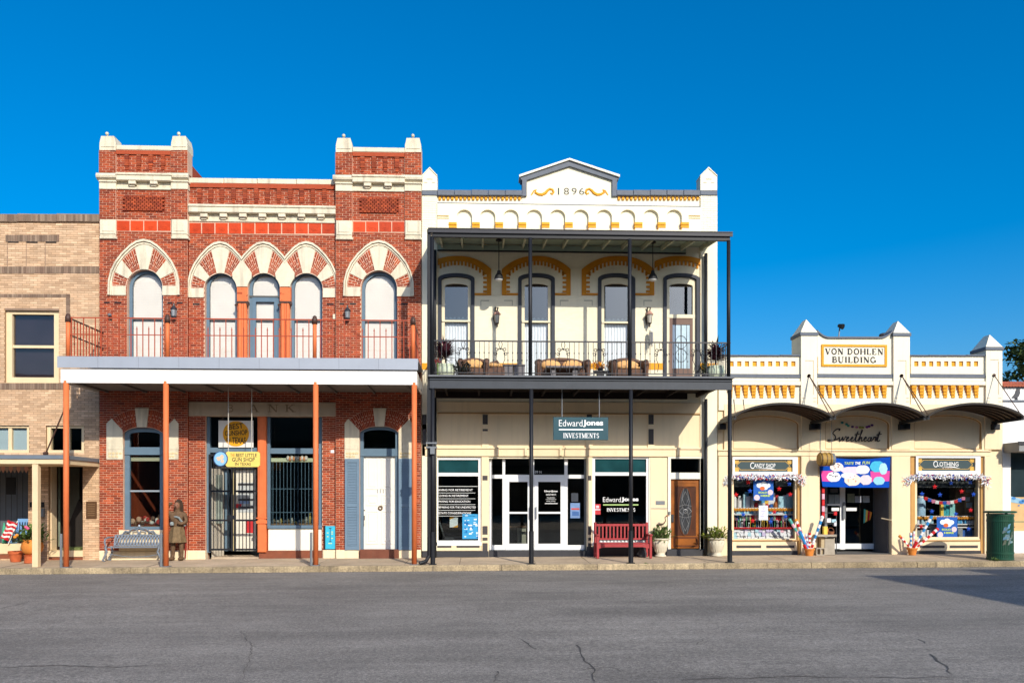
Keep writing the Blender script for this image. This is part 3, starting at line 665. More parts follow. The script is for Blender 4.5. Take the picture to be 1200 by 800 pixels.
for c, ca, cb in ((283.9, 258.6, 309.2), (334.2, 309.2, 359.2)):      # shield-shaped stones above the columns
    pts = [(c, 303.6), (c + 11.5, 320)] + [(cb - 19.4 * math.cos(R(q)), 339.6 - 19.4 * math.sin(R(q))) for q in (42, 30, 18, 8)] + [(cb - 19.6, 336)]
    pts += [(ca + 19.6, 336)] + [(ca + 19.4 * math.cos(R(q)), 339.6 - 19.4 * math.sin(R(q))) for q in (8, 18, 30, 42)] + [(c - 11.5, 320)]
    mb = MB(); mb.prism(PP(pts, 0), -.036, .05); obj('springer', mb, cream_stone, rb)
    x, z0 = PT(c, 420, -.02); z1 = Z(336, c, -.02)      # paired cast iron columns with caps
    mb = MB(); mb.box(x - .155, x + .155, -.01, .2, z1 - .42, z1); obj('column_head', mb, orange_paint, rb)
    mb = MB(); mb.box(x - .13, x + .13, .02, .2, z0 - .5, z1 - .42)
    for s_ in (-1, 1): mb.tube([(x + s_ * .075, .0, z0 - .5), (x + s_ * .075, .0, z1 - .5)], .062, 12)
    mb.tube([(x, -.01, z0 - .5), (x, -.01, z1 - .5)], .03, 8); obj('iron_column', mb, orange_paint, rb)
    mb = MB(); mb.cbox(x - .17, x + .17, -.05, .2, z1 - .50, z1 - .43, .015)
    for s_ in (-1, 1): mb.tube([(x + s_ * .14, -.04, z1 - .50), (x + s_ * .19, -.07, z1 - .55), (x + s_ * .16, -.05, z1 - .62)], [.025, .03, .008], 6)
    obj('column_collar', mb, iron_brown, rb)
# upper windows: teal frame, white shade behind, glass
def upper_window(h, y, door=False):
    f = .085; b = MB(); b.ring(h.pts(), h.pts(f), y + .15, y + .23); fr = obj('window_frame', b, teal_paint, rb)
    b = MB(); b.prism(h.pts(f + .002), y + .215, y + .222); obj('window_pane', b, glass('clear_glass', (1, 1, 1), .03), fr)
    i = Hole(h.cx, h.hw - f - .004, h.z0 + f, h.zs, h.rise - f)
    b = MB(); b.prism(i.pts(), y + .245, y + .26); obj('window_shade', b, shade_white, rb)
    b = MB(); zt = h.zs + h.rise
    nsl = 58
    for k in range(nsl):
        zz = zt - .30 - .0475 * k
        if zz < h.z0 + f: break
        b.mesh([(h.cx - h.hw + f + .03, y + .243, zz + .021), (h.cx + h.hw - f - .03, y + .243, zz + .021), (h.cx + h.hw - f - .03, y + .239, zz - .021), (h.cx - h.hw + f + .03, y + .239, zz - .021)], [(0, 3, 2, 1)])
    obj('blind_slat', b, shade_white, rb, kind='stuff')
    zr = Z(373.3, 300, y)
    b = MB(); b.box(h.cx - h.hw + f, h.cx + h.hw - f, y + .17, y + .225, zr - .03, zr + .03); obj('meeting_rail', b, M('rail_dark', (.09, .09, .085), .5, 0), fr)
    if door:
        zd = Z(346, 309); b = MB(); b.box(h.cx - h.hw + .005, h.cx + h.hw - .005, y + .12, y + .2, zd - .03, zd + .02); obj('transom_rail', b, M('rail_dark', (.02, .02, .02), .5, 0), fr)
        b = MB(); b.ring([(h.cx - h.hw + f, h.z0), (h.cx + h.hw - f, h.z0), (h.cx + h.hw - f, zd - .03), (h.cx - h.hw + f, zd - .03)], [(h.cx - h.hw + f + .11, h.z0 + .2), (h.cx + h.hw - f - .11, h.z0 + .2), (h.cx + h.hw - f - .11, zd - .16), (h.cx - h.hw + f + .11, zd - .16)], y + .13, y + .21)
        obj('door', b, teal_paint, rb)
upper_window(hL, TW); upper_window(hR, TW); upper_window(hC[0], 0); upper_window(hC[1], 0, True); upper_window(hC[2], 0)
for (pa, pb, py, y) in ((122, 128.5, 354.5, TW), (134, 142, 354.5, TW), (196, 202, 355, TW), (207, 214, 355, TW), (226, 234, 356.3, 0), (383, 391, 356.3, 0), (398, 403, 356, TW), (410, 417, 356, TW), (470, 478, 356, TW)):
    mb = MB(); pbox(mb, pa, py - .9, pb, py + .9, y - .012, y + .004); obj('wall_slot', mb, black, rb)
# ---- ground floor
def flat_arch(pl, pr, ptop, pspring, px_k0, px_k1, y, pil, pir):
    c = (pl + pr) / 2
    mb = MB(); mb.prism(PP([(px_k0 + 2.4, ptop + .5), (px_k1 - 2.4, ptop + .5), (px_k1, 478.3), (px_k0, 478.3)], y), y - .06, y + .1); obj('keystone', mb, cream_stone, rb)
    for (a, b_, flip) in ((pil[0], pil[1], 1), (pir[0], pir[1], -1)):
        o, i = (a, b_) if flip > 0 else (b_, a)
        poly = [(a, 538), (b_, 538), (b_, 504 if flip > 0 else 504), (i - flip * 13, 490.5), (o, 496)] if flip > 0 else [(a, 538), (b_, 538), (b_, 496), (i + 13, 490.5), (a, 504)]
        mb = MB(); mb.prism(PP(poly, y), y - .035, y + .1); pbox(mb, a + .3, 520.5, b_ - .3, 526.5, y - .045, y, .006)
        st = obj('impost_stone', mb, cream_stone, rb)
        mb = MB()
        for k in range(7): q = PT(a + 3 + (b_ - a - 6) * (k % 4) / 3.0, 531 + 3.5 * (k // 4), y - .035); mb.ball((q[0], y - .036, q[1]), (.05, .012, .035), 8, 5)
        obj('carving', mb, M('carved_buff_stone', A(226, 204, 160), .85, .15, 12), st, kind='stuff')
    mb = MB(); nb = 12
    for s_ in (-1, 1):
        for k in range(nb):
            f0, f1 = (k + .08) / nb, (k + .92) / nb
            e = (px_k0 if s_ < 0 else px_k1); ib = (px_k0 + 2.4 if s_ < 0 else px_k1 - 2.4); w0 = pil[1] if s_ < 0 else pir[0]
            def tp(f): return (e + s_ * f * 27, 479.5 + f * f * 11)
            def bt(f): return (ib + (w0 - ib) * f, ptop + .8 + f * f * (pspring - ptop))
            for g0, g1 in ((.03, .48), (.52, .97)) if k % 2 else ((.03, .30), (.34, .66), (.70, .97)):
                L_ = lambda f, g: (bt(f)[0] + (tp(f)[0] - bt(f)[0]) * g, bt(f)[1] + (tp(f)[1] - bt(f)[1]) * g)
                q = [L_(f0, g0), L_(f1, g0), L_(f1, g1), L_(f0, g1)]; mb.tone = random.random()
                mb.prism(PP(q if s_ > 0 else q[::-1], y), y - .026, y + .01)
    obj('arch_brick', mb, red_brick, rb, kind='stuff')
    mj = MB()
    for s_ in (-1, 1):
        e = (px_k0 if s_ < 0 else px_k1); ib = (px_k0 + 2.4 if s_ < 0 else px_k1 - 2.4); w0 = pil[1] if s_ < 0 else pir[0]
        q = [(ib + (w0 - ib) * f, ptop + .6 + f * f * (pspring - ptop)) for f in (0, .33, .66, 1)] + [(e + s_ * f * 27, 479.5 + f * f * 11) for f in (1, .66, .33, 0)]
        mj.prism(PP(q, y), y - .015, y + .012)
    obj('arch_mortar', mj, red_mortar, rb)
flat_arch(144.5, 191.5, 500, 507, 159, 175, TW, (125.3, 144.3), (191.7, 209.5))
flat_arch(421.5, 467, 499, 506, 437.5, 452.8, TW, (404, 421.3), (467.2, 482.5))
mb = MB(); pbox(mb, 220.7, 471, 394.4, 487.6, -.06, .1, .015); lint = obj('stone_lintel', mb, M('grey_stone', A(196, 180, 156), .85, .1, 3, .3, 40, .2), rb)
carve = M('engraved_letter', A(140, 124, 104), .9, .1)
for ch, a, b_ in (('B', 244, 252), ('A', 291, 303), ('N', 314, 326), ('K', 334, 346)): pserif(ch if ch != 'B' else 'B', a + 22 if ch == 'B' else a, 473.8, b_ + 22 if ch == 'B' else b_, 482.5, -.0605, carve, lint, depth=.003, fat=.7)
# plinths
plinth = M('cream_plinth', A(246, 226, 190), .75, .06, 3, .3, 40, .25, (.28, .22, .15))
def plinth_piece(a, b_, top, y, bot=663): mb = MB(); x0, x1 = X(a, y), X(b_, y); mb.cbox(x0, x1, y - .05, y + .2, -.3, Z(top, (a + b_) / 2, y), .02); return obj('plinth', mb, plinth, rb)
plinth_piece(116.4, 219.6, 645, TW); plinth_piece(219.9, 241, 644.5, -.03); plinth_piece(361.5 + 17, 393.4, 644, -.03); plinth_piece(393.6, 421.4, 644, TW); plinth_piece(467.1, 493.5, 644, TW)
mb = MB(); pbox(mb, 139, 620.8, 190.5, 645.2, TW - .045, TW + .1, .012); obj('window_sill', mb, plinth, rb)
# lower left window
def timber_window(h, y, bar, meet, fw=.14, name='window_frame', upper=False):
    b = MB(); b.ring(h.pts(0), h.pts(fw, d0=.09), y + .10, y + .20); fr = obj(name, b, teal_paint, rb)
    b = MB(); b.box(h.cx - h.hw + .005, h.cx + h.hw - .005, y + .07, y + .19, Z(bar + 9, 168, y), Z(bar, 168, y)); obj('transom_bar', b, teal_paint, fr)
    if meet: b = MB(); b.box(h.cx - h.hw + fw, h.cx + h.hw - fw, y + .12, y + .18, Z(meet + 1, 168, y), Z(meet - 1, 168, y)); obj('meeting_rail', b, M('pale_rail', A(150, 160, 168), .5, .05), fr)
    b = MB(); 
    pts_ = h.pts(fw * .9) if not upper else [(h.cx - h.hw + fw, Z(bar, 168, y)), (h.cx + h.hw - fw, Z(bar, 168, y))] + h.pts(fw * .9)[2:]
    b.prism(pts_, y + .16, y + .166); obj('window_pane', b, gls, fr); return fr
fr = timber_window(gWL, TW, 523.5, 575)
mb = MB(); pbox(mb, 153, 535, 190, 540, TW + .2, TW + .23); obj('roller_blind', mb, M('buff_blind', A(214, 204, 170), .8, .05), fr)
mb = MB(); room(mb, gWL.cx - 1.2, gWL.cx + 1.3, .31, 4, -.1, 4.3); obj('interior_wall', mb, dark_int, rb)
# shop window display things (things of their own)
disp = M('display_cloth', A(196, 140, 120), .9, .2, 9); rd = random.Random(4)
t = thing('display_basket', 'heap of dolls and baskets low inside the window over the iron bench', 'display', (X(172, .5), .5, Z(617, 172, .5)))
for k in range(22):
    q = (X(154 + k * 1.65, .45), .40 + rd.uniform(0, .25), Z(614 - rd.uniform(0, 9), 170, .45)); mb = MB(); mb.ball(q, (.04 + rd.random() * .05, .06, .04 + rd.random() * .06), 9, 6)
    obj('toy', mb, M('toy_%d' % (k % 4), (A(190, 60, 50), A(214, 170, 140), A(226, 220, 210), A(120, 90, 70))[k % 4], .8, .2, 12), t)
mb = MB(); mb.box(X(153, .4), X(190, .4), .32, .75, Z(619, 170, .4), Z(616.2, 170, .4)); obj('display_shelf', mb, M('shelf_wood', A(150, 110, 70), .6, .15, 8), t)
# shopfront of the centre bay
def fbox(name, a, t_, b_, bt, y0, y1, m, par=None, c=0.0): mb = MB(); pbox(mb, a, t_, b_, bt, y0, y1, c); return obj(name, mb, m, par or rb)
YS = .10
fbox('shop_frame', 241.2, 488, 246, 647, YS, YS + .14, teal_paint); fbox('shop_frame', 313.2, 488, 316.5, 616, YS + .001, YS + .14, teal_paint); fbox('shop_frame', 373.6, 488, 377.3, 616, YS, YS + .14, teal_paint)
fbox('shop_frame', 246.2, 524.3, 303, 530, YS + .01, YS + .13, teal_paint); fbox('shop_frame', 316.7, 525, 373.4, 531.3, YS + .01, YS + .13, teal_paint)
fbox('shop_sill', 313.2, 615.2, 377.3, 619, YS - .08, YS + .14, teal_paint, c=.01); fbox('shop_panel', 314.2, 619.2, 377.2, 644.8, YS - .02, YS + .1, white_paint, c=.01)
x0, x1, z0, z1 = RB(303, 487.7, 313, 646.5, YS); mb = MB(); mb.cbox(x0, x1, YS - .14, YS + .12, z0, z1, .02); mb.cbox(x0 + .05, x1 - .05, YS - .155, YS - .14, z0 + .9, z1 - .05, .01); obj('iron_column', mb, orange_paint, rb)
mb = MB(); mb.cbox(x0 - .03, x1 + .03, YS - .17, YS - .10, z0 + .85, z0 + .93, .01); mb.cbox(x0 - .03, x1 + .03, YS - .17, YS - .10, z0 + 1.0, z0 + 1.03, .005); obj('column_collar', mb, orange_paint, rb)
for pa, pb, tp, bt in ((247, 302, 488.5, 524), (317, 373.3, 488.5, 524.8), (317, 373.3, 531.5, 615)):
    mb = MB(); pbox(mb, pa, tp, pb, bt, YS + .07, YS + .076); obj('shop_window', mb, gls, rb)
for k in range(13): fbox('window_bar', 319.5 + k * 4.2, 541.5, 320.1 + k * 4.2, 614.5, YS + .14, YS + .152, teal_paint)
for q in (572.5, 600): fbox('window_bar', 317.2, q - .4, 373.2, q + .4, YS + .153, YS + .165, teal_paint)
fbox('door_base', 303.5, 645, 377.3, 655, YS - .06, YS + .2, M('brown_base', A(140, 80, 56), .8, .15, 6, .3, 40, .2))
fbox('valance', 317, 536.5, 373.4, 541, YS + .12, YS + .16, M('cream_valance', A(232, 230, 190), .8, .05))
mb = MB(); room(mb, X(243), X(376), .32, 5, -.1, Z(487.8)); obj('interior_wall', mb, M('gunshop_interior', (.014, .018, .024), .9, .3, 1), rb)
# recessed entrance behind the security gate
ent = M('entry_paint', A(214, 206, 190), .7, .05); ey = .85
mb = MB(); pbox(mb, 276, 549, 300, 645, ey, ey + .05); dr = obj('entry_door', mb, M('entry_door_paint', A(236, 230, 214), .6, .05), rb)
fbox('door_panel', 279, 565, 297, 600, ey - .012, ey - .001, M('entry_glass', A(200, 205, 205), .3, .2, 4), dr)
for r_ in range(4): fbox('door_slat', 279, 566 + r_ * 9, 297, 568.5 + r_ * 9, ey - .02, ey - .012, dark_grey, dr)
fbox('door_notice', 288, 609, 296.5, 624, ey - .016, ey - .004, M('red_notice', A(206, 50, 54), .6, .1), dr); fbox('door_notice', 276.5, 590, 283, 595, ey - .016, ey - .004, M('red_notice', A(206, 50, 54), .6, .1), dr)
fbox('door_notice', 281, 584, 292, 590, ey - .017, ey - .004, M('pale_blue_notice', A(150, 180, 220), .6, .1), dr)
mb = MB(); xa, xb = X(247, .12), X(262.5, ey); z0, z1 = -.05, Z(549, 262, .5)
mb.mesh([(X(248, .25), .25, z0), (xb, ey, z0), (xb, ey, z1), (X(248, .25), .25, z1)], [(0, 1, 2, 3)]); obj('entry_side_panel', mb, ent, rb)
fbox('entry_side_window', 249.5, 556, 261, 613, .45, .46, M('entry_window', A(150, 160, 150), .25, .4, 2), rb)
fbox('entry_post', 262.5, 549, 268, 645, ey - .03, ey + .1, teal_paint); fbox('entry_post', 271, 549, 276, 645, ey - .02, ey + .1, M('brass_post', A(200, 180, 130), .6, .05)); fbox('entry_head', 247, 541, 302, 549.5, ey - .1, ey + .15, M('head_dark', (.05, .05, .05), .8, .1))
mb = MB(); mb.box(X(246), X(303), .12, ey + .3, -.2, G(X(270)) + .03); obj('entry_floor', mb, concrete, rb)
gate = thing('security_gate', 'black iron bar security gate across the recessed entrance below the yellow sign', 'gate', (X(274), YS, G(X(274)) + .05))
gy = YS - .01
for a, b_ in ((244.5, 246.6), (270.6, 272.6), (274, 276), (301.2, 303)): fbox('gate_post', a, 532, b_, 645.5, gy - .03, gy + .02, black_steel, gate)
for q in (533, 575.2, 609.3, 643.5): fbox('gate_rail', 246.6, q - 1.1, 270.5, q + 1.1, gy - .022, gy + .012, black_steel, gate); fbox('gate_rail', 276.1, q - 1.1, 301.1, q + 1.1, gy - .022, gy + .012, black_steel, gate)
for a, b_ in ((246.6, 270.6), (276, 301.2)):
    for k in range(1, 6): c = a + (b_ - a) * k / 6; fbox('gate_bar', c - .38, 534, c + .38, 643.4, gy - .012, gy + .004, black_steel, gate)
fbox('gate_lock', 266, 603.5, 276, 608.3, gy - .04, gy - .03, black_steel, gate)
pos = thing('round_logo_poster', 'white poster with a yellow disc in the dark transom above the gate', 'poster', (X(276), .2, Z(524, 276)))
mb = MB(); pbox(mb, 256, 492.6, 297, 524, .055, .065); sh = obj('poster_sheet', mb, M('poster_paper', A(236, 234, 226), .7, .04), pos)
cx, cz = PT(276.5, 508, .05); mb = MB(); rr = 15 / 39.2; mb.prism([(cx + rr * math.cos(6.2832 * k / 40), cz + rr * .98 * math.sin(6.2832 * k / 40)) for k in range(40)], .049, .054); obj('disc', mb, M('poster_yellow', A(240, 170, 30), .7, .08, 6), pos)
pl_ = M('poster_ink', (.05, .03, .015), .7, 0)
ptext('BEST', 268, 496, 285, 502.5, .0488, pl_, pos, bold=.02, rot=.12); ptext('GUNSHOP', 263.5, 504, 290, 510, .0488, pl_, pos, bold=.02, rot=.06); ptext('IN', 265, 512.5, 270, 516.5, .0488, pl_, pos); ptext('TEXAS', 272, 512, 288, 519.5, .0488, pl_, pos, bold=.02)
# window contents of the gun shop
lit = thing('lighted_garland', 'orange and white paper fans along the top of the gun shop window', 'garland', (X(347, .3), .3, Z(538, 347, .3)))
for c in (342, 354):
    for k in range(5):
        q = PT(c - 4.5 + k * 2.3, 536.5 + (k % 2) * .8, .2); mb = MB(); mb.ball((q[0], .2, q[1]), (.055, .03, .075), 8, 5); obj('paper_fan', mb, M('fan_orange' if k % 2 else 'fan_white', A(226, 150, 96) if k % 2 else A(236, 220, 205), .8, .1), lit)
gd = thing('window_bric_a_brac', 'row of small antiques along the sill inside the gun shop window', 'display', (X(345, .4), .4, Z(613, 345, .4)))
mb = MB(); mb.box(X(317.5, .3), X(373, .3), .28, .7, Z(615, 345, .3), Z(613, 345, .3)); obj('display_shelf', mb, M('shelf_wood', A(150, 110, 70), .6, .15, 8), gd)
for k in range(12):
    q = PT(321 + k * 4.2, 612.5, .4); hh = rd.uniform(.06, .3); mb = MB(); mb.lathe((q[0], .4 + rd.uniform(-.05, .1), q[1]), [(.03, 0), (.05 + rd.random() * .03, hh * .4), (.03, hh * .8), (.035, hh)], 9)
    obj('antique', mb, M('antique_%d' % (k % 4), ((.12, .09, .05), (.35, .33, .28), (.4, .3, .08), (.08, .08, .1))[k % 4], .6, .2, 15), gd)
# right hand door with shutters
dfr = timber_window(gDR, TW, 524.5, None, .10, 'door_frame', True)
wdoor = M('white_door', A(248, 242, 228), .55, .03, 4, .05, 30); yd = TW + .17
mb = MB(); pbox(mb, 424.2, 531.3, 464.5, 643.3, yd, yd + .05); wd_ = obj('white_door', mb, wdoor, rb)
for (a, b_, t_, bt) in ((429, 443.5, 535, 573), (447, 460.5, 535, 573), (429, 443.5, 579, 592), (447, 460.5, 579, 592), (429, 443.5, 598, 637), (447, 460.5, 598, 637)):
    x0, x1, z0, z1 = RB(a, t_, b_, bt, yd); mb = MB(); o_ = [(x0, z0), (x1, z0), (x1, z1), (x0, z1)]; c_ = .035; i_ = [(x0 + c_, z0 + c_), (x1 - c_, z0 + c_), (x1 - c_, z1 - c_), (x0 + c_, z1 - c_)]; mb.ring(o_, i_, yd - .014, yd - .001); mb.cbox(x0 + .07, x1 - .07, yd - .012, yd - .001, z0 + .07, z1 - .07, .01); obj('door_panel', mb, wdoor, wd_)
brass = M('aged_brass', (.10, .06, .035), .45, .2, 20, metal=.6)
x, z = PT(426.5, 606.5, yd); mb = MB(); mb.box(x - .025, x + .025, yd - .02, yd - .001, z - .06, z + .07); mb.tube([(x, yd - .03, z - .02), (x, yd - .06, z - .1), (x, yd - .03, z - .25)], .012, 6); obj('door_handle', mb, brass, wd_)
x, z = PT(427, 597.5, yd); mb = MB(); mb.lathe((x, yd - .01, z), [(.025, -.01), (.025, .01)], 10); obj('lock', mb, brass, wd_)
ptext('111', 442, 572.5, 449.5, 577.5, yd - .002, M('number_grey', (.2, .2, .2), .6, 0), wd_)
wr = thing('door_wreath', 'small brown wreath hanging on the white panelled door', 'wreath', (X(445.7), yd, Z(598, 445))); x, z = PT(445.8, 594.8, yd - .03); mb = MB(); mb.tube([(x + .055 * math.cos(a_ / 10 * 6.283), yd - .03, z + .055 * math.sin(a_ / 10 * 6.283)) for a_ in range(11)], .02, 7, False); obj('wreath_ring', mb, M('wreath_twig', (.16, .10, .05), .9, .3, 40, .5, 80), wr)
fbox('door_step', 421.2, 643.8, 467, 655.5, TW - .16, TW + .16, M('brown_step', A(124, 74, 56), .8, .15, 5, .3, 40, .2), c=.02)
mb = MB(); room(mb, gDR.cx - .6, gDR.cx + .6, .31, 1.2, 2, 4.3); obj('interior_wall', mb, dark_int, rb)
sh_m = M('shutter_blue', A(112, 136, 156), .6, .06, 4, .08, 30, .1, (.2, .24, .28)); sh_d = sh_m
def shutter(a, b_, m, px_hinge, yaw=0.0):
    y = TW - .02; x0, x1, z0, z1 = RB(a, 537.3, b_, 644, y); h = obj('shutter', MB().box(x0, x1, y - .03, y - .003, z0, z1), m, rb)
    st = .07; mb = MB()
    for q in ((x0, x0 + st, z0, z1), (x1 - st, x1, z0, z1)): mb.box(q[0], q[1], y - .055, y - .0301, q[2], q[3])
    for zc in (z0 + .06, z1 - .06, z0 + (z1 - z0) * .49): mb.box(x0 + st + .001, x1 - st - .001, y - .054, y - .0302, zc - .05, zc + .05)
    obj('shutter_frame', mb, m, h); nb = 26
    for k in range(nb * 2):
        zz = z0 + .13 + (z1 - z0 - .26) * (k + .5) / (nb * 2)
        if abs(zz - (z0 + (z1 - z0) * .49)) < .07: continue
        mb = MB(); mb.mesh([(x0 + st, y - .032, zz + .016), (x1 - st, y - .032, zz + .016), (x1 - st, y - .048, zz - .016), (x0 + st, y - .048, zz - .016)], [(0, 3, 2, 1)]); obj('louvre_slat', mb, m, h)
shutter(404.5, 421.3, sh_m, 421); shutter(467.3, 482.6, sh_d, 467)
# ---- gallery
GY = -2.2
gz_top, gz_fl = Z(418.8, 280, GY - .1), Z(432, 280, GY - .1)
flash = M('grey_flashing', A(172, 178, 188), .45, .05, 2, .1, 6, .15, (.3, .3, .32), metal=.15)
gx0, gx1 = X(67, GY - .12), X(489.8, GY - .12)
mb = MB(); mb.box(gx0, gx1, GY - .12, -.15, gz_top - .04, gz_top); mb.box(gx0, gx1, GY - .121, GY - .09, gz_fl, gz_top - .001); obj('gallery_deck', mb, flash, rb)
seam = MB()
for k in range(1, 9): xx = gx0 + (gx1 - gx0) * k / 9; seam.box(xx - .004, xx + .004, GY - .124, GY - .121, gz_fl + .01, gz_top - .01)
obj('deck_seam', seam, M('seam', A(130, 136, 146), .5, .05), rb)
fx0, fx1 = X(71, GY - .06), X(488.6, GY - .06); fz0, fz1 = Z(449.5, 280, GY - .06), Z(434.5, 280, GY - .06)
mb = MB(); n_ = 6
for k in range(n_): a_, b2 = fx0 + (fx1 - fx0) * k / n_, fx0 + (fx1 - fx0) * (k + 1) / n_; mb.box(a_ + .002, b2 - .002, GY - .06, GY - .02, fz0, fz1 + .03)
mb.box(fx0, fx0 + .04, GY - .019, -.14, fz0, fz1); mb.box(fx1 - .04, fx1, GY - .019, -.14, fz0, fz1); obj('gallery_fascia', mb, M('white_fascia', A(252, 248, 240), .6, .02, 2, .08, 20, .12, (.5, .42, .35)), rb)
mb = MB(); mb.box(fx0 + .041, fx1 - .041, GY - .018, -.14, fz0 + .06, fz0 + .09); cl = obj('gallery_ceiling', mb, M('gallery_board', A(120, 112, 104), .8, .12, 2), rb)
for k in range(9):
    xx = fx0 + .3 + (fx1 - fx0 - .6) * k / 8; mb = MB(); mb.box(xx - .03, xx + .03, GY - .01, -.15, fz0 + .01, fz0 + .06); obj('gallery_joist', mb, M('gallery_joist', A(104, 96, 90), .8, .1), rb)
pole = orange_paint; posts = (77.5, 194.5, 370, 485.5)
fine_rail = M('rail_rust', A(176, 76, 46), .6, .1, 10)
zr1, zr2 = Z(373.8, 280, GY), Z(393.3, 280, GY)
grey_pipe = M('grey_pipe', A(130, 134, 138), .5, .08, metal=.3)
for px in posts:
    x = X(px, GY); g = G(x, GY); mb = MB(); mb.tube([(x, GY, g - .02), (x, GY, fz0 + .06)], .072, 16); obj('gallery_post', mb, pole, rb, sm=True)
    mb = MB(); mb.box(x - .11, x + .11, GY - .11, GY + .11, g - .01, g + .02); obj('post_base', mb, grey_pipe, rb)
    if px < 480: mb = MB(); mb.tube([(x - .115, GY - .03, g), (x - .115, GY - .03, g + .9)], .035, 8); obj('downpipe', mb, grey_pipe, rb)
for px in (79.8, 196.3, 368.8, 484):
    x = X(px, GY); mb = MB(); mb.tube([(x, GY, gz_top), (x, GY, zr1 + .02)], .055, 12); obj('railing_post', mb, pole, rb, sm=True)
    mb = MB(); mb.lathe((x, GY, zr1), [(.075, -.12), (.075, .02), (.06, .04), (.055, .08), (.02, .11)], 12); obj('post_cap', mb, iron_brown, rb, sm=True)
xa, xb = X(79.8, GY), X(484, GY)
for zz, th in ((zr1, .03), (zr2, .022)): mb = MB(); mb.box(xa, xb, GY - .012, GY + .012, zz - th / 2, zz + th / 2); obj('handrail' if zz == zr1 else 'middle_rail', mb, fine_rail, rb)
long_b = MB().box(-.011, .011, GY - .009, GY + .009, gz_top, zr1 - .015).build('baluster'); short_b = MB().box(-.011, .011, GY - .009, GY + .009, gz_top, zr1 - .30)
short_b.mesh([(-.022, GY, zr1 - .30), (.022, GY, zr1 - .30), (0, GY, zr1 - .20), (0, GY - .01, zr1 - .28), (0, GY + .01, zr1 - .28)], [(0, 1, 3), (1, 2, 3), (2, 0, 3), (1, 0, 4), (2, 1, 4), (0, 2, 4)]); short_b = short_b.build('baluster')
k = 0; px = 84.0
while px < 482:
    obj('baluster', short_b if k % 2 else long_b, fine_rail, rb, loc=(X(px, GY), 0, 0)); k += 1; px += 6.95
for xs_ in (xa, xb):                                    # railing returns to the wall
    mb = MB(); mb.bar((xs_, GY, zr1), (xs_, -.15, zr1), .035); mb.bar((xs_, GY, zr2), (xs_, -.15, zr2), .03); obj('return_rail', mb, iron_brown, rb)
    for k in range(1, 12): y_ = GY + (-.15 - GY) * k / 12; obj('baluster', MB().box(xs_ - .012, xs_ + .012, y_ - .012, y_ + .012, gz_top, zr1 - .02), fine_rail, rb)
# hanging sign and its badge
hy = -1.15
hsn = thing('hanging_shop_sign', 'yellow board hung on two rods with a round blue badge beside it', 'sign', (X(285, hy), hy, Z(547, 285, hy)))
x0, x1, z0, z1 = RB(264.5, 529, 304.8, 546.8, hy); c_ = .05
mb = MB(); mb.prism([(x0 + c_, z0), (x1 - c_, z0), (x1, z0 + c_), (x1, z1 - c_), (x1 - c_, z1), (x0 + c_, z1), (x0, z1 - c_), (x0, z0 + c_)], hy - .02, hy + .02); obj('sign_board', mb, M('sign_yellow', A(246, 214, 110), .6, .05, 5), hsn)
for (s_, a, t_, b_, bt) in (('THE', 270, 531, 275, 535), ('BEST LITTLE', 276.5, 531, 301, 535.2), ('GUN SHOP', 272, 535.8, 298.5, 540.6), ('IN TEXAS', 275.5, 541.6, 294, 545.2)): ptext(s_, a, t_, b_, bt, hy - .0205, M('sign_ink', (.05, .05, .035), .7, 0) if s_ != 'THE' else M('sign_orange_ink', A(230, 140, 60), .7, 0), hsn, bold=.012)
for px in (267.6, 295): x = X(px, hy); mb = MB(); mb.tube([(x, hy, z1), (x, hy, fz0 + .065)], .013, 6); obj('hanging_rod', mb, M('rod_steel', A(190, 186, 176), .5, .05), hsn)
x, z = PT(258.4, 537.3, hy - .05); mb = MB(); mb.prism([(x + .2 * math.cos(6.2832 * k / 32), z + .215 * math.sin(6.2832 * k / 32)) for k in range(32)], hy - .045, hy - .022); bd = obj('round_badge', mb, M('badge_rim', A(60, 90, 130), .6, .05), hsn)
mb = MB(); mb.prism([(x + .175 * math.cos(6.2832 * k / 32), z + .19 * math.sin(6.2832 * k / 32)) for k in range(32)], hy - .05, hy - .0452); obj('badge_face', mb, M('badge_blue', A(140, 196, 236), .6, .06), bd)
mb = MB()
for (dx, dz, rx_, rz_) in ((-.03, .02, .09, .045), (.04, .05, .05, .07), (.05, -.07, .05, .05), (-.05, -.03, .04, .03)): mb.prism([(x + dx + rx_ * math.cos(6.2832 * k / 12), z + dz + rz_ * math.sin(6.2832 * k / 12)) for k in range(12)], hy - .053 - random.random() * .0008, hy - .0502)
obj('badge_motif', mb, M('badge_motif', A(236, 200, 170), .6, .2, 30), bd)
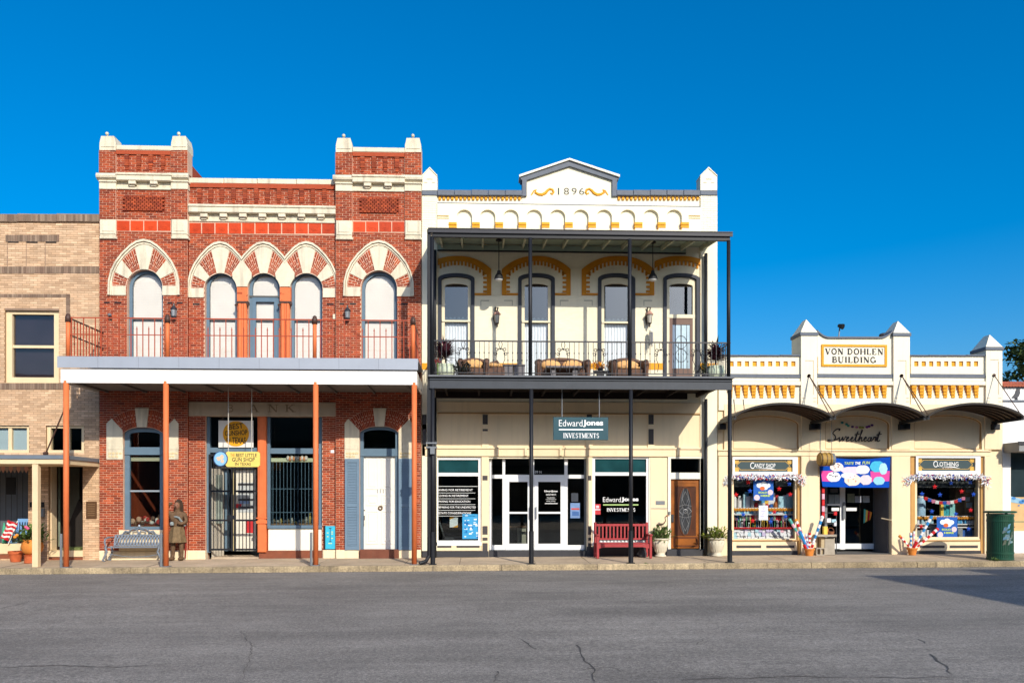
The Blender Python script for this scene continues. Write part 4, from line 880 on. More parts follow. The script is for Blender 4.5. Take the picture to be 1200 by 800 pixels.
# wall lanterns and small fittings
def lantern(px, py, y, label, s_=1.0):
    x, z = PT(px, py, y - .1); t = thing('wall_lantern', label, 'lantern', (x, y - .1, z), 'black lanterns on the red brick wall'); bl = M('lantern_black', (.025, .025, .03), .4, .2, 20, spec=.5)
    mb = MB(); mb.lathe((x, y - .12, z - .25 * s_), [(.03, 0), (.07, .05 * s_), (.085, .08 * s_)], 8); obj('lantern_base', mb, bl, t)
    mb = MB(); mb.lathe((x, y - .12, z - .17 * s_), [(.07, 0), (.085, .2 * s_)], 8); obj('lantern_glass', mb, M('lantern_glass', (.25, .26, .27), .15, .2, 10, spec=.6), t)
    for a_ in range(4): q = a_ * math.pi / 2 + .78; mb = MB(); mb.bar((x + .07 * math.cos(q), y - .12 + .07 * math.sin(q), z - .17 * s_), (x + .085 * math.cos(q), y - .12 + .085 * math.sin(q), z + .03 * s_), .014); obj('lantern_bar', mb, bl, t)
    mb = MB(); mb.lathe((x, y - .12, z + .03 * s_), [(.11, 0), (.05, .09 * s_), (.025, .11 * s_), (.02, .17 * s_), (.002, .2 * s_)], 8); obj('lantern_roof', mb, bl, t)
    mb = MB(); mb.bar((x, y - .12, z - .22 * s_), (x, y, z - .1 * s_), .03); obj('lantern_bracket', mb, bl, t); return t
lantern(204, 364, TW, 'black wall lantern on the left tower beside the arched window'); lantern(407.3, 366, TW, 'black wall lantern on the right tower beside the arched window')
x, z = PT(130.2, 371, TW); t = thing('flood_light', 'small grey flood light on the left tower above the handrail', 'light', (x, TW, z)); mb = MB(); mb.ball((x, TW - .1, z + .03), (.06, .07, .05), 10, 6); obj('lamp_head', mb, grey_pipe, t); mb = MB(); mb.bar((x, TW - .08, z), (x + .02, TW, z - .12), .03); mb.bar((x - .03, TW - .05, z - .1), (x + .05, TW, z - .04), .02); obj('lamp_arm', mb, iron_brown, t)
for px, a_, b_ in ((219.7, 286, 374), (393.8, 290, 420)): mb = MB(); xx = X(px, -.05); mb.tube([(xx, -.03, Z(b_, px)), (xx, -.03, Z(a_, px))], .014, 6); obj('conduit', mb, iron_brown, rb)
mb = MB(); pbox(mb, 390, 368, 394, 373.5, -.05, 0); obj('junction_box', mb, cream_stone, rb)
# cyan board by the white door
cb = thing('cyan_wall_sign', 'narrow cyan sign board fixed low on the brick pier by the white door', 'sign', (X(386.5, -.05), -.05, Z(643, 386)))
mb = MB(); pbox(mb, 381.2, 616, 392.6, 643, -.07, -.03, .004); obj('sign_board', mb, M('sign_cyan', A(60, 190, 222), .5, .08, 8), cb); mb = MB(); pbox(mb, 379.6, 615.5, 381.1, 643.5, -.075, -.02); obj('sign_edge', mb, black, cb)
x, z = PT(387, 627, -.07); mb = MB(); mb.box(x - .008, x + .008, -.074, -.0705, z - .16, z + .2); mb.box(x - .035, x + .035, -.0742, -.0705, z + .2, z + .225); mb.box(x - .035, x + .035, -.0742, -.0705, z - .19, z - .165); obj('sign_pointer', mb, M('sign_navy', (.03, .06, .14), .5, 0), cb)
mb = MB(); [mb.box(x + dx, x + dx + .05, -.0745, -.0708, z + dz, z + dz + .03) for dx, dz in ((.03, .09), (.03, .03), (-.1, -.05), (-.1, .06), (.03, -.1), (-.06, -.25), (0, -.25))]; obj('sign_marks', mb, M('sign_pale', A(214, 226, 170), .6, .1), cb, kind='stuff')
fbox('white_notice', 387.5, 527, 391.5, 530.5, -.016, -.009, white_metal)
# ------------------------------------------------------------------ buff brick building at the left edge
buff_brick = M('buff_brick', A(230, 194, 158, .80), .9, .10, 2, .2, 90, .18, (.25, .19, .14), tone=.18, col2=A(210, 172, 136, .80), fine=.08)
buff_mortar = M('buff_mortar', A(164, 134, 102), .95, .1, 6)
brown_brick = M('brown_soldier_brick', A(150, 128, 108), .9, .12, 4, .2, 80, .1, tone=.22, col2=A(124, 100, 84))
buff_trim = M('buff_trim', A(238, 212, 170), .7, .05, 4, .1, 30, .12, (.4, .32, .22))
bb = thing('buff_brick_building', 'two storey buff brick building with dark soldier bands and one big sash window', 'building', (X(40), 0, 0))
bx0, bx1 = -24.0, X(116.2); bzt = Z(259.6, 60)
BW = Hole((X(6) + X(69)) / 2, (X(69) - X(6)) / 2, Z(448.5, 40), Z(361, 40)); B1 = Hole((X(-40) + X(34)) / 2, (X(34) - X(-40)) / 2, Z(530.5, 20), Z(497.3, 20)); B2 = Hole((X(54) + X(98.5)) / 2, (X(98.5) - X(54)) / 2, Z(531, 75), Z(497.3, 75))
BD = Hole((X(57) + X(97)) / 2, (X(97) - X(57)) / 2, -.1, Z(543, 75)); BS = Hole((X(-90) + X(33)) / 2, (X(33) - X(-90)) / 2, .0, Z(545, 10))
mb = MB(); mb.prism([(bx0, -.35), (bx1, -.35), (bx1, bzt), (bx0, bzt)], .0, .32, [h.pts() for h in (BW, B1, B2, BS)] + [Hole(BD.cx, BD.hw, -.30, BD.zs).pts()]); obj('wall', mb, buff_mortar, bb)
mb = MB(); bricks(mb, bx0, bx1, -.1, bzt, 0, [BW, B1, B2, BD, BS], L=.21, H=.066, j=.010, proud=.006); obj('brick', mb, buff_brick, bb, kind='stuff')
mb = MB(); mb.box(bx0, bx1 - .01, .33, 13, bzt - .5, bzt - .3); obj('roof', mb, slate_paint, bb)
mb = MB(); mb.box(bx0, bx0 + .3, .33, 13, -.3, bzt); mb.box(bx0 + .3, bx1, 12.7, 13, -.3, bzt); obj('side_wall', mb, buff_brick, bb)
def soldier(px0, px1, py0, py1, y=0.0, pr=.02, vert=False, n=None):
    if not vert:
        n = n or int((px1 - px0) / 2.75); mb = MB()
        for k in range(n): mb.tone = random.random(); a = px0 + (px1 - px0) * k / n; pbox(mb, a + .13, py0 + .15, a + (px1 - px0) / n - .13, py1 - .15, y - pr - random.uniform(0, .004), y + .02)
    else:
        n = int((py1 - py0) / 2.7); mb = MB()
        for k in range(n): mb.tone = random.random(); a = py0 + (py1 - py0) * k / n; pbox(mb, px0 + .15, a + .13, px1 - .15, a + (py1 - py0) / n - .13, y - pr, y + .02)
    o = obj('soldier_brick', mb, brown_brick, bb, kind='stuff')
for a, b_ in ((-260, -150), (-150, -30), (-30, 20), (20, 66), (66, 116)): mb = MB(); mb.tone = random.random(); pbox(mb, a + .1, 250.5, b_ - .1, 259.8, -.06, .34, .01); cp = obj('coping', mb, M('brown_coping', A(150, 128, 108), .9, .15, 3, .3, 50, .3, tone=.1), bb)
soldier(-260, 116, 251.2, 259.4, pr=.065); soldier(6.3, 69, 275, 283.2); soldier(-260, 116, 312, 320.4); soldier(-260, 77, 344.3, 348.6, pr=.018); soldier(77.1, 82, 344.3, 418, vert=True, pr=.018); soldier(-260, 82, 448.6, 456.3, pr=.022)
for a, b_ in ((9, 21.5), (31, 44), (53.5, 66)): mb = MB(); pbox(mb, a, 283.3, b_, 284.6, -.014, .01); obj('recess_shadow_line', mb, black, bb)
for a in (8.5, 30.7, 53): mb = MB(); pbox(mb, a - .35, 284.6, a + .35, 311.8, -.0105, .0); obj('panel_joint', mb, brown_brick, bb)
def sash(h, fr_m, rail=None, d=.10, y=.06, glm=None, mull=(), par=bb, name='window_frame'):
    b = MB(); b.ring(h.pts(), h.pts(d), y, y + .14); f = obj(name, b, fr_m, par)
    b = MB(); b.prism(h.pts(d * .95), y + .09, y + .096); obj('window_pane', b, glm or gls, f)
    if rail: b = MB(); b.box(h.cx - h.hw + d, h.cx + h.hw - d, y + .03, y + .12, rail - .04, rail + .04); obj('meeting_rail', b, fr_m, f)
    for m in mull: b = MB(); b.box(m - .05, m + .05, y + .02, y + .12, h.z0 + d, h.zs - d); obj('mullion', b, fr_m, f)
    return f
sash(BW, buff_trim, Z(405.5, 40), .17, glm=glass('dark_glass', (.8, .78, .8), .05)); mb = MB(); pbox(mb, 6, 361.2, 69, 363.5, -.03, .06); obj('window_head', mb, brown_brick, bb)
sash(B1, buff_trim, d=.09, mull=(X(10),)); sash(B2, buff_trim, d=.10, mull=(X(78),))
mb = MB(); pbox(mb, -39, 497, 34, 531, .17, .18); obj('window_blind', mb, M('white_blind', A(226, 236, 244), .6, .04), bb)
mb = MB(); pbox(mb, 8, 363, 67, 446, .25, .26); obj('interior_tone_sheet', mb, M('plum_interior_tone', A(84, 76, 82), .9, .25, 1.5), bb)  # added sheet behind the glass, carries the dim interior tone
mb = MB(); room(mb, X(-40), X(112), .33, 4, Z(534, 60), bzt - .6); obj('interior_wall', mb, M('plum_interior', (.03, .027, .032), .9, .3, 1), bb)
# flat metal canopy over the pavement
CY = -2.1; cz0, cz1_ = Z(543.2, 60, CY), Z(537.6, 60, CY)
mb = MB(); mb.box(-24, X(74, CY), CY, -.02, cz0, cz1_); obj('canopy_fascia', mb, buff_trim, bb); mb = MB(); mb.box(-24, X(74.5, CY) + .02, CY - .03, -.02, cz1_ + .002, Z(533, 60, CY)); obj('canopy_roof', mb, M('canopy_metal', A(130, 140, 150), .45, .1, 3, metal=.3), bb)
x = X(42.4, CY + .08); mb = MB(); mb.box(x - .075, x + .075, CY + .02, CY + .17, G(x, CY), cz0); obj('canopy_post', mb, buff_trim, bb)
x = X(-60, CY + .08); mb = MB(); mb.box(x - .075, x + .075, CY + .02, CY + .17, G(x, CY), cz0); obj('canopy_post', mb, buff_trim, bb)
p0, p1 = PT(53.5, 531.5, CY + .1), PT(79.5, 470, GY); mb = MB(); mb.tube([(p0[0], CY + .1, p0[1]), (p1[0], GY, p1[1])], .022, 6); lx = p0[0]; mb.tube([(lx - .05, CY + .1, p0[1]), (lx + .05, CY + .1, p0[1] + .02)], .05, 8); obj('brace_rod', mb, iron_brown, bb)
# shop bay and stair entrance
wn = M('weathered_blue_board', A(92, 98, 104), .75, .1, 3, .1, 20); sy = .5
mb = MB(); pbox(mb, -60, 546, 33, 637, sy, sy + .1); fb = obj('shop_boarding', mb, wn, bb)
for k in range(8): mb = MB(); pbox(mb, -20 + k * 6.6, 547, -20 + k * 6.6 + .5, 636, sy - .008, sy); obj('board_joint', mb, M('board_joint', (.05, .055, .06), .8, 0), fb)
mb = MB(); pbox(mb, 7, 559, 18, 579, sy - .02, sy - .002); obj('board_notice', mb, black, bb)
mb = MB(); pbox(mb, -60, 637, 33.5, 649, -.02, .6, .02); obj('shop_sill', mb, buff_trim, bb); mb = MB(); pbox(mb, -60, 649.3, 33.4, 657, .0, .5); obj('shop_base', mb, M('brown_base', A(140, 80, 56), .8, .15, 6), bb)
awn = thing('scalloped_valance', 'faded striped scalloped valance under the flat canopy at the left edge', 'awning', (X(15, -.1), -.1, Z(553, 15)))
for k in range(10):
    a = -12 + k * 4.5; q = PP([(a, 545.2), (a + 4.4, 545.2), (a + 4.4, 550), (a + 2.2, 554), (a, 550)], -.08); mb = MB(); mb.prism(q[::-1], -.085, -.07); obj('scallop', mb, M('valance_pink', A(214, 160, 140), .8, .1) if k % 2 else M('valance_grey', A(170, 150, 140), .8, .1), awn)
ent_w = M('entry_wall', A(196, 172, 132), .8, .1, 2); dk = M('dark_door', (.035, .018, .012), .5, .2, 6)
mb = MB(); x0, x1 = X(57.2), X(96.8); mb.face([(x0, .3, -.1), (x0, 1.6, -.1), (x0, 1.6, BD.zs), (x0, .3, BD.zs)]); mb.face([(x1, 1.6, -.1), (x1, .3, -.1), (x1, .3, BD.zs), (x1, 1.6, BD.zs)]); mb.face([(x0, 1.0, -.1), (x1, 1.0, -.1), (x1, 1.0, BD.zs), (x0, 1.0, BD.zs)]); mb.face([(x0, .3, BD.zs + .01), (x0, 1.6, BD.zs + .01), (x1, 1.6, BD.zs + .01), (x1, .3, BD.zs + .01)]); obj('entry_wall', mb, dk, bb)
fb2 = lambda n_, a, t_, b_, bt, y0, y1, m, c=0.0: fbox(n_, a, t_, b_, bt, y0, y1, m, bb, c)
fb2('entry_jamb', 57.4, 544, 60.5, 646, .1, .4, buff_trim); fb2('entry_door', 67, 548, 70, 640, .55, .6, M('sage_panel', A(130, 140, 120), .6, .1)); fb2('stair_wall', 70.2, 548, 93, 638, .9, .95, M('stair_wall', A(96, 96, 84), .8, .2, 2))
mb = MB(); p = PP([(70, 640), (92, 585), (96, 590), (96, 640)], .8); mb.prism(p[::-1] if False else p, .8, .88); obj('stair_string', mb, M('stair_dark', (.02, .015, .012), .7, .2), bb)
fb2('entry_step', 57.4, 645, 97, 652, -.03, .9, buff_trim); fb2('entry_riser', 57.4, 652.2, 97, 662, .0, .9, M('brown_base', A(140, 80, 56), .8, .15, 6)); fb2('entry_mat', 70, 641.5, 94, 644.8, .2, .8, M('moss_mat', A(110, 120, 70), .9, .2, 9))
pq = thing('bronze_plaque', 'dark bronze plaque on the buff brick pier beside the stair entrance', 'plaque', (X(106.5), -.01, Z(607, 106))); mb = MB(); pbox(mb, 100.6, 587.3, 113, 607.4, -.04, -.008, .01); obj('plaque_plate', mb, M('bronze', A(104, 74, 50), .45, .15, 20, .3, 60, metal=.3), pq)
mb = MB()
for k in range(6): pbox(mb, 102.5, 590 + k * 2.6, 111, 591 + k * 2.6, -.0425, -.0401)
obj('plaque_lines', mb, M('bronze_worn', A(140, 108, 76), .5, .1, metal=.3), pq, kind='stuff')
t = thing('mail_box', 'small grey mail box under a black slot on the buff pier', 'mailbox', (X(47), -.06, Z(600, 47))); mb = MB(); pbox(mb, 45.5, 595.5, 50.5, 605.5, -.12, -.008, .01); obj('box_body', mb, grey_pipe, t); mb = MB(); pbox(mb, 34.5, 588, 51, 594, -.05, -.008, .01); obj('slot_plate', mb, black, t)
# ------------------------------------------------------------------ white building with the pediment
EY = -.03
ej_white = M('painted_brick_white', A(252, 242, 212), .65, .04, 1.2, .12, 60, .2, (.55, .48, .36), tone=.02)
ej = thing('white_gallery_building', 'white painted two storey building with a dated pediment and a black iron double gallery', 'building', (X(668), 0, 0))
ex0, ex1 = X(494.3, EY), X(840.6, EY)
ezt = Z(229, 668, EY)
U = [pxhole(513.5, 320.5, 556, 450, EY, 327), pxhole(607.3, 320.5, 650, 450, EY, 327), pxhole(700.8, 320.5, 744, 450, EY, 327), pxhole(777.3, 320.5, 819.6, 450, EY, 327)]
def eh(a, t_, b_, bt): return pxhole(a, t_, b_, bt, EY)
SH = [eh(510.5, 535.5, 563.5, 636), Hole(0, 0, 0, 0), eh(694.5, 534.5, 760.5, 636), eh(783.5, 536.5, 824, 670)]
SH[1] = eh(573, 537, 687.5, 670)
for h in (SH[1], SH[3]): h.z0 = -.1
mb = MB(); mb.prism([(ex0, -.35), (ex1, -.35), (ex1, ezt), (ex0, ezt)], EY, EY + .33, [h.pts() for h in U] + [SH[0].pts(), SH[2].pts()] + [Hole(h.cx, h.hw, -.3, h.zs).pts() for h in (SH[1], SH[3])]); obj('wall', mb, ej_white, ej)
mb = MB(); bricks(mb, X(513, EY), X(820.5, EY), Z(440, 668, EY), Z(271, 668, EY), EY, U, L=.21, H=.0667, j=.006, proud=.004); obj('painted_brick', mb, ej_white, ej, kind='stuff')
mb = MB(); mb.box(ex0 + .01, ex1 - .01, EY + .34, 13, ezt - .9, ezt - .7); obj('roof', mb, slate_paint, ej)
mb = MB(); mb.box(ex0 + .3, ex1 - .3, 12.7, 13, -.3, ezt - .7); mb.box(ex0, ex0 + .29, EY + .331, 13, -.3, ezt - .5); mb.box(ex1 - .29, ex1, EY + .331, 13, -.3, ezt - .5); obj('side_wall', mb, ej_white, ej)
def eb(n_, a, t_, b_, bt, pr, m, c=.01, back=.02, par=None): return fbox(n_, a, t_, b_, bt, EY - pr, EY + back, m, par or ej, c)
for a, b_, dx in ((494.6, 512.3, 0), (820.9, 840.4, 0)):
    m_ = (a + b_) / 2; pts = PP([(a, 223), (b_, 223), (b_, 206), (m_, 197.3), (a, 206)], EY - .06); mb = MB(); mb.prism(pts, EY - .06, EY + .40); obj('pier_cap', mb, ej_white, ej)
    q = PP([(a - .2, 206.3), (m_, 197.0), (b_ + .2, 206.3), (b_ + .2, 205.2), (m_, 195.6), (a - .2, 205.2)], EY - .085); mb = MB(); mb.prism(q, EY - .085, EY + .41); obj('cap_edge', mb, ej_white, ej)
    mb = MB(); pbox(mb, m_ - 3.5, 209.5, m_ + 3.5, 210.6, EY - .063, EY - .058); pbox(mb, m_ - 6.5, 213.5, m_ - 2.5, 214.4, EY - .063, EY - .058); pbox(mb, m_ + 2.5, 213.5, m_ + 6.5, 214.4, EY - .063, EY - .058); obj('weathering_line', mb, M('grey_line', A(170, 165, 150), .8, 0), ej)
    eb('pier_band', a - .2, 223.2, b_ + .2, 228.6, .09, slate_paint); mb = MB(); x0, x1, z0, z1 = RB(a, 228.8, b_, 271, EY - .05); mb.box(x0, x1, EY - .048, EY + .3, z0, z1); obj('pier', mb, ej_white, ej)
    mb = MB(); bricks(mb, x0, x1, z0, z1, EY - .05, L=.21, j=.006, proud=.004); obj('painted_brick', mb, ej_white, ej, kind='stuff')
    x0, x1, z0, z1 = RB(a, 271, b_, 645, EY - .05); mb = MB(); mb.box(x0, x1, EY - .05, EY + .02, z0, z1 - .002); obj('pier', mb, ej_white, ej)
for a, b_ in ((512.4, 611.8), (722.6, 820.8)):
    n_ = 5
    for k in range(n_): q0, q1 = a + (b_ - a) * k / n_, a + (b_ - a) * (k + 1) / n_; eb('coping', q0 + .12, 222.3 + random.uniform(-.25, .25), q1 - .12, 228.9, .12, slate_paint, .015, .38)
    for k in range(20): c = a + 3 + (b_ - a - 6) * k / 19; eb('dentil', c - 1.35, 229.1, c + 1.35, 234, .05, yellow_paint, .004)
    eb('dentil_course', a, 229.05, b_, 230.4, .045, ej_white, .004)
# pediment
mb = MB(); mb.prism(PP([(612, 240), (723, 240), (723, 207.5), (667.5, 188), (612, 207.5)], EY - .02), EY - .02, EY + .3); obj('pediment', mb, ej_white, ej)
mb = MB()
for q in ([(612, 229.5), (617.3, 229.5), (617.3, 208.6), (612, 206)], [(717.7, 229.5), (723, 229.5), (723, 206), (717.7, 208.6)], [(609.5, 207.6), (667.5, 188.6), (667.5, 194.5), (616.2, 211.4), (610.5, 210.5)], [(667.5, 188.6), (725.5, 207.6), (724.5, 210.5), (718.8, 211.4), (667.5, 194.5)]): mb.prism(PP(q, EY - .1), EY - .1 - random.uniform(0, .003), EY + .32)
obj('pediment_band', mb, slate_paint, ej); mb = MB()
for q in ([(608.6, 207.2), (667.5, 187.2), (667.5, 185.2), (608.6, 204.6)], [(667.5, 187.2), (726.4, 207.2), (726.4, 204.6), (667.5, 185.2)]): mb.prism(PP(q, EY - .16), EY - .16, EY + .36)
obj('raking_cornice', mb, white_paint, ej)
for ch, a in (('1', 651.5), ('8', 660.8), ('9', 669.8), ('6', 678.6)): ptext(ch, a + (2.2 if ch == '1' else 0), 220.3, a + (3.9 if ch == '1' else 6), 228.4, EY - .021, M('date_grey', (.06, .06, .06), .6, 0), ej)
for sg in (-1, 1):
    c = 667.5; f = lambda d, v: PT(c + sg * d, v, EY - .022); pts = [(19.5, 221.8), (22.5, 221.2), (24.3, 223.6), (22.4, 226.2), (20.2, 225), (20.6, 223), (23, 222.6), (25.5, 226.2), (29, 229), (33.5, 229.2), (38, 227.4), (42, 225.2), (46.5, 228.8)] if False else [(22, 227), (20, 225.8), (20.4, 223), (23, 221.7), (25.2, 223.2), (26, 226), (28.5, 228.7), (32.5, 229.3), (36.5, 228), (40, 225.4), (42.6, 222.2), (42, 226), (45.5, 229.8)]
    pts = [(22.5, 226.3), (20.3, 227.6), (18.8, 225.4), (20, 222.4), (23.2, 221.5), (26, 223.4), (28.5, 226.4), (32.4, 228.3), (36.5, 227.8), (40.4, 225.6), (39.5, 222.6), (41.6, 223.4), (44, 227.4), (45.3, 228.8)]
    mb = MB(); mb.tube([(f(*p)[0], EY - .024, f(*p)[1]) for p in pts], [.025, .03, .035, .035, .035, .04, .045, .045, .04, .035, .03, .02, .02, .012], 6); obj('scroll_ornament', mb, yellow_paint, ej)
eb('string_course', 512.4, 239.4, 820.8, 241.7, .05, slate_paint, .006)
# blind arcade: a front sheet with arched openings, and stepped corbels
az0, az1 = Z(270.9, 668, EY), Z(241.9, 668, EY); hs_ = []
for k in range(10): c = 544.2 + k * 27.23; hs_.append(pxhole(c - 9, 246.8, c + 9, 270.5, EY, 255.3))
mb = MB(); mb.prism([(X(512.5, EY), az0 - .01), (X(820.7, EY), az0 - .01), (X(820.7, EY), az1), (X(512.5, EY), az1)], EY - .09, EY + .01, [h.pts() for h in hs_]); obj('blind_arcade', mb, ej_white, ej)
arc_yel = M('arch_edge_tan', A(206, 176, 110), .7, .1)
for k in range(11):
    c = 530.6 + k * 27.23
    for r_ in range(3): eb('corbel', c - 4.6, 260.3 + r_ * 3.45, c + 4.6, 263.4 + r_ * 3.45, .125 - r_ * .02, yellow_paint, .004)
for a, b_ in ((512.6, 526), (807.3, 820.7)): eb('corner_moulding', a, 252.2, b_, 253.4, .11, arc_yel, .003); eb('corner_moulding', a, 255.2, b_, 256, .105, arc_yel, .003)
# upper storey arches and windows
yel_up = M('shaded_yellow_paint', A(226, 146, 20, .76), .65, .10, 6, .15, 40); surr = M('charcoal_surround', A(62, 66, 76), .6, .08, 5, .1, 30); sash_c = M('cream_sash', A(240, 228, 196), .5, .03)  # hood yellow deepened: shade under the gallery roof is in the colour
def segarch(cx, hw, ytop, yend, th, n=16):              # band following a segmental arch, photo pixels
    f = lambda t, d: (cx + (hw - d) * t, ytop + d + (yend - ytop) * abs(t) ** 2.4)
    return [f(-1 + 2 * k / n, 0) for k in range(n + 1)], [f(-1 + 2 * k / n, th) for k in range(n + 1)]
HC = [(535.2, 40.5), (628.5, 40.3), (724.3, 42.5), (796.8, 43.4)]
for k, ((c, hw), h) in enumerate(zip(HC, U)):
    lo, hi = (c - hw, c + hw); lo = 513.2 if k == 0 else lo; hi = 839.8 if k == 3 else hi
    if k == 3: lo = 767.2
    o, i = segarch(c, hw, 300, 315.5, 5.6); band = o + i[::-1]; band = clipx(clipx(band, hi, True), lo, False)
    mb = MB(); mb.prism(PP(band, EY - .03)[::-1], EY - .045, EY); obj('hood_band', mb, yel_up, ej)
    n_ = 16
    for j in range(n_):
        t = -1 + 2 * (j + .5) / n_; px = c + (hw - 7) * t
        if px < lo + 1 or px > hi - 1: continue
        py = 305.8 + 14.5 * abs(t) ** 2.3; eb('hood_tooth', px - 1.2, py - .5, px + 1.2, py + 4.6, .035, yel_up, 0)
    for s_ in (-1, 1):
        e = c + s_ * hw
        if (k == 0 and s_ < 0): continue
        if k == 3 and s_ < 0: continue
        a, b_ = (e, e + 5.2) if s_ < 0 else (e - 5.2, e)
        eb('hood_leg', a, 315.7, b_, 345.6, .04, yel_up, 0)
        for j in range(5): zt = 319 + j * 5.3; eb('hood_tooth', (b_ + .1 if s_ < 0 else a - 4.3), zt, (b_ + 4.3 if s_ < 0 else a - .1), zt + 2.3, .035, yel_up, 0)
        hx = [(X(h_.cx) if False else h_.cx) for h_ in U][k]
        wl, wr_ = (513.5, 556, 607.3, 650, 700.8, 744, 777.3, 819.6)[2 * k:2 * k + 2]
        if s_ < 0: eb('hood_foot', b_ + .1, 343.4, wl - .2, 345.6, .042, yel_up, 0)
        else: eb('hood_foot', wr_ + .2, 343.4, a - .1, 345.6, .042, yel_up, 0)
        m_ = (a + b_) / 2 - s_ * 5
        eb('relief_panel', m_ - 5, 351.5, m_ + 5, 352.6, .012, M('relief_grey', A(190, 182, 160), .8, 0), 0); eb('relief_panel', m_ - 5 if s_ > 0 else m_ + 4.2, 352.7, m_ - 4.2 if s_ > 0 else m_ + 5, 358, .012, M('relief_grey', A(190, 182, 160), .8, 0), 0)
curt = M('lace_curtain', A(232, 240, 246), .8, .04, 2)
for k, h in enumerate(U):
    s_ = Hole(h.cx, h.hw + .004, h.z0, h.zs, h.rise); b = MB(); b.ring(s_.pts(), h.pts(.10, d0=.0), EY - .05, EY + .12); obj('window_surround', b, surr, ej)
    q = Hole(h.cx, h.hw - .105, h.z0, h.zs - .05, h.rise - .06); wf = .09; q2 = Hole(q.cx, q.hw - wf, q.z0 + .02, q.zs - .16, max(q.rise - .05, .08))
    b = MB(); b.ring(q.pts(), q2.pts(), EY + .03, EY + .13); fr = obj('window_frame', b, sash_c, ej)
    zr = Z(376.5, 640, EY)
    p_ = q2.pts(); b = MB(); b.prism([(p_[0][0], zr), (p_[1][0], zr)] + p_[2:], EY + .10, EY + .106); obj('window_pane', b, gls_sky, fr)
    b = MB(); b.prism([p_[0], p_[1], (p_[1][0], zr), (p_[0][0], zr)], EY + .11, EY + .116); obj('window_pane', b, glass('clear_glass', (1, 1, 1), .02), fr)
    if k < 3:
        b = MB(); b.box(q.cx - q.hw + wf - .08, q.cx + q.hw - wf + .08, EY + .0, EY + .12, zr - .035, zr + .015); obj('meeting_rail', b, sash_c, fr)
        b = MB(); n_ = 26; w_ = q.hw - wf - .01; vs = []
        for j in range(n_ + 1): xx = q.cx - w_ + 2 * w_ * j / n_; yy = EY + .16 + .015 * math.sin(j * 1.9); vs += [(xx, yy, h.z0), (xx, yy, zr + .12 + .03 * math.sin(j * 1.3))]
        b.mesh(vs, [(2 * j, 2 * j + 2, 2 * j + 3, 2 * j + 1) for j in range(n_)]); obj('lace_curtain', b, curt, fr)
    b = MB(); b.prism(q2.pts(), EY + .5, EY + .51); obj('reflection_backing', b, M('sky_reflection_blue', (.03, .062, .105), .9, .1), ej)  # blue sheet behind the panes, sky reflection put into its colour
    a_ = q2.pts()[2:]; b = MB(); b.prism(a_, EY + .092, EY + .099); obj('painted_arch_shadow', b, M('arch_shade_dark', (.03, .02, .012), .8, .1), fr)  # dark sheet painted in for the shadow at the arch top
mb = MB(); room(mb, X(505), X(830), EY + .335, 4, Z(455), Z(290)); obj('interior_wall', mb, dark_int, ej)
# balcony door
h = U[3]; dkb = M('brown_door', A(122, 96, 84), .6, .1, 6); x0, x1, z0, z1 = RB(784, 372.8, 814.2, 443, EY); yd = EY + .04
mb = MB(); zi0, zi1 = z0 + .3, Z(380, 800, EY); xi0, xi1 = X(788.5, EY), X(809, EY); mb.ring([(x0, z0), (x1, z0), (x1, z1), (x0, z1)], [(xi0, zi0), (xi1, zi0), (xi1, zi1), (xi0, zi1)], yd, yd + .05); bd = obj('balcony_door', mb, dkb, ej)
mb = MB(); mb.box(xi0, xi1, yd + .02, yd + .03, zi0, zi1); obj('leaded_glass', mb, M('leaded_pale', A(190, 214, 226), .2, .15, 4, spec=.6), bd)
mb = MB(); xm = (xi0 + xi1) / 2
for dx in (-.17, 0, .17): mb.tube([(xm + dx, yd + .015, zi0), (xm + dx, yd + .015, zi1)], .008 if dx else .016, 5)
for zz in (.3, .6): mb.tube([(xm + .17 * math.sin(q / 12 * 6.283), yd + .015, zi0 + (zi1 - zi0) * zz + .2 * math.cos(q / 12 * 6.283)) for q in range(13)], .008, 5, False)
obj('lead_came', mb, dark_grey, bd); eb('door_transom_bar', 779, 368.4, 818, 372.6, -.02, sash_c, 0, .14)
eb('wainscot_band', 556.5, 425.3, 607, 433, .015, yellow_paint, 0); eb('wainscot_band', 650.4, 425.3, 700.4, 433, .015, yellow_paint, 0); eb('wainscot_band', 744.4, 425.3, 776.8, 433, .015, yellow_paint, 0); eb('wainscot_band', 494.6, 425.3, 512, 433, .06, yellow_paint, 0); eb('wainscot_band', 820.9, 425.3, 840.4, 433, .06, yellow_paint, 0)
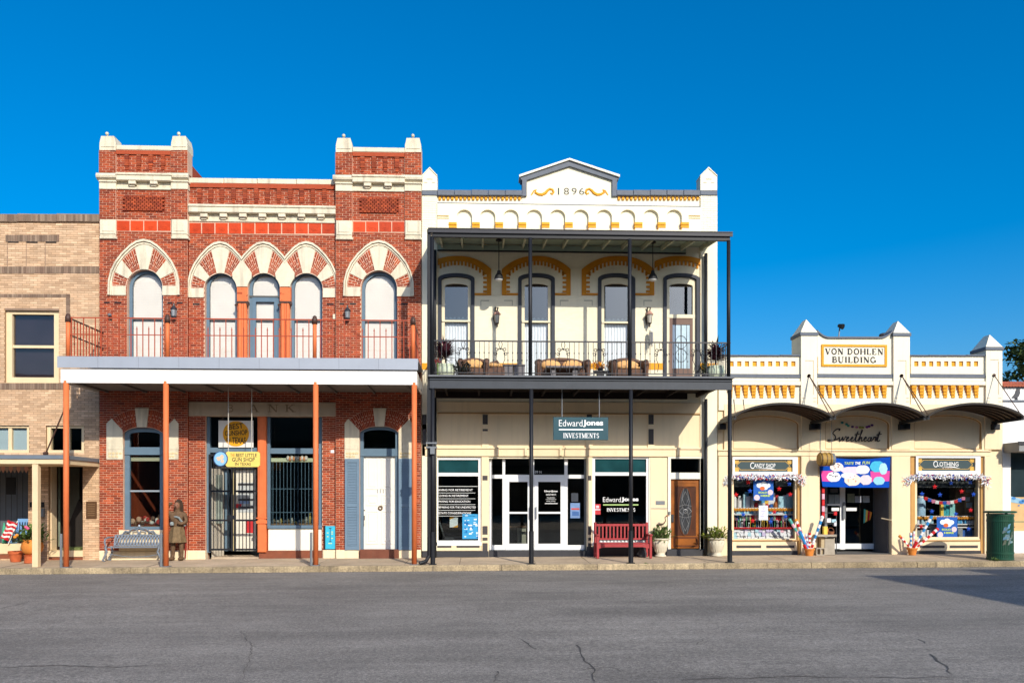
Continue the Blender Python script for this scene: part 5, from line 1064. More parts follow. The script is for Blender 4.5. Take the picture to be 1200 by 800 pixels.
# iron gallery
IY = -2.25
rz0, rz1 = Z(279.6, 680, IY), Z(271.4, 680, IY); rx0, rx1 = X(501.5, IY - .05), X(858.6, IY - .05)
zw = Z(296.0, 680, EY)                                  # rafter underside at the wall
sage = M('sage_ceiling', A(160, 176, 158), .7, .05, 3); sage2 = M('sage_rafter', A(196, 200, 172), .7, .05, 3)
mb = MB(); mb.box(rx0, rx1, IY - .06, IY - .01, rz0 + .10, rz1); mb.box(rx0, rx1, IY - .08, IY - .06, rz0 + .22, rz1 + .01); obj('roof_fascia', mb, M('charcoal_fascia', A(54, 54, 60), .5, .08, 3, .08, 20), ej)
mb = MB(); mb.box(rx0 + .12, rx1 - .06, IY - .005, IY + .1, rz0, rz0 + .17); obj('roof_beam', mb, black_steel, ej)
zh = zw + .17; mb = MB(); mb.mesh([(rx0, IY - .07, rz1 + .005), (rx1, IY - .07, rz1 + .005), (rx1, -.09, zh + .18), (rx0, -.09, zh + .18), (rx0, IY - .07, rz1 + .03), (rx1, IY - .07, rz1 + .03), (rx1, -.09, zh + .21), (rx0, -.09, zh + .21)], [(0, 3, 2, 1), (4, 5, 6, 7), (0, 1, 5, 4), (1, 2, 6, 5), (3, 0, 4, 7)]); obj('gallery_roof', mb, M('roof_sheet', A(150, 150, 146), .5, .1, 2, metal=.2), ej)
mb = MB(); mb.mesh([(rx0 + .13, IY, rz0 + .20), (rx1 - .07, IY, rz0 + .20), (rx1 - .07, -.095, zh + .02), (rx0 + .13, -.095, zh + .02)], [(0, 1, 2, 3)]); obj('ceiling_board', mb, sage, ej)
for k in range(14):
    xx = rx0 + .3 + (rx1 - rx0 - .6) * k / 13; mb = MB(); mb.mesh([(xx - .025, IY + .1, rz0 + .08), (xx + .025, IY + .1, rz0 + .08), (xx + .025, -.1, zh - .11), (xx - .025, -.1, zh - .11), (xx - .025, IY + .1, rz0 + .2), (xx + .025, IY + .1, rz0 + .2), (xx + .025, -.1, zh + .019), (xx - .025, -.1, zh + .019)], [(0, 3, 2, 1), (0, 1, 5, 4), (1, 2, 6, 5), (2, 3, 7, 6), (3, 0, 4, 7)]); obj('rafter', mb, sage2, ej)
mb = MB(); mb.box(rx0 + .15, rx1 - .75, -.16, -.085, zh - .17, zh - .02); obj('ledger', mb, sage, ej); mb = MB(); mb.box(rx0 + .15, rx1 - .75, -.165, -.084, zh - .20, zh - .171); obj('ledger_trim', mb, black_steel, ej)
dz0, dz1 = Z(456, 680, IY), Z(444.8, 680, IY); dx0, dx1 = X(503.6, IY), X(857.8, IY)
bm1 = M('gunmetal_beam', A(66, 70, 76), .5, .10, 3, .06, 20, .15, (.1, .1, .11))
mb = MB(); mb.box(dx0, dx1, IY - .03, IY + .01, dz0, dz1); mb.box(dx0, dx1, IY - .06, IY - .0301, dz0, dz0 + .03); mb.box(dx0, dx1, IY - .06, IY - .0302, dz1 - .03, dz1 + .0); obj('deck_beam', mb, bm1, ej)
mb = MB(); mb.box(dx0 - .03, dx1 + .04, IY - .09, -.055, dz1 + .05, dz1 + .10); obj('deck_board', mb, M('deck_grey', A(110, 112, 116), .7, .1, 3), ej); mb = MB(); mb.box(dx0 + .02, dx1 - .02, IY - .04, -.056, dz1 + .1002, dz1 + .106); obj('deck_floor', mb, M('deck_bounce_brown', A(150, 128, 104), .7, .12, 3), ej)  # unseen floor sheet, warm brown added to bounce light onto wall and ceiling
mb = MB(); mb.box(dx0, dx1, IY - .02, -.055, dz1 + .001, dz1 + .049); obj('deck_under', mb, black_steel, ej)
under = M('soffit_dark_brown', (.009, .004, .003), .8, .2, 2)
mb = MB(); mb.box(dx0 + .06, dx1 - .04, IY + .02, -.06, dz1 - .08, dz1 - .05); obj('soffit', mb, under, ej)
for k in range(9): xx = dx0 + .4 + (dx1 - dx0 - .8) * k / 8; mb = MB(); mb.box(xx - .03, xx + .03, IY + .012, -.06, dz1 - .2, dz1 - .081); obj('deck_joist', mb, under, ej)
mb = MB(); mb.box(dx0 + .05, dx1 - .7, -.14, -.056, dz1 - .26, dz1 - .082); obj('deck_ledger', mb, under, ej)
PO = ((506.4, 507.2), (621.4, 622.6), (738, 739.3), (853.8, 855.2)); zdk = dz1 + .1
for pu, pl_2 in PO:
    x = X(pl_2, IY); g = G(x, IY); mb = MB(); mb.tube([(x, IY, g - .02), (x, IY, dz0)], .055, 12); obj('gallery_post', mb, black_steel, ej, sm=True); mb = MB(); mb.tube([(x, IY, g - .01), (x, IY, g + .9)], .068, 12); mb.box(x - .1, x + .1, IY - .1, IY + .1, g - .01, g + .025); obj('post_sleeve', mb, black_steel, ej)
    x = X(pu, IY); mb = MB(); mb.tube([(x, IY, zdk), (x, IY, rz0)], .052, 12); obj('gallery_post', mb, black_steel, ej, sm=True)
for px in (509.6, 827.2):
    for za, zb_ in ((0, dz0 + .0), (zdk, zh - .2)): x = X(px, -.2); mb = MB(); mb.tube([(x, -.2, za if za else G(x)), (x, -.2, zb_)], .05, 10); obj('wall_post', mb, black_steel, ej, sm=True)
# downpipe beside the left post
x = X(502.8, IY + .05); g = G(x, IY); mb = MB(); mb.box(x - .05, x + .05, IY, IY + .1, g + .75, rz0 + .2); mb.tube([(x, IY + .05, g + .8), (x, IY + .05, g + .25), (x - .08, IY - .05, g + .10), (x - .25, IY - .12, g + .05)], .055, 8); obj('downpipe', mb, black_steel, ej)
for zz in (Z(519, 506, IY), Z(524, 506, IY)): mb = MB(); mb.box(x - .08, x + .22, IY - .07, IY + .12, zz - .02, zz + .02); obj('pipe_clamp', mb, grey_pipe, ej)
mb = MB(); xx = x + .09; mb.box(xx - .05, xx + .07, IY - .12, IY - .06, Z(532, 506, IY), Z(524.5, 506, IY)); obj('meter_box', mb, grey_pipe, ej)
# railing with scrolls
zt_, iron = Z(400.4, 680, IY), M('wrought_iron', (.03, .03, .034), .5, .1, 20, spec=.4)
mb = MB(); mb.box(dx0 + .06, dx1 - .04, IY - .018, IY + .018, zt_ - .018, zt_ + .018); obj('handrail', mb, iron, ej); mb = MB(); mb.box(dx0 + .06, dx1 - .04, IY - .012, IY + .012, zdk + .06, zdk + .085); obj('bottom_rail', mb, iron, ej)
bal = MB().box(-.0075, .0075, IY - .0075, IY + .0075, zdk + .08, zt_ - .018)
for q in (.42, .62): bal.ball((0, IY, zdk + q), (.018, .018, .03), 6, 4)
bal = bal.build('baluster'); scr = MB()
for sg in (-1, 1):
    for (cx_, cz_, r_) in ((.11, .72, .055), (.14, .60, .05)): scr.tube([(sg * (cx_ + r_ * (1 - q * .045) * math.cos(q * .6 + 2.6)), IY - .005, zdk + cz_ + r_ * (1 - q * .045) * math.sin(q * .6 + 2.6)) for q in range(14)], .009, 4)
    scr.tube([(sg * .02, IY - .005, zdk + .95), (sg * .05, IY - .005, zdk + .85), (sg * .02, IY - .005, zdk + .74), (sg * .10, IY - .005, zdk + .66), (sg * .12, IY - .005, zdk + .45), (sg * .06, IY - .005, zdk + .3), (sg * .1, IY - .005, zdk + .12)], .009, 4)
scr.ball((0, IY - .006, zdk + .73), .028, 7, 5); scr = scr.build('scroll_panel')
px = 512.0; k = 0; SC = (543, 586.5, 660, 702.5, 774.5, 817)
while px < 851:
    if min(abs(px - q) for q in SC) > 6: obj('baluster', bal, iron, ej, loc=(X(px, IY), 0, 0))
    px += 5.55
for q in SC: obj('scroll_panel', scr, iron, ej, loc=(X(q, IY), 0, 0))
for xs_ in (dx0 + .07, dx1 - .05):
    mb = MB(); mb.bar((xs_, IY, zt_), (xs_, -.2, zt_), .03); obj('return_rail', mb, iron, ej)
    for k in range(1, 14): y_ = IY + (-.2 - IY) * k / 14; obj('baluster', MB().box(xs_ - .008, xs_ + .008, y_ - .008, y_ + .008, zdk, zt_), iron, ej)
# ---- ground floor shopfront
ec = cream_paint; ins = M('dark_inset', A(78, 74, 74), .7, .1, 5)
eb('frieze_board', 499, 471, 821.5, 483.6, .03, ec, .008); eb('frieze_line', 499, 483.7, 822, 485, .045, M('tan_edge', A(190, 150, 100), .7, .05), .003)
eb('panel_field', 499, 485.2, 822, 524, .010, ec, 0)
for a in (495.2, 565.6, 687.6, 760): 
    wd_ = 6 if a > 496 else 4
    eb('strip_pilaster', a - 1, 485.2, a + wd_ + 1, 534, .05, ec, .006); eb('pilaster_inset', a, 485.6, a + wd_, 497, .055, ins, 0)
    if a in (495.2, 760): eb('pilaster_inset', a, 502.5, a + wd_, 520.5, .055, ins, 0)
    else: eb('pilaster_inset', a, 502.5, a + wd_, 505, .055, ins, 0)
eb('cornice_ledge', 497.5, 523.8, 823, 526, .10, ec, .01); eb('cornice_ledge', 498, 526, 822.5, 534.6, .065, ec, .01)
for a in (583, 616, 657, 795): eb('ledge_shadow_block', a - 1.5, 524.2, a + 1.5, 533.8, .12, ec, .01)  # added blocks standing in for thin shadows across the ledge
for a, b_ in ((494.8, 502), (564.2, 572.6), (688, 694.2)):
    eb('shop_pilaster', a, 535, b_, 650, .035, ec, .006)
    for t_, bt in ((557, 562.5), (616, 626), (629.5, 633), (636, 650)): eb('pilaster_inset', a + 1.2, t_, b_ - 1.2, bt, .040, ins, 0)
eb('base_board', 494.8, 645.3, 572.6, 652.5, .06, dark_grey, .008); eb('base_board', 687.8, 640, 783, 652.5, .06, dark_grey, .008)
eb('stall_riser', 511, 636.4, 563.8, 645.1, .04, ec, .008); eb('riser_inset', 512, 638.5, 529, 641.4, .044, ins, 0); eb('riser_inset', 535, 638.5, 562, 641.4, .044, ins, 0)
def wframe(h, y, bars, m=white_metal, d=.075, glm=(gls,), par=ej, name='window_frame'):
    b = MB(); b.ring(h.pts(), h.pts(d), y, y + .10); f = obj(name, b, m, par); zs = sorted(bars, reverse=True); top = h.zs - d
    for k in range(len(zs) + 1):
        zz = (zs[k] if k < len(zs) else h.z0 + d - .05)
        if k < len(zs): b = MB(); b.box(h.cx - h.hw + d, h.cx + h.hw - d, y + .005, y + .09, zz - .05, zz + .05); obj('transom_bar', b, m, f)
        b = MB(); b.box(h.cx - h.hw + d * .9, h.cx + h.hw - d * .9, y + .05, y + .056, zz + .05, top + .01); obj('window_pane', b, glm[min(k, len(glm) - 1)], f); top = zz - .05
    return f
sky_pane = M('teal_sky_reflection', (.012, .055, .062), .08, .5, 1.2, spec=.7)  # opaque pane, the teal sky reflection is painted into its colour
wframe(SH[0], EY + .03, [Z(555.6, 537, EY)], glm=(sky_pane, gls)); wframe(SH[2], EY + .03, [Z(555, 727, EY)], glm=(sky_pane, gls))
for h in (SH[0], SH[2]): b = MB(); b.box(h.cx - h.hw - .02, h.cx + h.hw + .02, EY - .05, EY + .12, h.z0 - .07, h.z0 + .03); obj('window_sill', b, white_metal, ej)
ey2 = EY + .16
def ebx(n_, a, t_, b_, bt, y0, y1, m, par=None, c=0): return fbox(n_, a, t_, b_, bt, y0, y1, m, par or ej, c)
for a, b_ in ((573.6, 576.5), (588.8, 592), (623, 626), (661.5, 665.2), (684.8, 687.2)): ebx('shopfront_mullion', a, 537.5, b_, 644, ey2, ey2 + .12, white_metal if a < 684 else grey_pipe)
for a, b_ in ((576.6, 588.7), (592.1, 622.9), (626.1, 661.4), (665.3, 684.7)):
    ebx('transom_bar', a, 556, b_, 560.3, ey2 + .004, ey2 + .11, white_metal); ebx('transom_pane', a - .3, 537.5, b_ + .3, 556, ey2 + .06, ey2 + .066, gls)
for a, b_ in ((576.6, 588.7), (665.3, 684.7)): ebx('sidelight_pane', a - .3, 560, b_ + .3, 638.5, ey2 + .06, ey2 + .066, gls); ebx('sidelight_rail', a, 638.3, b_, 644, ey2 + .01, ey2 + .1, white_metal)
for (a, b_) in ((592.2, 622.8), (626.2, 661.3)):
    x0, x1, z0, z1 = RB(a, 560.4, b_, 644, ey2); s1 = .115; mb = MB(); mb.ring([(x0, z0), (x1, z0), (x1, z1), (x0, z1)], [(x0 + s1, z0 + .19), (x1 - s1, z0 + .19), (x1 - s1, z1 - .10), (x0 + s1, z1 - .10)], ey2 - .02, ey2 + .04); d_ = obj('glass_door', mb, white_metal, ej)
    mb = MB(); mb.box(x0 + s1 - .01, x1 - s1 + .01, ey2 + .01, ey2 + .016, z0 + .18, z1 - .09); obj('door_pane', mb, gls, d_); mb = MB(); zz = Z(600.5, 600, ey2); mb.box(x0 + s1, x1 - s1, ey2 - .02, ey2 + .03, zz - .028, zz + .028); obj('push_bar', mb, white_metal, d_)
    s_ = x1 - .05 if a < 600 else x0 + .05; mb = MB(); mb.bar((s_, ey2 - .07, zz - .18), (s_, ey2 - .07, zz + .18), .03); mb.bar((s_, ey2 - .07, zz + .17), (s_, ey2 - .02, zz + .17), .02); mb.bar((s_, ey2 - .07, zz - .17), (s_, ey2 - .02, zz - .17), .02); obj('door_handle', mb, grey_pipe, d_)
mb = MB(); mb.box(X(573), X(687.4), EY - .02, .5, -.2, Z(644.6, 630, ey2)); obj('shopfront_base', mb, dark_grey, ej)
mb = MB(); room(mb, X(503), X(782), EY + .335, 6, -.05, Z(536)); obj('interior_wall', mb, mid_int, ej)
lw_ = letter_white; lines = M('pale_line', (.6, .62, .6), .6, 0)
y_ = EY + .079
for k, s_ in enumerate(('SAVING FOR RETIREMENT', 'LIVING IN RETIREMENT', 'PAYING FOR EDUCATION', 'PREPARING FOR THE UNEXPECTED', 'ESTATE CONSIDERATIONS')):
    a, b_ = ((512, 554), (514.5, 549), (514, 551), (511.6, 557.5), (513, 552))[k]; ptext(s_, a, 572.6 + k * 6.75, b_, 574.9 + k * 6.75, y_, lw_, ej, depth=.002, bold=.008); ebx('rule_line', 512, 577 + k * 6.75, 557, 577.5 + k * 6.75, y_ - .002, y_, lines)
ebx('rule_line', 512, 569.3, 563, 569.9, y_ - .002, y_, lines)
pst = thing('blue_poster', 'light blue and white poster in the lower corner of the left office window', 'poster', (X(552), EY + .085, Z(631, 552))); mb = MB(); pbox(mb, 541.8, 602, 563, 631, y_ - .002, y_ + .001); obj('poster_sheet', mb, M('poster_blue', A(60, 160, 214), .5, .12, 4), pst)
rd = random.Random(11)
for k in range(26): a, t_ = 542.5 + rd.uniform(0, 16), 603 + rd.uniform(0, 25); mb = MB(); pbox(mb, a, t_, min(a + rd.uniform(1.5, 5), 562.6), t_ + rd.uniform(.8, 2.5), y_ - .0032 - k * .00005, y_ - .0021); obj('poster_block', mb, M('poster_pale' if k % 3 else 'poster_deep', A(226, 242, 250) if k % 3 else A(20, 110, 180), .5, .1, 5), pst)
pst = thing('white_notice_board', 'white notice with orange corners standing inside the left office window', 'notice', (X(531.5, .2), .2, Z(617.5, 531))); mb = MB(); pbox(mb, 527, 606, 536.5, 617.5, .18, .19); obj('notice_sheet', mb, white_metal, pst); mb = MB(); q = PP([(527, 606), (532.5, 606), (527, 608.5)], .177); mb.prism(q, .177, .179); q = PP([(536.5, 617.5), (530, 617.5), (536.5, 614.8)], .177); mb.prism(q, .177, .179); obj('notice_corner', mb, M('notice_orange', A(246, 170, 40), .6, 0), pst)
t = thing('office_chair', 'grey swivel chair seen through the left office window', 'chair', (X(532, .9), .9, Z(643, 532, .9))); gz = .1; xx = X(532, .9); mb = MB(); mb.cbox(xx - .28, xx + .28, .7, 1.2, gz + .42, gz + .5, .02); obj('seat', mb, dark_grey, t); mb = MB(); mb.tube([(xx - .45, .95, gz + .95), (xx - .3, .95, gz + .5)], .025, 6); mb.tube([(xx, .95, gz + .1), (xx, .95, gz + .42)], .03, 8); obj('frame', mb, grey_pipe, t)
for k in range(5): a_ = k * 1.2566; mb = MB(); mb.tube([(xx, .95, gz + .14), (xx + .32 * math.cos(a_), .95 + .32 * math.sin(a_), gz + .06)], .022, 6); obj('leg', mb, grey_pipe, t)
t = thing('reception_table', 'pale cabinet standing inside the left glass door', 'cabinet', (X(612, 1.2), 1.2, .1)); mb = MB(); x0, x1, z0, z1 = RB(607, 617.5, 616.5, 640, 1.2); mb.cbox(x0, x1, 1.2, 1.6, z0, z1, .01); obj('cabinet_body', mb, M('cabinet_grey', A(176, 168, 150), .6, .05), t); mb = MB(); x0, x1, z0, z1 = RB(596, 616.2, 617, 617.8, 1.15); mb.box(x0, x1, 1.15, 1.65, z0, z1); obj('cabinet_top', mb, M('top_brown', A(120, 90, 70), .6, .05), t)
zb_ = lambda s_, a, t_, b_, bt, **k: ptext(s_, a, t_, b_, bt, ey2 + .009, lw_, ej, depth=.002, **k)
zb_('EdwardJones', 638, 574, 653.4, 576.8, bold=.02); zb_('INVESTMENTS', 640, 578.3, 651.5, 580.2)
for k, (a, b_) in enumerate(((641, 650.5), (639.5, 652), (640.5, 651))): zb_(('Financial Advisor', 'www.edwardjones.com', 'Monday to Friday')[k], a, 582 + k * 2.2, b_, 583.4 + k * 2.2)
ebx('rule_line', 638.5, 589.3, 653.5, 590, ey2 + .007, ey2 + .009, lw_); ptext('109 N', 625.6, 551.2, 634.5, 554.2, ey2 + .058, lw_, ej, depth=.002)
pst = thing('window_flyers', 'blue and red flyer taped inside the right sidelight of the office door', 'flyer', (X(673), ey2, Z(606, 673))); 
for k, (a, t_, b_, bt, cc) in enumerate(((669.5, 577.5, 677.5, 587.5, (60, 66, 76)), (668.4, 589, 679.6, 606.8, (120, 150, 196)), (669.5, 595, 679, 597, (200, 80, 70)), (670.5, 599, 678.5, 604, (70, 110, 170)))): mb = MB(); pbox(mb, a, t_, b_, bt, ey2 + .055 - k * .0015, ey2 + .057 - k * .0015); obj('flyer_sheet', mb, M('flyer_%d' % k, A(*cc), .5, .15, 8), pst)
# lettering of the right window
y_ = EY + .078
ptext('Edward', 706.6, 582.2, 727.5, 587.9, y_, lw_, ej, depth=.002, bold=-.005); ptext('Jones', 728.2, 582.2, 748.2, 588.2, y_, lw_, ej, depth=.002, bold=.035); ebx('rule_line', 706.8, 590.4, 748, 591.9, y_ - .002, y_, M('green_rule', A(176, 206, 130), .6, .05)); pserif('INVESTMENTS', 711, 595, 744.5, 599, y_, lw_, ej, depth=.002, fat=1.2)
pst = thing('red_flyer', 'small red and white flyer at the left edge of the right office window', 'flyer', (X(700), y_, Z(602, 700))); mb = MB(); pbox(mb, 696, 590.3, 703.8, 602.5, y_ - .003, y_); obj('flyer_sheet', mb, M('flyer_red', A(206, 60, 66), .5, .1), pst); mb = MB(); pbox(mb, 696.3, 596, 703.5, 597.6, y_ - .0042, y_ - .0031); pbox(mb, 698.5, 592, 702, 595, y_ - .0043, y_ - .0031); obj('flyer_print', mb, M('flyer_print', A(220, 214, 220), .5, .1), pst)
# hanging office sign
hy = -1.92; sg_ = thing('hanging_office_sign', 'dark teal hanging sign with white lettering under the black gallery', 'sign', (X(680, hy), hy, Z(515, 680, hy)))
mb = MB(); pbox(mb, 648.4, 488.6, 712.8, 515.2, hy - .03, hy + .03, .006); obj('sign_board', mb, M('sign_teal', A(44, 82, 92), .5, .05, 4), sg_)
y_ = hy - .031; ptext('Edward', 655, 491.8, 682.6, 499.3, y_, lw_, sg_, bold=-.004); ptext('Jones', 683.3, 491.8, 706.8, 500.2, y_, lw_, sg_, bold=.035); mb = MB(); pbox(mb, 655, 502.4, 706.8, 503.9, y_ - .004, y_); obj('sign_rule', mb, lw_, sg_); pserif('INVESTMENTS', 660, 507.3, 702, 513, y_, lw_, sg_, fat=1.15)
for px in (658.6, 702.3): x = X(px, hy); mb = MB(); mb.tube([(x, hy, Z(488.6, 680, hy)), (x, hy, dz1 - .081)], .016, 6); obj('hanging_rod', mb, grey_pipe, sg_)
# oak door
oak = M('oak_door', A(176, 100, 26, .62), .45, .4, 2.2, .15, 20, .35, (.06, .025, .008)); oak2 = M('oak_dark', A(112, 58, 20, .7), .45, .25, 3)
ebx('door_frame', 782.8, 536.8, 786.2, 643, EY - .05, EY + .15, white_paint); ebx('door_frame', 820.6, 536.8, 824.5, 643, EY - .05, EY + .15, white_paint); ebx('door_frame', 786.3, 553.5, 820.5, 561, EY - .045, EY + .15, white_paint); ebx('door_transom', 786.3, 537, 820.5, 553.4, EY + .08, EY + .09, glass('brown_glass', (.4, .36, .32), .08)); ebx('door_frame', 782.8, 533.9, 824.5, 537, EY - .052, EY + .1, white_paint)
yo = EY + .03; ebx('oak_door', 786.3, 561.2, 820.5, 642, yo, yo + .06, oak); od = ej.children[-1]
cx, cz = PT(803, 598.7, yo); ov = lambda rx_, rz_: [(cx + rx_ * math.cos(6.2832 * k / 36), cz + rz_ * math.sin(6.2832 * k / 36)) for k in range(36)]
mb = MB(); mb.ring(ov(.22, .745), ov(.195, .71), yo - .02, yo - .001); obj('oval_bead', mb, oak2, od); mb = MB(); mb.prism(ov(.196, .712), yo - .008, yo - .002); obj('oval_glass', mb, M('oval_glass_dark', (.05, .052, .055), .12, .4, 5, spec=.6), od)
mb = MB(); L_ = lambda pts: mb.tube([(cx + a, yo - .012, cz + b_) for a, b_ in pts], .009, 5, False)
for s_ in (-1, 1): L_([(0, .6 * s_), (s_ * .0 + .1, .38 * s_), (0, .16 * s_), (-.1, .38 * s_), (0, .6 * s_)]); L_([(s_ * .19, 0), (s_ * .08, .12), (0, .0), (s_ * .08, -.12), (s_ * .19, 0)]); L_([(s_ * .05, .68), (s_ * .12, .3), (s_ * .06, .0), (s_ * .12, -.3), (s_ * .05, -.68)])
L_([(-.19, .15), (0, .2), (.19, .15)]); L_([(-.19, -.15), (0, -.2), (.19, -.15)]); L_([(.06 * math.cos(k * .524), .06 * math.sin(k * .524)) for k in range(13)]); obj('lead_came', mb, M('lead_light', A(150, 150, 150), .4, .1, metal=.4), od)
for a, t_, b_, bt, pr in ((790.5, 564.5, 816.5, 566, .016), (792, 568, 815, 569.5, .02), (789, 628.5, 818, 640.5, .008)): ebx('oak_moulding', a, t_, b_, bt, yo - pr, yo - .001, oak2 if bt > 630 else oak, od)
ebx('oak_field', 791, 570, 815.6, 627.5, yo - .0018, yo - .0002, M('oak_shaded', A(88, 46, 22, .7), .4, .4, 3, coat=.2), od); ebx('oak_panel', 791.5, 631, 815.5, 638.5, yo - .016, yo - .0085, oak, od); mb = MB(); pbox(mb, 787, 602.5, 789.6, 611.5, yo - .05, yo - .001, .01); obj('door_handle', mb, dark_grey, od)  # inner field darkened: shadow stripes across the door are in its colour
mb = MB(); pbox(mb, 781, 643.2, 825, 655, EY - .10, EY + .2, .015); obj('door_step', mb, dark_grey, ej)
eb('jamb_panel', 762.5, 535, 782.2, 640, .012, ec, 0); eb('jamb_panel', 824.8, 535, 838.5, 645, .0, ec, 0)
t = thing('name_plate', 'small grey name plate on the cream jamb beside the oak door', 'plate', (X(773.5), EY - .02, Z(591, 773))); mb = MB(); pbox(mb, 768.6, 586.6, 779.2, 591, EY - .025, EY - .0125, .003); obj('plate', mb, grey_pipe, t)
mb = MB(); xx = X(783, EY); mb.tube([(xx - .02, EY - .06, Z(595, 783, EY)), (X(763, EY), EY - .03, Z(595.3, 783, EY))], .006, 5); mb.box(xx, xx + .05, EY - .09, EY - .05, Z(602.5, 784, EY), Z(599, 784, EY)); obj('bell_wire', mb, grey_pipe, ej)
# ------------------------------------------------------------------ low cream building with three barrel awnings
VY = 0.0
vd_white = M('cream_white_stucco', A(252, 242, 216), .65, .04, 1.4, .12, 50, .24, (.55, .48, .36))
vd_cream = cream_paint
vd = thing('cream_arcade_building', 'single storey cream and white building with yellow corbels and three curved brown awnings', 'building', (X(1005), 0, 0))
vx0, vx1 = X(841.3), X(1174.6)
vzt = Z(417.5, 1005)
def vb(n_, a, t_, b_, bt, pr, m, c=.008, back=.02, par=None): return fbox(n_, a, t_, b_, bt, VY - pr, VY + back, m, par or vd, c)
def vh(a, t_, b_, bt, spring=None): return pxhole(a, t_, b_, bt, VY, spring)
V1, VDR, V2 = vh(858, 535, 934, 633), vh(960.5, 536, 1043.5, 660), vh(1073, 533, 1149, 631)
VDR.z0 = -.1
mb = MB(); mb.prism([(vx0, -.35), (vx1, -.35), (vx1, vzt), (vx0, vzt)], VY, VY + .32, [V1.pts(), V2.pts(), Hole(VDR.cx, VDR.hw, -.3, VDR.zs).pts()]); obj('wall', mb, vd_cream, vd)
mb = MB(); mb.box(vx0 + .01, vx1 - .01, .33, 12, vzt - .7, vzt - .5); obj('roof', mb, slate_paint, vd)
mb = MB(); mb.box(vx0 + .3, vx1 - .3, 11.7, 12, -.3, vzt - .7); mb.box(vx0, vx0 + .29, .331, 12, -.3, vzt - .4); mb.box(vx1 - .29, vx1, .331, 12, -.3, vzt - .4); obj('side_wall', mb, vd_white, vd)
# parapet (upper white part) with pierced yellow squares
piers = ((938.8, 957.6), (1047.2, 1066.2), (1155.6, 1174.6))
bays = ((841.6, 938.6), (957.8, 1047.0), (1066.4, 1155.4))
for k, (a, b_) in enumerate(bays):
    z0, z1 = Z(481, (a + b_) / 2), Z(417, (a + b_) / 2); hol = []
    if k != 1:
        for j in range(10): c = (866.3 if k == 0 else 1073.6) + (j - (1 if k == 0 else 0)) * 8.85; 
        cs_ = [866.2 + (j - 1) * 9.05 for j in range(9)] if k == 0 else [1073.6 + j * 8.75 for j in range(9)]
        cs_ = [c for c in cs_ if c < b_ - 4]
        hol = [pxhole(c - 2.5, 423.2, c + 2.5, 429.2, VY - .05) for c in cs_]
    mb = MB(); mb.prism([(X(a), z0), (X(b_), z0), (X(b_), z1), (X(a), z1)], VY - .06, VY - .001, [h.pts() for h in hol]); obj('parapet', mb, vd_white, vd)
    for h in hol: mb = MB(); mb.box(h.cx - h.hw - .005, h.cx + h.hw + .005, VY - .02, VY - .001, h.z0 - .005, h.zs + .005); obj('vent_tile', mb, yellow_paint, vd)
    n_ = 4
    for j in range(n_):
        q0, q1 = a + (b_ - a) * j / n_, a + (b_ - a) * (j + 1) / n_
        if k != 1: vb('coping', q0 + .1, 415.4 + random.uniform(-.2, .2), q1 - .1, 417.2, .11, slate_paint, .01, .34)
    vb('band', a + (.3 if k else 0), 438, b_ - .3, 442.6, .10, slate_paint, .006); vb('moulding', a, 442.8, b_, 446.2, .085, vd_white); vb('moulding', a, 446.3, b_, 451.2, .15, vd_white, .015)
    c0, n = ((865.2 - 9.1, 9), (963.8, 9), (1071.6, 9))[k]
    for j in range(n):
        c = c0 + j * 9.12
        if c > b_ - 3: continue
        for r_ in range(4): t_ = 451.5 + r_ * 3.65; w_ = 2.75 - r_ * .22; vb('corbel', c - w_, t_ + .12, c + w_, t_ + 3.4, .15 - r_ * .022, yellow_paint, .004)
def curve_top(a, b_):
    n_ = 12; e = (b_ - a)
    return [(a + e * f, 396.2 - (8.0 * max(0, 1 - f / .16) ** 2 if f < .16 else 0) - (8.0 * max(0, 1 - (1 - f) / .16) ** 2 if f > .84 else 0)) for f in [j / 24 for j in range(25)]]
tp = curve_top(957.8, 1047.0); mb = MB(); mb.prism(PP([(957.8, 418), (1047, 418)] + tp[::-1], VY - .058), VY - .058, VY + .30); obj('parapet', mb, vd_white, vd)
mb = MB(); mb.prism(PP(tp + [(p[0], p[1] - 1.9) for p in tp[::-1]], VY - .1)[::-1], VY - .11, VY + .34); obj('coping', mb, slate_paint, vd)
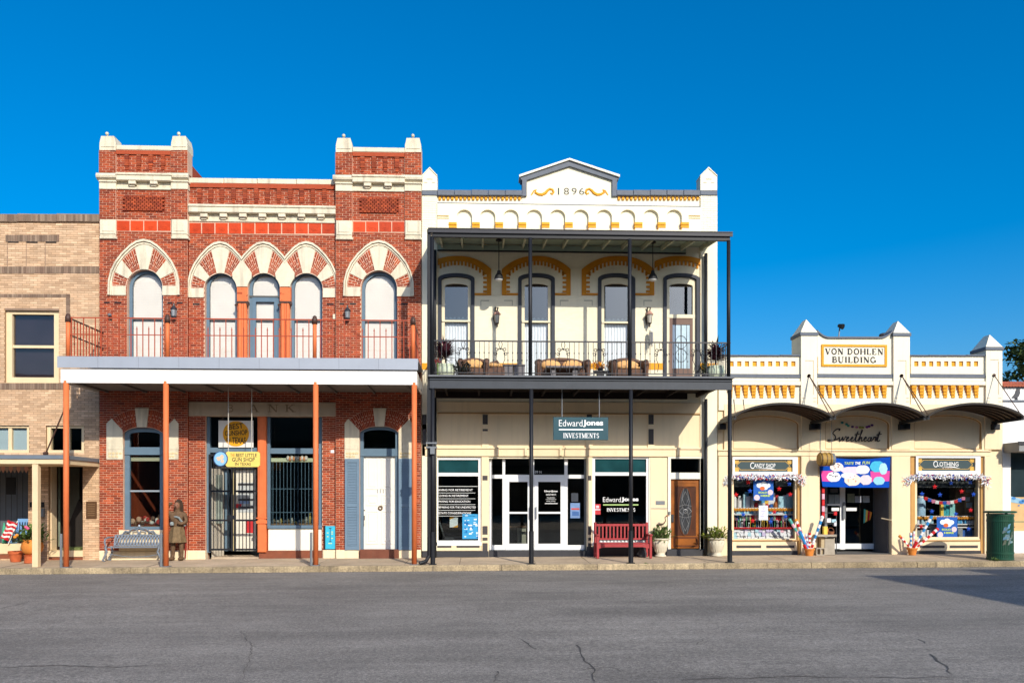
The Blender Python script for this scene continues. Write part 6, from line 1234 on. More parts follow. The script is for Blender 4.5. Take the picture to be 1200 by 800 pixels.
for a, b_ in piers + ((824.6, 841.2),):
    if a < 900: continue
    m_ = (a + b_) / 2; i = 2 if a > 1100 else 0; e, pk = ((389.2, 372.2), (390, 374.2), (0, 0))[0 if a < 1000 else 1] if a < 1100 else (406.3, 390.3)
    y0 = VY - .14; x0, x1 = X(a, y0), X(b_, y0); dp = .75; ze, zp = Z(e, m_, y0), Z(pk, m_, y0)
    mb = MB(); mb.box(x0, x1, y0, y0 + dp, -.3 if False else Z(482, m_), ze - .1); obj('pier', mb, vd_white, vd)
    mb = MB(); mb.box(x0 - .03, x1 + .03, y0 - .03, y0 + dp + .03, ze - .099, ze - .001); obj('pier_band', mb, slate_paint, vd)
    mb = MB(); ap = ((x0 + x1) / 2, y0 + dp * .30, zp); mb.mesh([(x0 - .01, y0 - .01, ze), (x1 + .01, y0 - .01, ze), (x1 + .01, y0 + dp, ze), (x0 - .01, y0 + dp, ze), ap, ((x0 + x1) / 2, y0 + dp * .7, zp)], [(0, 1, 4), (1, 2, 5, 4), (2, 3, 5), (3, 0, 4, 5), (0, 3, 2, 1)]); obj('pier_cap', mb, vd_white, vd)
    tl = M('tan_line', A(206, 186, 150), .7, .05)
    vb('pier_panel', m_ - 4.5, 422 if a < 1100 else 421, m_ + 5.5, 422.8 if a < 1100 else 421.8, .146, tl, .002); vb('pier_panel', m_ + 4.8, 422.9, m_ + 5.5, 462, .146, tl, .002)
    for q in (466, 470): vb('pier_panel', a + 1, q, a + 4.5, q + .7, .146, tl, .002); vb('pier_panel', b_ - 4.5, q, b_ - 1, q + .7, .146, tl, .002)
# name board
vb('name_board', 965.2, 406.2, 1037.4, 427, .075, vd_white, .003); mb = MB(); o_, i_ = RB(962.8, 403.6, 1039.6, 429.2, VY - .09), RB(965.4, 406.2, 1037, 426.8, VY - .09)
mb.ring([(o_[0], o_[2]), (o_[1], o_[2]), (o_[1], o_[3]), (o_[0], o_[3])], [(i_[0], i_[2]), (i_[1], i_[2]), (i_[1], i_[3]), (i_[0], i_[3])], VY - .095, VY - .05); obj('name_frame', mb, yellow_paint, vd)
pserif('VON DOHLEN', 967, 408.3, 1035, 415.4, VY - .0755, letter_black, vd, fat=1.3); pserif('BUILDING', 975, 418, 1026.5, 425, VY - .0755, letter_black, vd, fat=1.3)
# wall below: arched recess panels, ledge
tan_e = M('tan_edge', A(190, 150, 100), .7, .05)
for a, b_, ap in ((858, 935, 487), (966, 1041, 486.5), (1070, 1149, 486.3)):
    h = vh(a, ap, b_, 526.5, ap + 11); lo, hi = X(a - 10), X(b_ + 8); z0, z1 = Z(527.2, (a + b_) / 2), Z(474, (a + b_) / 2)
    mb = MB(); mb.prism([(lo, z0 - .03), (hi, z0 - .03), (hi, z1), (lo, z1)], VY - .07, VY - .001, [h.pts()]); obj('arch_panel', mb, vd_cream, vd)
    b2 = MB(); o = h.pts(); i = Hole(h.cx, h.hw - .03, h.z0 + .03, h.zs, h.rise - .03).pts(); b2.ring(o, i, VY - .03, VY - .0011); obj('arch_moulding', b2, tan_e, vd)
vb('ledge', 841.5, 526.8, 1162, 528.6, .13, vd_cream, .01); vb('ledge', 841.5, 528.7, 1162, 534.2, .09, vd_cream, .01)
for a, b_ in ((842, 857.6), (934.4, 938.4), (939, 958.6), (1045, 1067), (1067.4, 1072.6), (1149.4, 1153.4), (1154, 1174)):
    wide = b_ - a > 6; vb('shop_pier', a, 534.4, b_, 651, .10 if wide else .03, vd_cream if wide else M('tan_trim', A(206, 158, 92), .65, .08, 4), .012)
    if wide and a > 850: vb('upper_pier', a, 482, b_, 526.6, .095, vd_cream, .012)
for a, b_ in ((858, 934), (1073, 1149)):
    vb('stall_riser', a, 634.2, b_, 645, .04, vd_cream); vb('riser_inset', a + 5, 638.6, a + 34, 641.8, .044, ins, 0); vb('riser_inset', a + 40, 638.6, a + 73, 641.8, .044, ins, 0); vb('base_board', a - 1, 645.2, b_ + 1, 652, .05, dark_grey); vb('sill_line', a - .5, 632.4, b_ + .5, 634.1, .06, tan_e)
# barrel awnings
AWD = 1.5; awm = M('brown_awning_metal', A(52, 38, 30), .5, .12, 3, .05, 20, metal=.2); awl = M('awning_light_rib', A(110, 88, 70), .6, .1)
edges = [(842.5, 950), (952.5, 1053.5), (1056, 1161.5)]
for k, (a, b_) in enumerate(edges):
    t = thing('barrel_awning', ('curved brown metal awning over the candy shop window beside the black post', 'curved brown metal awning over the shop doors and the script lettering', 'curved brown metal awning farthest from the black gallery')[k], 'awning', (X((a + b_) / 2), -.5, Z(490, (a + b_) / 2)), 'curved brown awnings')
    x0, x1 = X(a), X(b_); ze = Z(492.5, (a + b_) / 2); za = PT((a + b_) / 2 * 1.0 + 8, 471.5, -AWD)[1]
    n_ = 24; pr = [(x0 + (x1 - x0) * (1 - math.cos(math.pi * j / n_)) / 2 if False else x0 + (x1 - x0) * j / n_, ze + (za - ze) * (1 - (2 * j / n_ - 1) ** 2) ** .8) for j in range(n_ + 1)]
    dn = [(p[0], p[1] - .035) for p in pr[::-1]]
    mb = MB(); mb.prism((pr + dn)[::-1], -AWD, -.105); obj('awning_sheet', mb, awm, t)
    lo_ = [(p[0], p[1] - .06) for p in pr[::-1]]; mb = MB(); mb.prism((pr + lo_)[::-1], -AWD - .03, -AWD - .001); obj('awning_rim', mb, M('awning_rim', (.02, .015, .012), .6, .1), t)
    for q in range(1, 6):
        yy = -AWD * q / 6; mb = MB(); mb.prism(([(p[0], p[1] - .036) for p in pr] + [(p[0], p[1] - .085) for p in pr[::-1]])[::-1], yy - .02, yy + .02); obj('awning_rib', mb, awl, t)
    for xx in (x0 - .02, x1 - .06): mb = MB(); mb.box(xx, xx + .08, -AWD, -.106, ze - .12, ze - .0355); obj('edge_beam', mb, black_steel, t); mb = MB(); mb.cbox(xx - .05, xx + .16, -.30, -.1455, ze - .30, ze - .122, .02); obj('wall_bracket', mb, black_steel, t)
    for px, f in ((a, -1), (b_, 1)):
        if k == 0 and f < 0: continue
        p = (piers[0][0] + piers[0][1]) / 2 if px < 960 else ((piers[1][0] + piers[1][1]) / 2 if px < 1060 else (piers[2][0] + piers[2][1]) / 2)
        tx, tz = PT(p, 440 if p < 1100 else 439.5, -.16); ex = x1 - .03 if f > 0 else x0 + .03
        mb = MB(); mb.tube([(tx, -.16, tz), (ex, -AWD + .05, ze + .02)], .014, 5); obj('tie_rod', mb, iron_brown, t)
        mb = MB(); mb.tube([(tx, -.17, tz), (tx, -.13, tz)], .05, 8); obj('rod_plate', mb, iron_brown, t)
# script lettering built from pen strokes
scr_m = M('script_ink', (.045, .035, .035), .6, 0)
GL = {'S': (1.15, [[(1.05, 1.42), (1.02, 1.22), (1.12, 1.38), (.82, 1.40), (.45, 1.12), (.38, .88), (.62, .66), (.72, .38), (.5, .1), (.1, .0), (-.12, .12), (.1, .16), (.6, .10), (1.15, .42)]]),
 'w': (.75, [[(.0, .5), (.1, .0), (.3, .35), (.38, .5), (.42, .05), (.65, .45), (.7, .55), (.8, .48)]]), 'e': (.48, [[(.0, .22), (.28, .36), (.22, .52), (.08, .3), (.14, .02), (.42, .15)]]),
 't': (.42, [[(.0, .15), (.32, 1.15), (.12, .2), (.2, .0), (.4, .15)], [(-.02, .75), (.5, .85)]]), 'h': (.6, [[(.0, .15), (.35, 1.1), (.3, 1.25), (.1, .0), (.15, .25), (.38, .5), (.36, .05), (.58, .15)]]),
 'a': (.55, [[(.38, .45), (.1, .42), (.02, .1), (.2, .02), (.4, .48), (.34, .05), (.52, .15)]]), 'r': (.42, [[(.0, .15), (.14, .55), (.12, .4), (.36, .5), (.28, .1), (.42, .12)]])}
def script(s_, px0, py0, px1, py1, y, m, par, r=.017):
    x0, x1, z0, z1 = RB(px0, py0, px1, py1, y); tot = sum(GL[c][0] for c in s_); kx, kz = (x1 - x0) / tot, (z1 - z0) / 1.45; cx = x0; mb = MB()
    for c in s_:
        for st in GL[c][1]:
            p = [Vector((cx + a * kx + b_ * kx * .10, 0, z0 + b_ * kz)) for a, b_ in st]; q = []
            for j in range(len(p) - 1):                 # Catmull-Rom through the pen points
                a0, a1, a2, a3 = p[max(j - 1, 0)], p[j], p[j + 1], p[min(j + 2, len(p) - 1)]
                for f in (0, .25, .5, .75): q.append(.5 * ((2 * a1) + (a2 - a0) * f + (2 * a0 - 5 * a1 + 4 * a2 - a3) * f * f + (3 * a1 - a0 - 3 * a2 + a3) * f ** 3))
            q.append(p[-1]); mb.tube([(v.x, y - .012 - random.uniform(0, .003), v.z) for v in q], r, 5)
        cx += GL[c][0] * kx
    return obj('lettering', mb, m, par)
script('Sweetheart', 971, 502, 1031, 517, VY - .008, scr_m, vd)
gar = thing('bead_garland', 'string of purple and teal beads painted above the script lettering', 'garland', (X(1005), -.03, Z(500, 1005)))
for k, (px, py, cc) in enumerate(((987, 495, (40, 140, 140)), (992, 497, (60, 150, 140)), (994, 498.6, (70, 160, 140)), (999, 499.8, (80, 40, 110)), (1004, 500.4, (190, 120, 150)), (1008, 500.6, (150, 150, 60)), (1011, 500.8, (150, 150, 60)), (1016, 500.2, (120, 40, 130)), (1018.5, 499.4, (120, 40, 130)), (1022, 498, (90, 40, 110)))):
    x, z = PT(px, py, -.02); mb = MB(); mb.ball((x, -.02, z), (.05, .02, .035), 8, 5); obj('bead', mb, M('bead_%d' % k, A(*cc), .5, 0), gar)
# shop sign boxes
def signbox(a, t_, b_, bt, txt, sub, label):
    s_ = thing('shop_sign', label, 'sign', (X((a + b_) / 2), -.05, Z(bt, (a + b_) / 2)), 'framed teal signs over the shop windows')
    o_ = RB(a, t_, b_, bt, -.08); i_ = RB(a + 2.6, t_ + 3, b_ - 6, bt - 4.2, -.08); mb = MB(); R4 = lambda q: [(q[0], q[2]), (q[1], q[2]), (q[1], q[3]), (q[0], q[3])]
    mb.ring(R4(o_), R4(i_), -.09, .1); obj('sign_frame', mb, white_metal, s_); mb = MB(); mb.box(i_[0], i_[1], -.03, .05, i_[2], i_[3]); obj('sign_panel', mb, M('sign_slate', A(62, 80, 84), .5, .06, 4), s_)
    gold = M('sign_gold', A(222, 176, 84), .5, .1, 10); mb = MB(); e = .03; x0, x1, z0, z1 = i_[0] + .06, i_[1] - .06, i_[2] + .05, i_[3] - .05; c_ = .13
    oc = [(x0 + c_, z0), (x1 - c_, z0), (x1, z0 + c_), (x1, z1 - c_), (x1 - c_, z1), (x0 + c_, z1), (x0, z1 - c_), (x0, z0 + c_)]; ic = [(x0 + c_ + .01, z0 + .014), (x1 - c_ - .01, z0 + .014), (x1 - .014, z0 + c_ + .006), (x1 - .014, z1 - c_ - .006), (x1 - c_ - .01, z1 - .014), (x0 + c_ + .01, z1 - .014), (x0 + .014, z1 - c_ - .006), (x0 + .014, z0 + c_ + .006)]
    mb.ring(oc, ic, -.036, -.0302); obj('sign_border', mb, gold, s_)
    for px_, pz_ in ((x0, z0), (x1, z0), (x1, z1), (x0, z1)):
        mb = MB(); mb.prism([(px_ + .09 * math.cos(k * .785), pz_ + .09 * math.sin(k * .785)) for k in range(8)], -.038, -.0301); obj('sign_corner', mb, gold, s_)
    m_ = (a + b_ - 4) / 2; w1 = text(txt[0], *RB(m_ - 15.5, t_ + 6.2, m_ - 11, t_ + 13.8, -.031), -.031, letter_white, s_, bold=0); ptext(txt[1:], m_ - 11, t_ + 7.6, m_ + 14, t_ + 12.6, -.031, letter_white, s_, bold=.005)
    mb = MB(); q = PP([(m_ - 10, t_ + 13.2), (m_ + 9, t_ + 13.0), (m_ + 16, t_ + 15.2), (m_ + 7, t_ + 14.0)], -.031); mb.prism(q[::-1], -.0345, -.031); obj('sign_swash', mb, letter_white, s_); ptext(sub, m_ - 5, t_ + 14.4, m_ + 7, t_ + 16, -.031, M('sign_pink', A(226, 200, 190), .5, 0), s_)
signbox(858.4, 535.2, 934.8, 556.6, 'CANDY SHOP', '& TREATS', 'framed teal sign reading candy shop over the left shop window'); signbox(1073.4, 533.4, 1149, 555.6, 'CLOTHING', '& GIFTS', 'framed teal sign reading clothing over the right shop window')
# shop windows: frame, glass, interior
def shopwin(h, zt):
    hh = Hole(h.cx, h.hw, h.z0, zt); b = MB(); b.ring(hh.pts(), hh.pts(.055), .02, .14); f = obj('window_frame', b, cream_paint, vd); b = MB(); b.prism(hh.pts(.05), .08, .086); obj('window_pane', b, glass('shop_clear_glass', (.95, .96, .96), .035), f)
shopwin(V1, Z(557, 896)); shopwin(V2, Z(556, 1111))
mb = MB(); room(mb, X(846), X(956), .33, 3.5, -.05, Z(536, 900)); obj('interior_wall', mb, dark_int, vd); mb = MB(); room(mb, X(956.5), X(1046), 1.2, 6, -.05, Z(536, 1000)); obj('interior_wall', mb, dark_int, vd); mb = MB(); room(mb, X(1047), X(1160), .33, 3.5, -.05, Z(534, 1110)); obj('interior_wall', mb, dark_int, vd)
red_p, blue_p, white_p = M('party_red', A(214, 34, 40), .6, .08, 8), M('party_blue', A(34, 84, 196), .6, .08, 8), M('party_white', A(248, 246, 244), .6, .04, 8)
def garland(a, b_, y_, label, seed):
    rd = random.Random(seed); t = thing('tinsel_garland', label, 'garland', (X((a + b_) / 2), -.14, Z(y_, (a + b_) / 2)), 'patriotic tinsel garlands over the shop windows')
    for m, n_, nm in ((white_p, 520, 'white_tinsel'), (red_p, 90, 'red_tinsel'), (blue_p, 110, 'blue_tinsel'), (M('silver_tinsel', A(200, 206, 214), .3, .2, 20, metal=.6), 160, 'silver_tinsel')):
        b = MB()
        for k in range(n_):
            px = rd.uniform(a, b_); hang = 0
            if px < a + 7 or px > b_ - 7: hang = rd.uniform(0, 8) 
            x, z = PT(px, y_ + rd.gauss(0, .85) + hang, -.16); d = Vector((rd.gauss(0, 1), rd.gauss(0, .6), rd.gauss(0, 1) - (.8 if hang else 0)))
            b.leaf((x, -.15 + rd.gauss(0, .03), z), d, (0, 1, 0), rd.uniform(.05, .13), rd.uniform(.015, .04))
        obj(nm, b, m, t, kind='stuff')
    mb = MB(); mb.tube([(X(a), -.12, Z(y_, a)), (X(b_), -.12, Z(y_, b_))], .012, 5); obj('garland_cord', mb, white_p, t); return t
garland(849, 944, 558.5, 'white tinsel garland with red and blue flecks over the candy window', 1); garland(1061, 1159, 558.5, 'thicker tinsel garland over the right shop window', 2)
def star(px, py, y, r, m, label, group):
    x, z = PT(px, py, y); t = MB(); p = [(x + (r if k % 2 == 0 else r * .45) * math.sin(k * math.pi / 5), z + (r if k % 2 == 0 else r * .45) * math.cos(k * math.pi / 5)) for k in range(10)]
    vs = [(a, y, b_) for a, b_ in p] + [(x, y - .03, z), (x, y + .03, z)]; t.mesh(vs, [((k + 1) % 10, k, 10) for k in range(10)] + [(k, (k + 1) % 10, 11) for k in range(10)])
    return obj('paper_star', t, m, None, label, 'paper star', group)
for px, py, c, wh in ((877, 564.5, 'r', 'highest of the red ones left of the poster'), (862.5, 579.5, 'r', 'beside the white figure at the window edge'), (913, 572.5, 'r', 'just right of the blue poster'), (926, 579, 'r', 'over the pale blue box at the right'), (907.5, 599.5, 'r', 'right of the white flyer'), (882, 610, 'r', 'lowest, over the candy row'),
                      (925, 566.5, 'b', 'highest, at the right of the window'), (879, 575, 'b', 'just left of the poster'), (871, 602.5, 'b', 'left of the white flyer'), (920.5, 605, 'b', 'right end over the candy row'), (903, 611, 'b', 'lowest, right under the white flyer')):
    star(px, py, .03, .085, red_p if c == 'r' else blue_p, ('red' if c == 'r' else 'blue') + ' paper star in the candy window, ' + wh, 'paper stars in the candy window')
for px, py, c, wh in ((1095.5, 570, 'r', 'highest of the red ones'), (1127, 575.5, 'r', 'before the brown cupboard'), (1079.5, 616.5, 'r', 'lowest, by the left frame'), (1137.5, 597.5, 'r', 'on the brown cupboard at the right'),
                      (1080.5, 578.5, 'b', 'at the left above the pale bottle'), (1101.5, 579.5, 'b', 'over the flag bunting'), (1114.5, 565.5, 'b', 'highest, under the garland'), (1137, 564.5, 'b', 'highest at the right corner'), (1141, 579, 'b', 'at the right edge of the cupboard'), (1092, 599, 'b', 'left over the gold shelf'), (1120, 602, 'b', 'just above the poster corner'), (1135, 619.5, 'b', 'lowest, right of the poster')):
    star(px, py, .03, .085, red_p if c == 'r' else blue_p, ('red' if c == 'r' else 'blue') + ' paper star in the right shop window, ' + wh, 'paper stars in the right shop window')
gold_t = M('gold_fringe', A(232, 160, 50), .6, .15, 20)
def shelf(a, b_, py, y, label, fringe=True):
    t = thing('display_shelf', label, 'shelf', (X((a + b_) / 2), y, Z(py, (a + b_) / 2, y))); x0, x1 = X(a, y), X(b_, y); z = Z(py, (a + b_) / 2, y); mb = MB(); mb.box(x0, x1, y, y + .45, z - .03, z); obj('shelf_board', mb, white_p, t)
    if fringe:
        n_ = int((x1 - x0) / .045)
        mb = MB()
        for k in range(n_): mb.ball((x0 + (k + .5) * .045, y - .02, z - .05 - .02 * (k % 2)), (.028, .02, .05), 6, 4)
        obj('fringe', mb, gold_t, t, kind='stuff')
    return t
CANDY = [M('candy_%d' % k, A(*c), .5, .1, 10) for k, c in enumerate(((220, 50, 60), (240, 240, 246), (90, 170, 220), (240, 180, 200), (250, 210, 90), (60, 110, 190), (180, 220, 235), (190, 110, 60), (120, 190, 130)))]
CN = {'candy_0': 'red', 'candy_1': 'white', 'candy_2': 'sky blue', 'candy_3': 'pink', 'candy_4': 'yellow', 'candy_5': 'dark blue', 'candy_6': 'pale blue', 'candy_7': 'brown', 'candy_8': 'green', 'lilac_bag': 'lilac', 'box_teal': 'teal', 'box_mint': 'mint', 'box_grey': 'grey', 'party_white': 'white'}
def goods(a, b_, py, y, n, hmin, hmax, name, label, cat, group, seed, mats, kind='box', jit=.1):
    rd = random.Random(seed)
    for k in range(n):
        px = a + (b_ - a) * (k + .5) / n + rd.uniform(-.3, .3); x, z = PT(px, py, y); h = rd.uniform(hmin, hmax); w_ = (X(b_, y) - X(a, y)) / n * .46; mb = MB(); yy = y + rd.uniform(0, jit)
        tl_ = rd.uniform(-.35, .35)
        if name == 'candy_bag': mb.obox((x, yy + .05, z + h * .5), (w_ * math.cos(tl_), 0, w_ * math.sin(tl_)), (0, .04, .01), (-h * .5 * math.sin(tl_), .02, h * .5 * math.cos(tl_)))
        elif kind == 'box': mb.cbox(x - w_, x + w_, yy, yy + .08, z, z + h, .004)
        elif kind == 'jar': mb.lathe((x, yy + .05, z), [(w_ * .9, 0), (w_, h * .1), (w_, h * .7), (w_ * .6, h * .85), (w_ * .65, h)], 9)
        elif kind == 'stick': mb.tube([(x, yy, z), (x + rd.uniform(-.02, .02), yy, z + h * .7)], .008, 5); mb.ball((x, yy, z + h * .85), (w_ * .8, .02, h * .16), 8, 5)
        m_ = rd.choice(mats); place = ', ' + ORD[k] + ' from the left'
        obj(name, mb, m_, None, (CN[m_.name] + ' ' + label + place) if m_.name in CN else label + place, cat, group)
shelf(859.5, 932, 594.5, .35, 'white shelf with gold fringe across the candy window'); shelf(859.5, 932, 602, .35, 'plain white shelf just under the fringed one in the candy window', False)
goods(860, 870, 594.3, .38, 2, .3, .42, 'plush_figure', 'plush figure at the left end of the candy shelf', 'toy', 'plush figures on the candy shelf', 1, [white_p], 'jar')
goods(870, 932, 594.3, .52, 14, .22, .5, 'toy_carton', 'carton standing behind the jars on the candy shelf', 'carton', 'cartons on the candy shelf', 77, [CANDY[1], white_p, CANDY[0], CANDY[3], CANDY[2], white_p, CANDY[4]])
goods(860, 931, 609.5, .48, 20, .12, .26, 'sweet_tub', 'tub behind the lollipops in the candy window', 'tub', 'tubs behind the lollipops', 78, [CANDY[1], CANDY[0], white_p, CANDY[5], CANDY[8], CANDY[3]], 'jar')
goods(871, 884, 594.3, .40, 4, .18, .42, 'gift_box', 'gift box left of the blue poster', 'box', 'gift boxes on the candy shelf', 2, [CANDY[6], CANDY[3], CANDY[1]])
goods(885, 912, 594.3, .40, 6, .10, .2, 'sweet_jar', 'sweet jar on the shelf under the blue poster', 'jar', 'sweet jars on the shelf', 3, [CANDY[0], CANDY[1], CANDY[5], CANDY[7]], 'jar')
goods(913, 931, 594.3, .42, 2, .34, .42, 'blue_box', 'picture box at the right end of the candy shelf', 'box', 'pale blue boxes on the candy shelf', 4, [CANDY[6]])
goods(860, 931, 601.8, .36, 24, .07, .12, 'candy_packet', 'packet on the lower white candy shelf', 'packet', 'candy packets on the lower shelf', 5, [CANDY[1], CANDY[6], CANDY[1], CANDY[2]])
goods(860, 931, 618, .30, 30, .16, .34, 'lollipop', 'lollipop in the row over the red pompoms', 'lollipop', 'lollipops in the candy window', 6, CANDY, 'stick')
shelf(859.5, 932, 618.5, .22, 'lowest candy window shelf with a red edge', False); mb = MB(); 
for k in range(36): q = PT(860.5 + k * 2, 618.5, .16); mb.ball((q[0], .17, q[1]), (.035, .02, .03), 6, 4)
obj('red_pompom_edge', mb, red_p, None, 'row of red pompoms along the lowest candy shelf', 'trim', kind='stuff')
rdc = random.Random(21)
for r_ in range(3):
    goods(859.8, 932, 632 - r_ * 4.5, .12 + r_ * .03, 17, .09, .15, 'candy_bag', 'candy bag in the ' + ('bottom', 'middle', 'top')[r_] + ' row of the candy window', 'bag', 'candy bags at the bottom of the candy window', 30 + r_, [CANDY[1], CANDY[6], CANDY[3], CANDY[1], CANDY[1], white_p, M('lilac_bag', A(206, 190, 230), .5, .15, 12)])
# posters (plain stand-ins for the branded artwork), same place, size and colours
def cold_poster(a, t_, b_, bt, y, label):
    s_ = thing('drink_poster', label, 'poster', (X((a + b_) / 2), y, Z(bt, (a + b_) / 2)), 'blue drink posters'); mb = MB(); pbox(mb, a, t_, b_, bt, y, y + .006); obj('poster_sheet', mb, M('poster_cobalt', A(48, 100, 184), .7, .15, 2, spec=.1), s_); w_, h_ = b_ - a, bt - t_
    mb = MB()
    for (fx, fy, rx_, ry_) in ((.3, .25, .16, .13), (.5, .2, .17, .14), (.7, .26, .15, .12), (.58, .38, .14, .1)): x, z = PT(a + w_ * fx, t_ + h_ * fy, y); mb.prism([(x + rx_ * w_ * .0255 * math.cos(k * .524), z + ry_ * h_ * .0255 * math.sin(k * .524)) for k in range(12)], y - .003 - random.random() * .001, y)
    obj('ice_swirl', mb, M('ice_white', A(236, 246, 252), .4, .1, 12), s_)
    mb = MB(); x, z = PT(a + w_ * .44, t_ + h_ * .40, y); mb.prism([(x + .08 * math.cos(k * .524), z + .06 * math.sin(k * .524)) for k in range(12)], y - .0058, y - .0045); obj('orange_disc', mb, M('poster_orange', A(240, 110, 50), .5, .1), s_)
    lm = M('poster_lime', A(206, 230, 80), .5, 0); ptext('SOLD', a + w_ * .24, t_ + h_ * .56, a + w_ * .68, t_ + h_ * .65, y - .001, lm, s_, bold=.03); ptext('HERE', a + w_ * .36, t_ + h_ * .72, a + w_ * .82, t_ + h_ * .81, y - .001, lm, s_, bold=.03)
    for fx, fy, r_ in ((.17, .86, .09), (.84, .60, .085)): x, z = PT(a + w_ * fx, t_ + h_ * fy, y); mb = MB(); mb.prism([(x + r_ * math.cos(k * .524), z + r_ * math.sin(k * .524)) for k in range(12)], y - .0025, y); obj('pale_bubble', mb, M('bubble', A(226, 206, 214), .5, .1), s_)
cold_poster(883, 562.5, 906.5, 586, .05, 'blue drink poster hung high in the candy window'); cold_poster(1097.8, 605.5, 1122, 629.5, .05, 'blue drink poster standing low in the right shop window')
fl = thing('white_flyer', 'white flyer with faint pastel print in the middle of the candy window', 'flyer', (X(894.5), .05, Z(609, 894))); mb = MB(); pbox(mb, 889.3, 592, 899.8, 609, .05, .056); obj('flyer_sheet', mb, M('flyer_white', A(228, 240, 250), .5, .05), fl); mb = MB()
for k in range(7): pbox(mb, 891 + rdc.uniform(0, 4), 594 + k * 2, 893 + rdc.uniform(1, 5), 595 + k * 2, .048 - k * .0001, .0495)
obj('flyer_print', mb, M('flyer_pastel', A(200, 190, 230), .5, .2, 20), fl, kind='stuff')
# right window display
shelf(1074.5, 1147, 604.2, .35, 'white shelf with gold fringe across the right shop window'); shelf(1074.5, 1147, 613.5, .35, 'plain white shelf below the fringed one in the right shop window', False); shelf(1074.5, 1147, 617, .36, 'lower plain white shelf in the right shop window', False)
goods(1075, 1096, 613.2, .37, 8, .08, .16, 'folded_shirt', 'folded shirt left of the low blue poster', 'shirt', 'folded shirts in the right shop window', 40, [CANDY[1], CANDY[6]]); goods(1123, 1147, 613.2, .37, 9, .08, .16, 'folded_shirt', 'folded shirt right of the low blue poster', 'shirt', 'folded shirts in the right shop window', 41, [CANDY[1], CANDY[1], CANDY[2]])
goods(1103, 1121, 604, .42, 5, .36, .42, 'book_row_item', 'slim box on the fringed shelf of the right window', 'box', 'slim boxes on the fringed shelf', 42, [M('box_teal', A(60, 170, 180), .5, .1, 12), M('box_mint', A(140, 206, 206), .5, .1), CANDY[4]])
t = thing('pale_blue_bottle', 'tall pale blue drink dispenser at the left of the right shop window', 'dispenser', (X(1080.5, .4), .4, Z(604, 1080, .4))); x, z = PT(1080.5, 604, .4); mb = MB(); mb.lathe((x, .5, z), [(.15, 0), (.15, .4), (.13, .5), (.08, .56)], 14); obj('dispenser_body', mb, M('pale_blue_plastic', A(170, 206, 232), .3, .25, 9), t); mb = MB(); mb.lathe((x, .5, z + .56), [(.09, 0), (.09, .05), (.03, .07)], 12); obj('dispenser_lid', mb, white_p, t)
t = thing('brown_cupboard', 'tan cupboard at the back right of the right shop window', 'cupboard', (X(1133, .8), .8, .5)); x0, x1, z0, z1 = RB(1121, 571, 1142, 604, .8); mb = MB(); mb.box(x0, x1, .85, 1.2, z0 - .7, z1); obj('cupboard_body', mb, M('cupboard_brown', A(130, 100, 66), .7, .1, 6), t); mb = MB(); mb.cbox((x0 + x1) / 2, x1, .83, .849, z0, z1 - .02, .01); obj('cupboard_door', mb, M('cupboard_tan', A(206, 160, 110), .7, .1, 6), t)
for a, t_, b_, bt in ((1132, 573, 1140, 576.5), (1131.5, 582, 1136, 587), (1132.5, 588.5, 1139, 594.5)): x0, x1, z0, z1 = RB(a, t_, b_, bt, .82); mb = MB(); mb.box(x0, x1, .80, .829, z0, z1); obj('paper_note', mb, white_p, t)
t = thing('flag_bunting', 'string of small flag cards sagging across the right shop window', 'bunting', (X(1111), .1, Z(588, 1111)))
for k in range(11):
    f = k / 10; px = 1085 + f * 44; py = 582 + 16 * f * (1 - f) * 1.3; x, z = PT(px, py + 1.8, .1); mb = MB(); mb.obox((x, .1, z), (.055, 0, .01 * (k % 3 - 1)), (0, .003, 0), (-.01 * (k % 3 - 1), 0, .05)); o = obj('flag_card', mb, (red_p, white_p, M('flag_pink', A(220, 130, 160), .6, .2, 30), blue_p)[(k * 3) % 4], t)
mb = MB(); mb.tube([(X(1085 + 4.4 * k, .1), .1, Z(582 + 20.8 * k / 10 * (1 - k / 10), 1105, .1)) for k in range(11)], .005, 4); obj('bunting_string', mb, white_p, t)
goods(1075, 1097, 631, .3, 4, .2, .42, 'shop_box', 'carton low left of the poster in the right window', 'carton', 'cartons in the right shop window', 50, [CANDY[1], M('box_grey', A(150, 156, 160), .6, .1)]); goods(1123, 1147, 631, .35, 4, .2, .45, 'shop_box', 'carton low right of the poster in the right window', 'carton', 'cartons in the right shop window', 51, [M('box_grey', A(150, 156, 160), .6, .1), CANDY[5], CANDY[1]])
mb = MB(); x0, x1 = X(1075, .5), X(1147, .5)
for k in range(10): mb.tube([(x0 + (x1 - x0) * (k + .5) / 10, .35, Z(566, 1110, .4)), (x0 + (x1 - x0) * (k + .6) / 10, .35, Z(571, 1110, .4))], .012, 5)
obj('hanging_trinkets', mb, white_p, None, 'pale trinkets hanging in a row at the top of the right window', 'trinkets', kind='stuff')
for a, b_ in ((861, 882), (908, 930)): mb = MB(); pbox(mb, a, 562, b_, 570, .2, .21); obj('dark_pelmet', mb, M('pelmet_grey', A(80, 84, 84), .7, .15, 8), vd)
mb = MB(); pbox(mb, 1075, 561, 1147, 571, .25, .26); obj('dark_pelmet', mb, M('pelmet_grey', A(80, 84, 84), .7, .15, 8), vd)
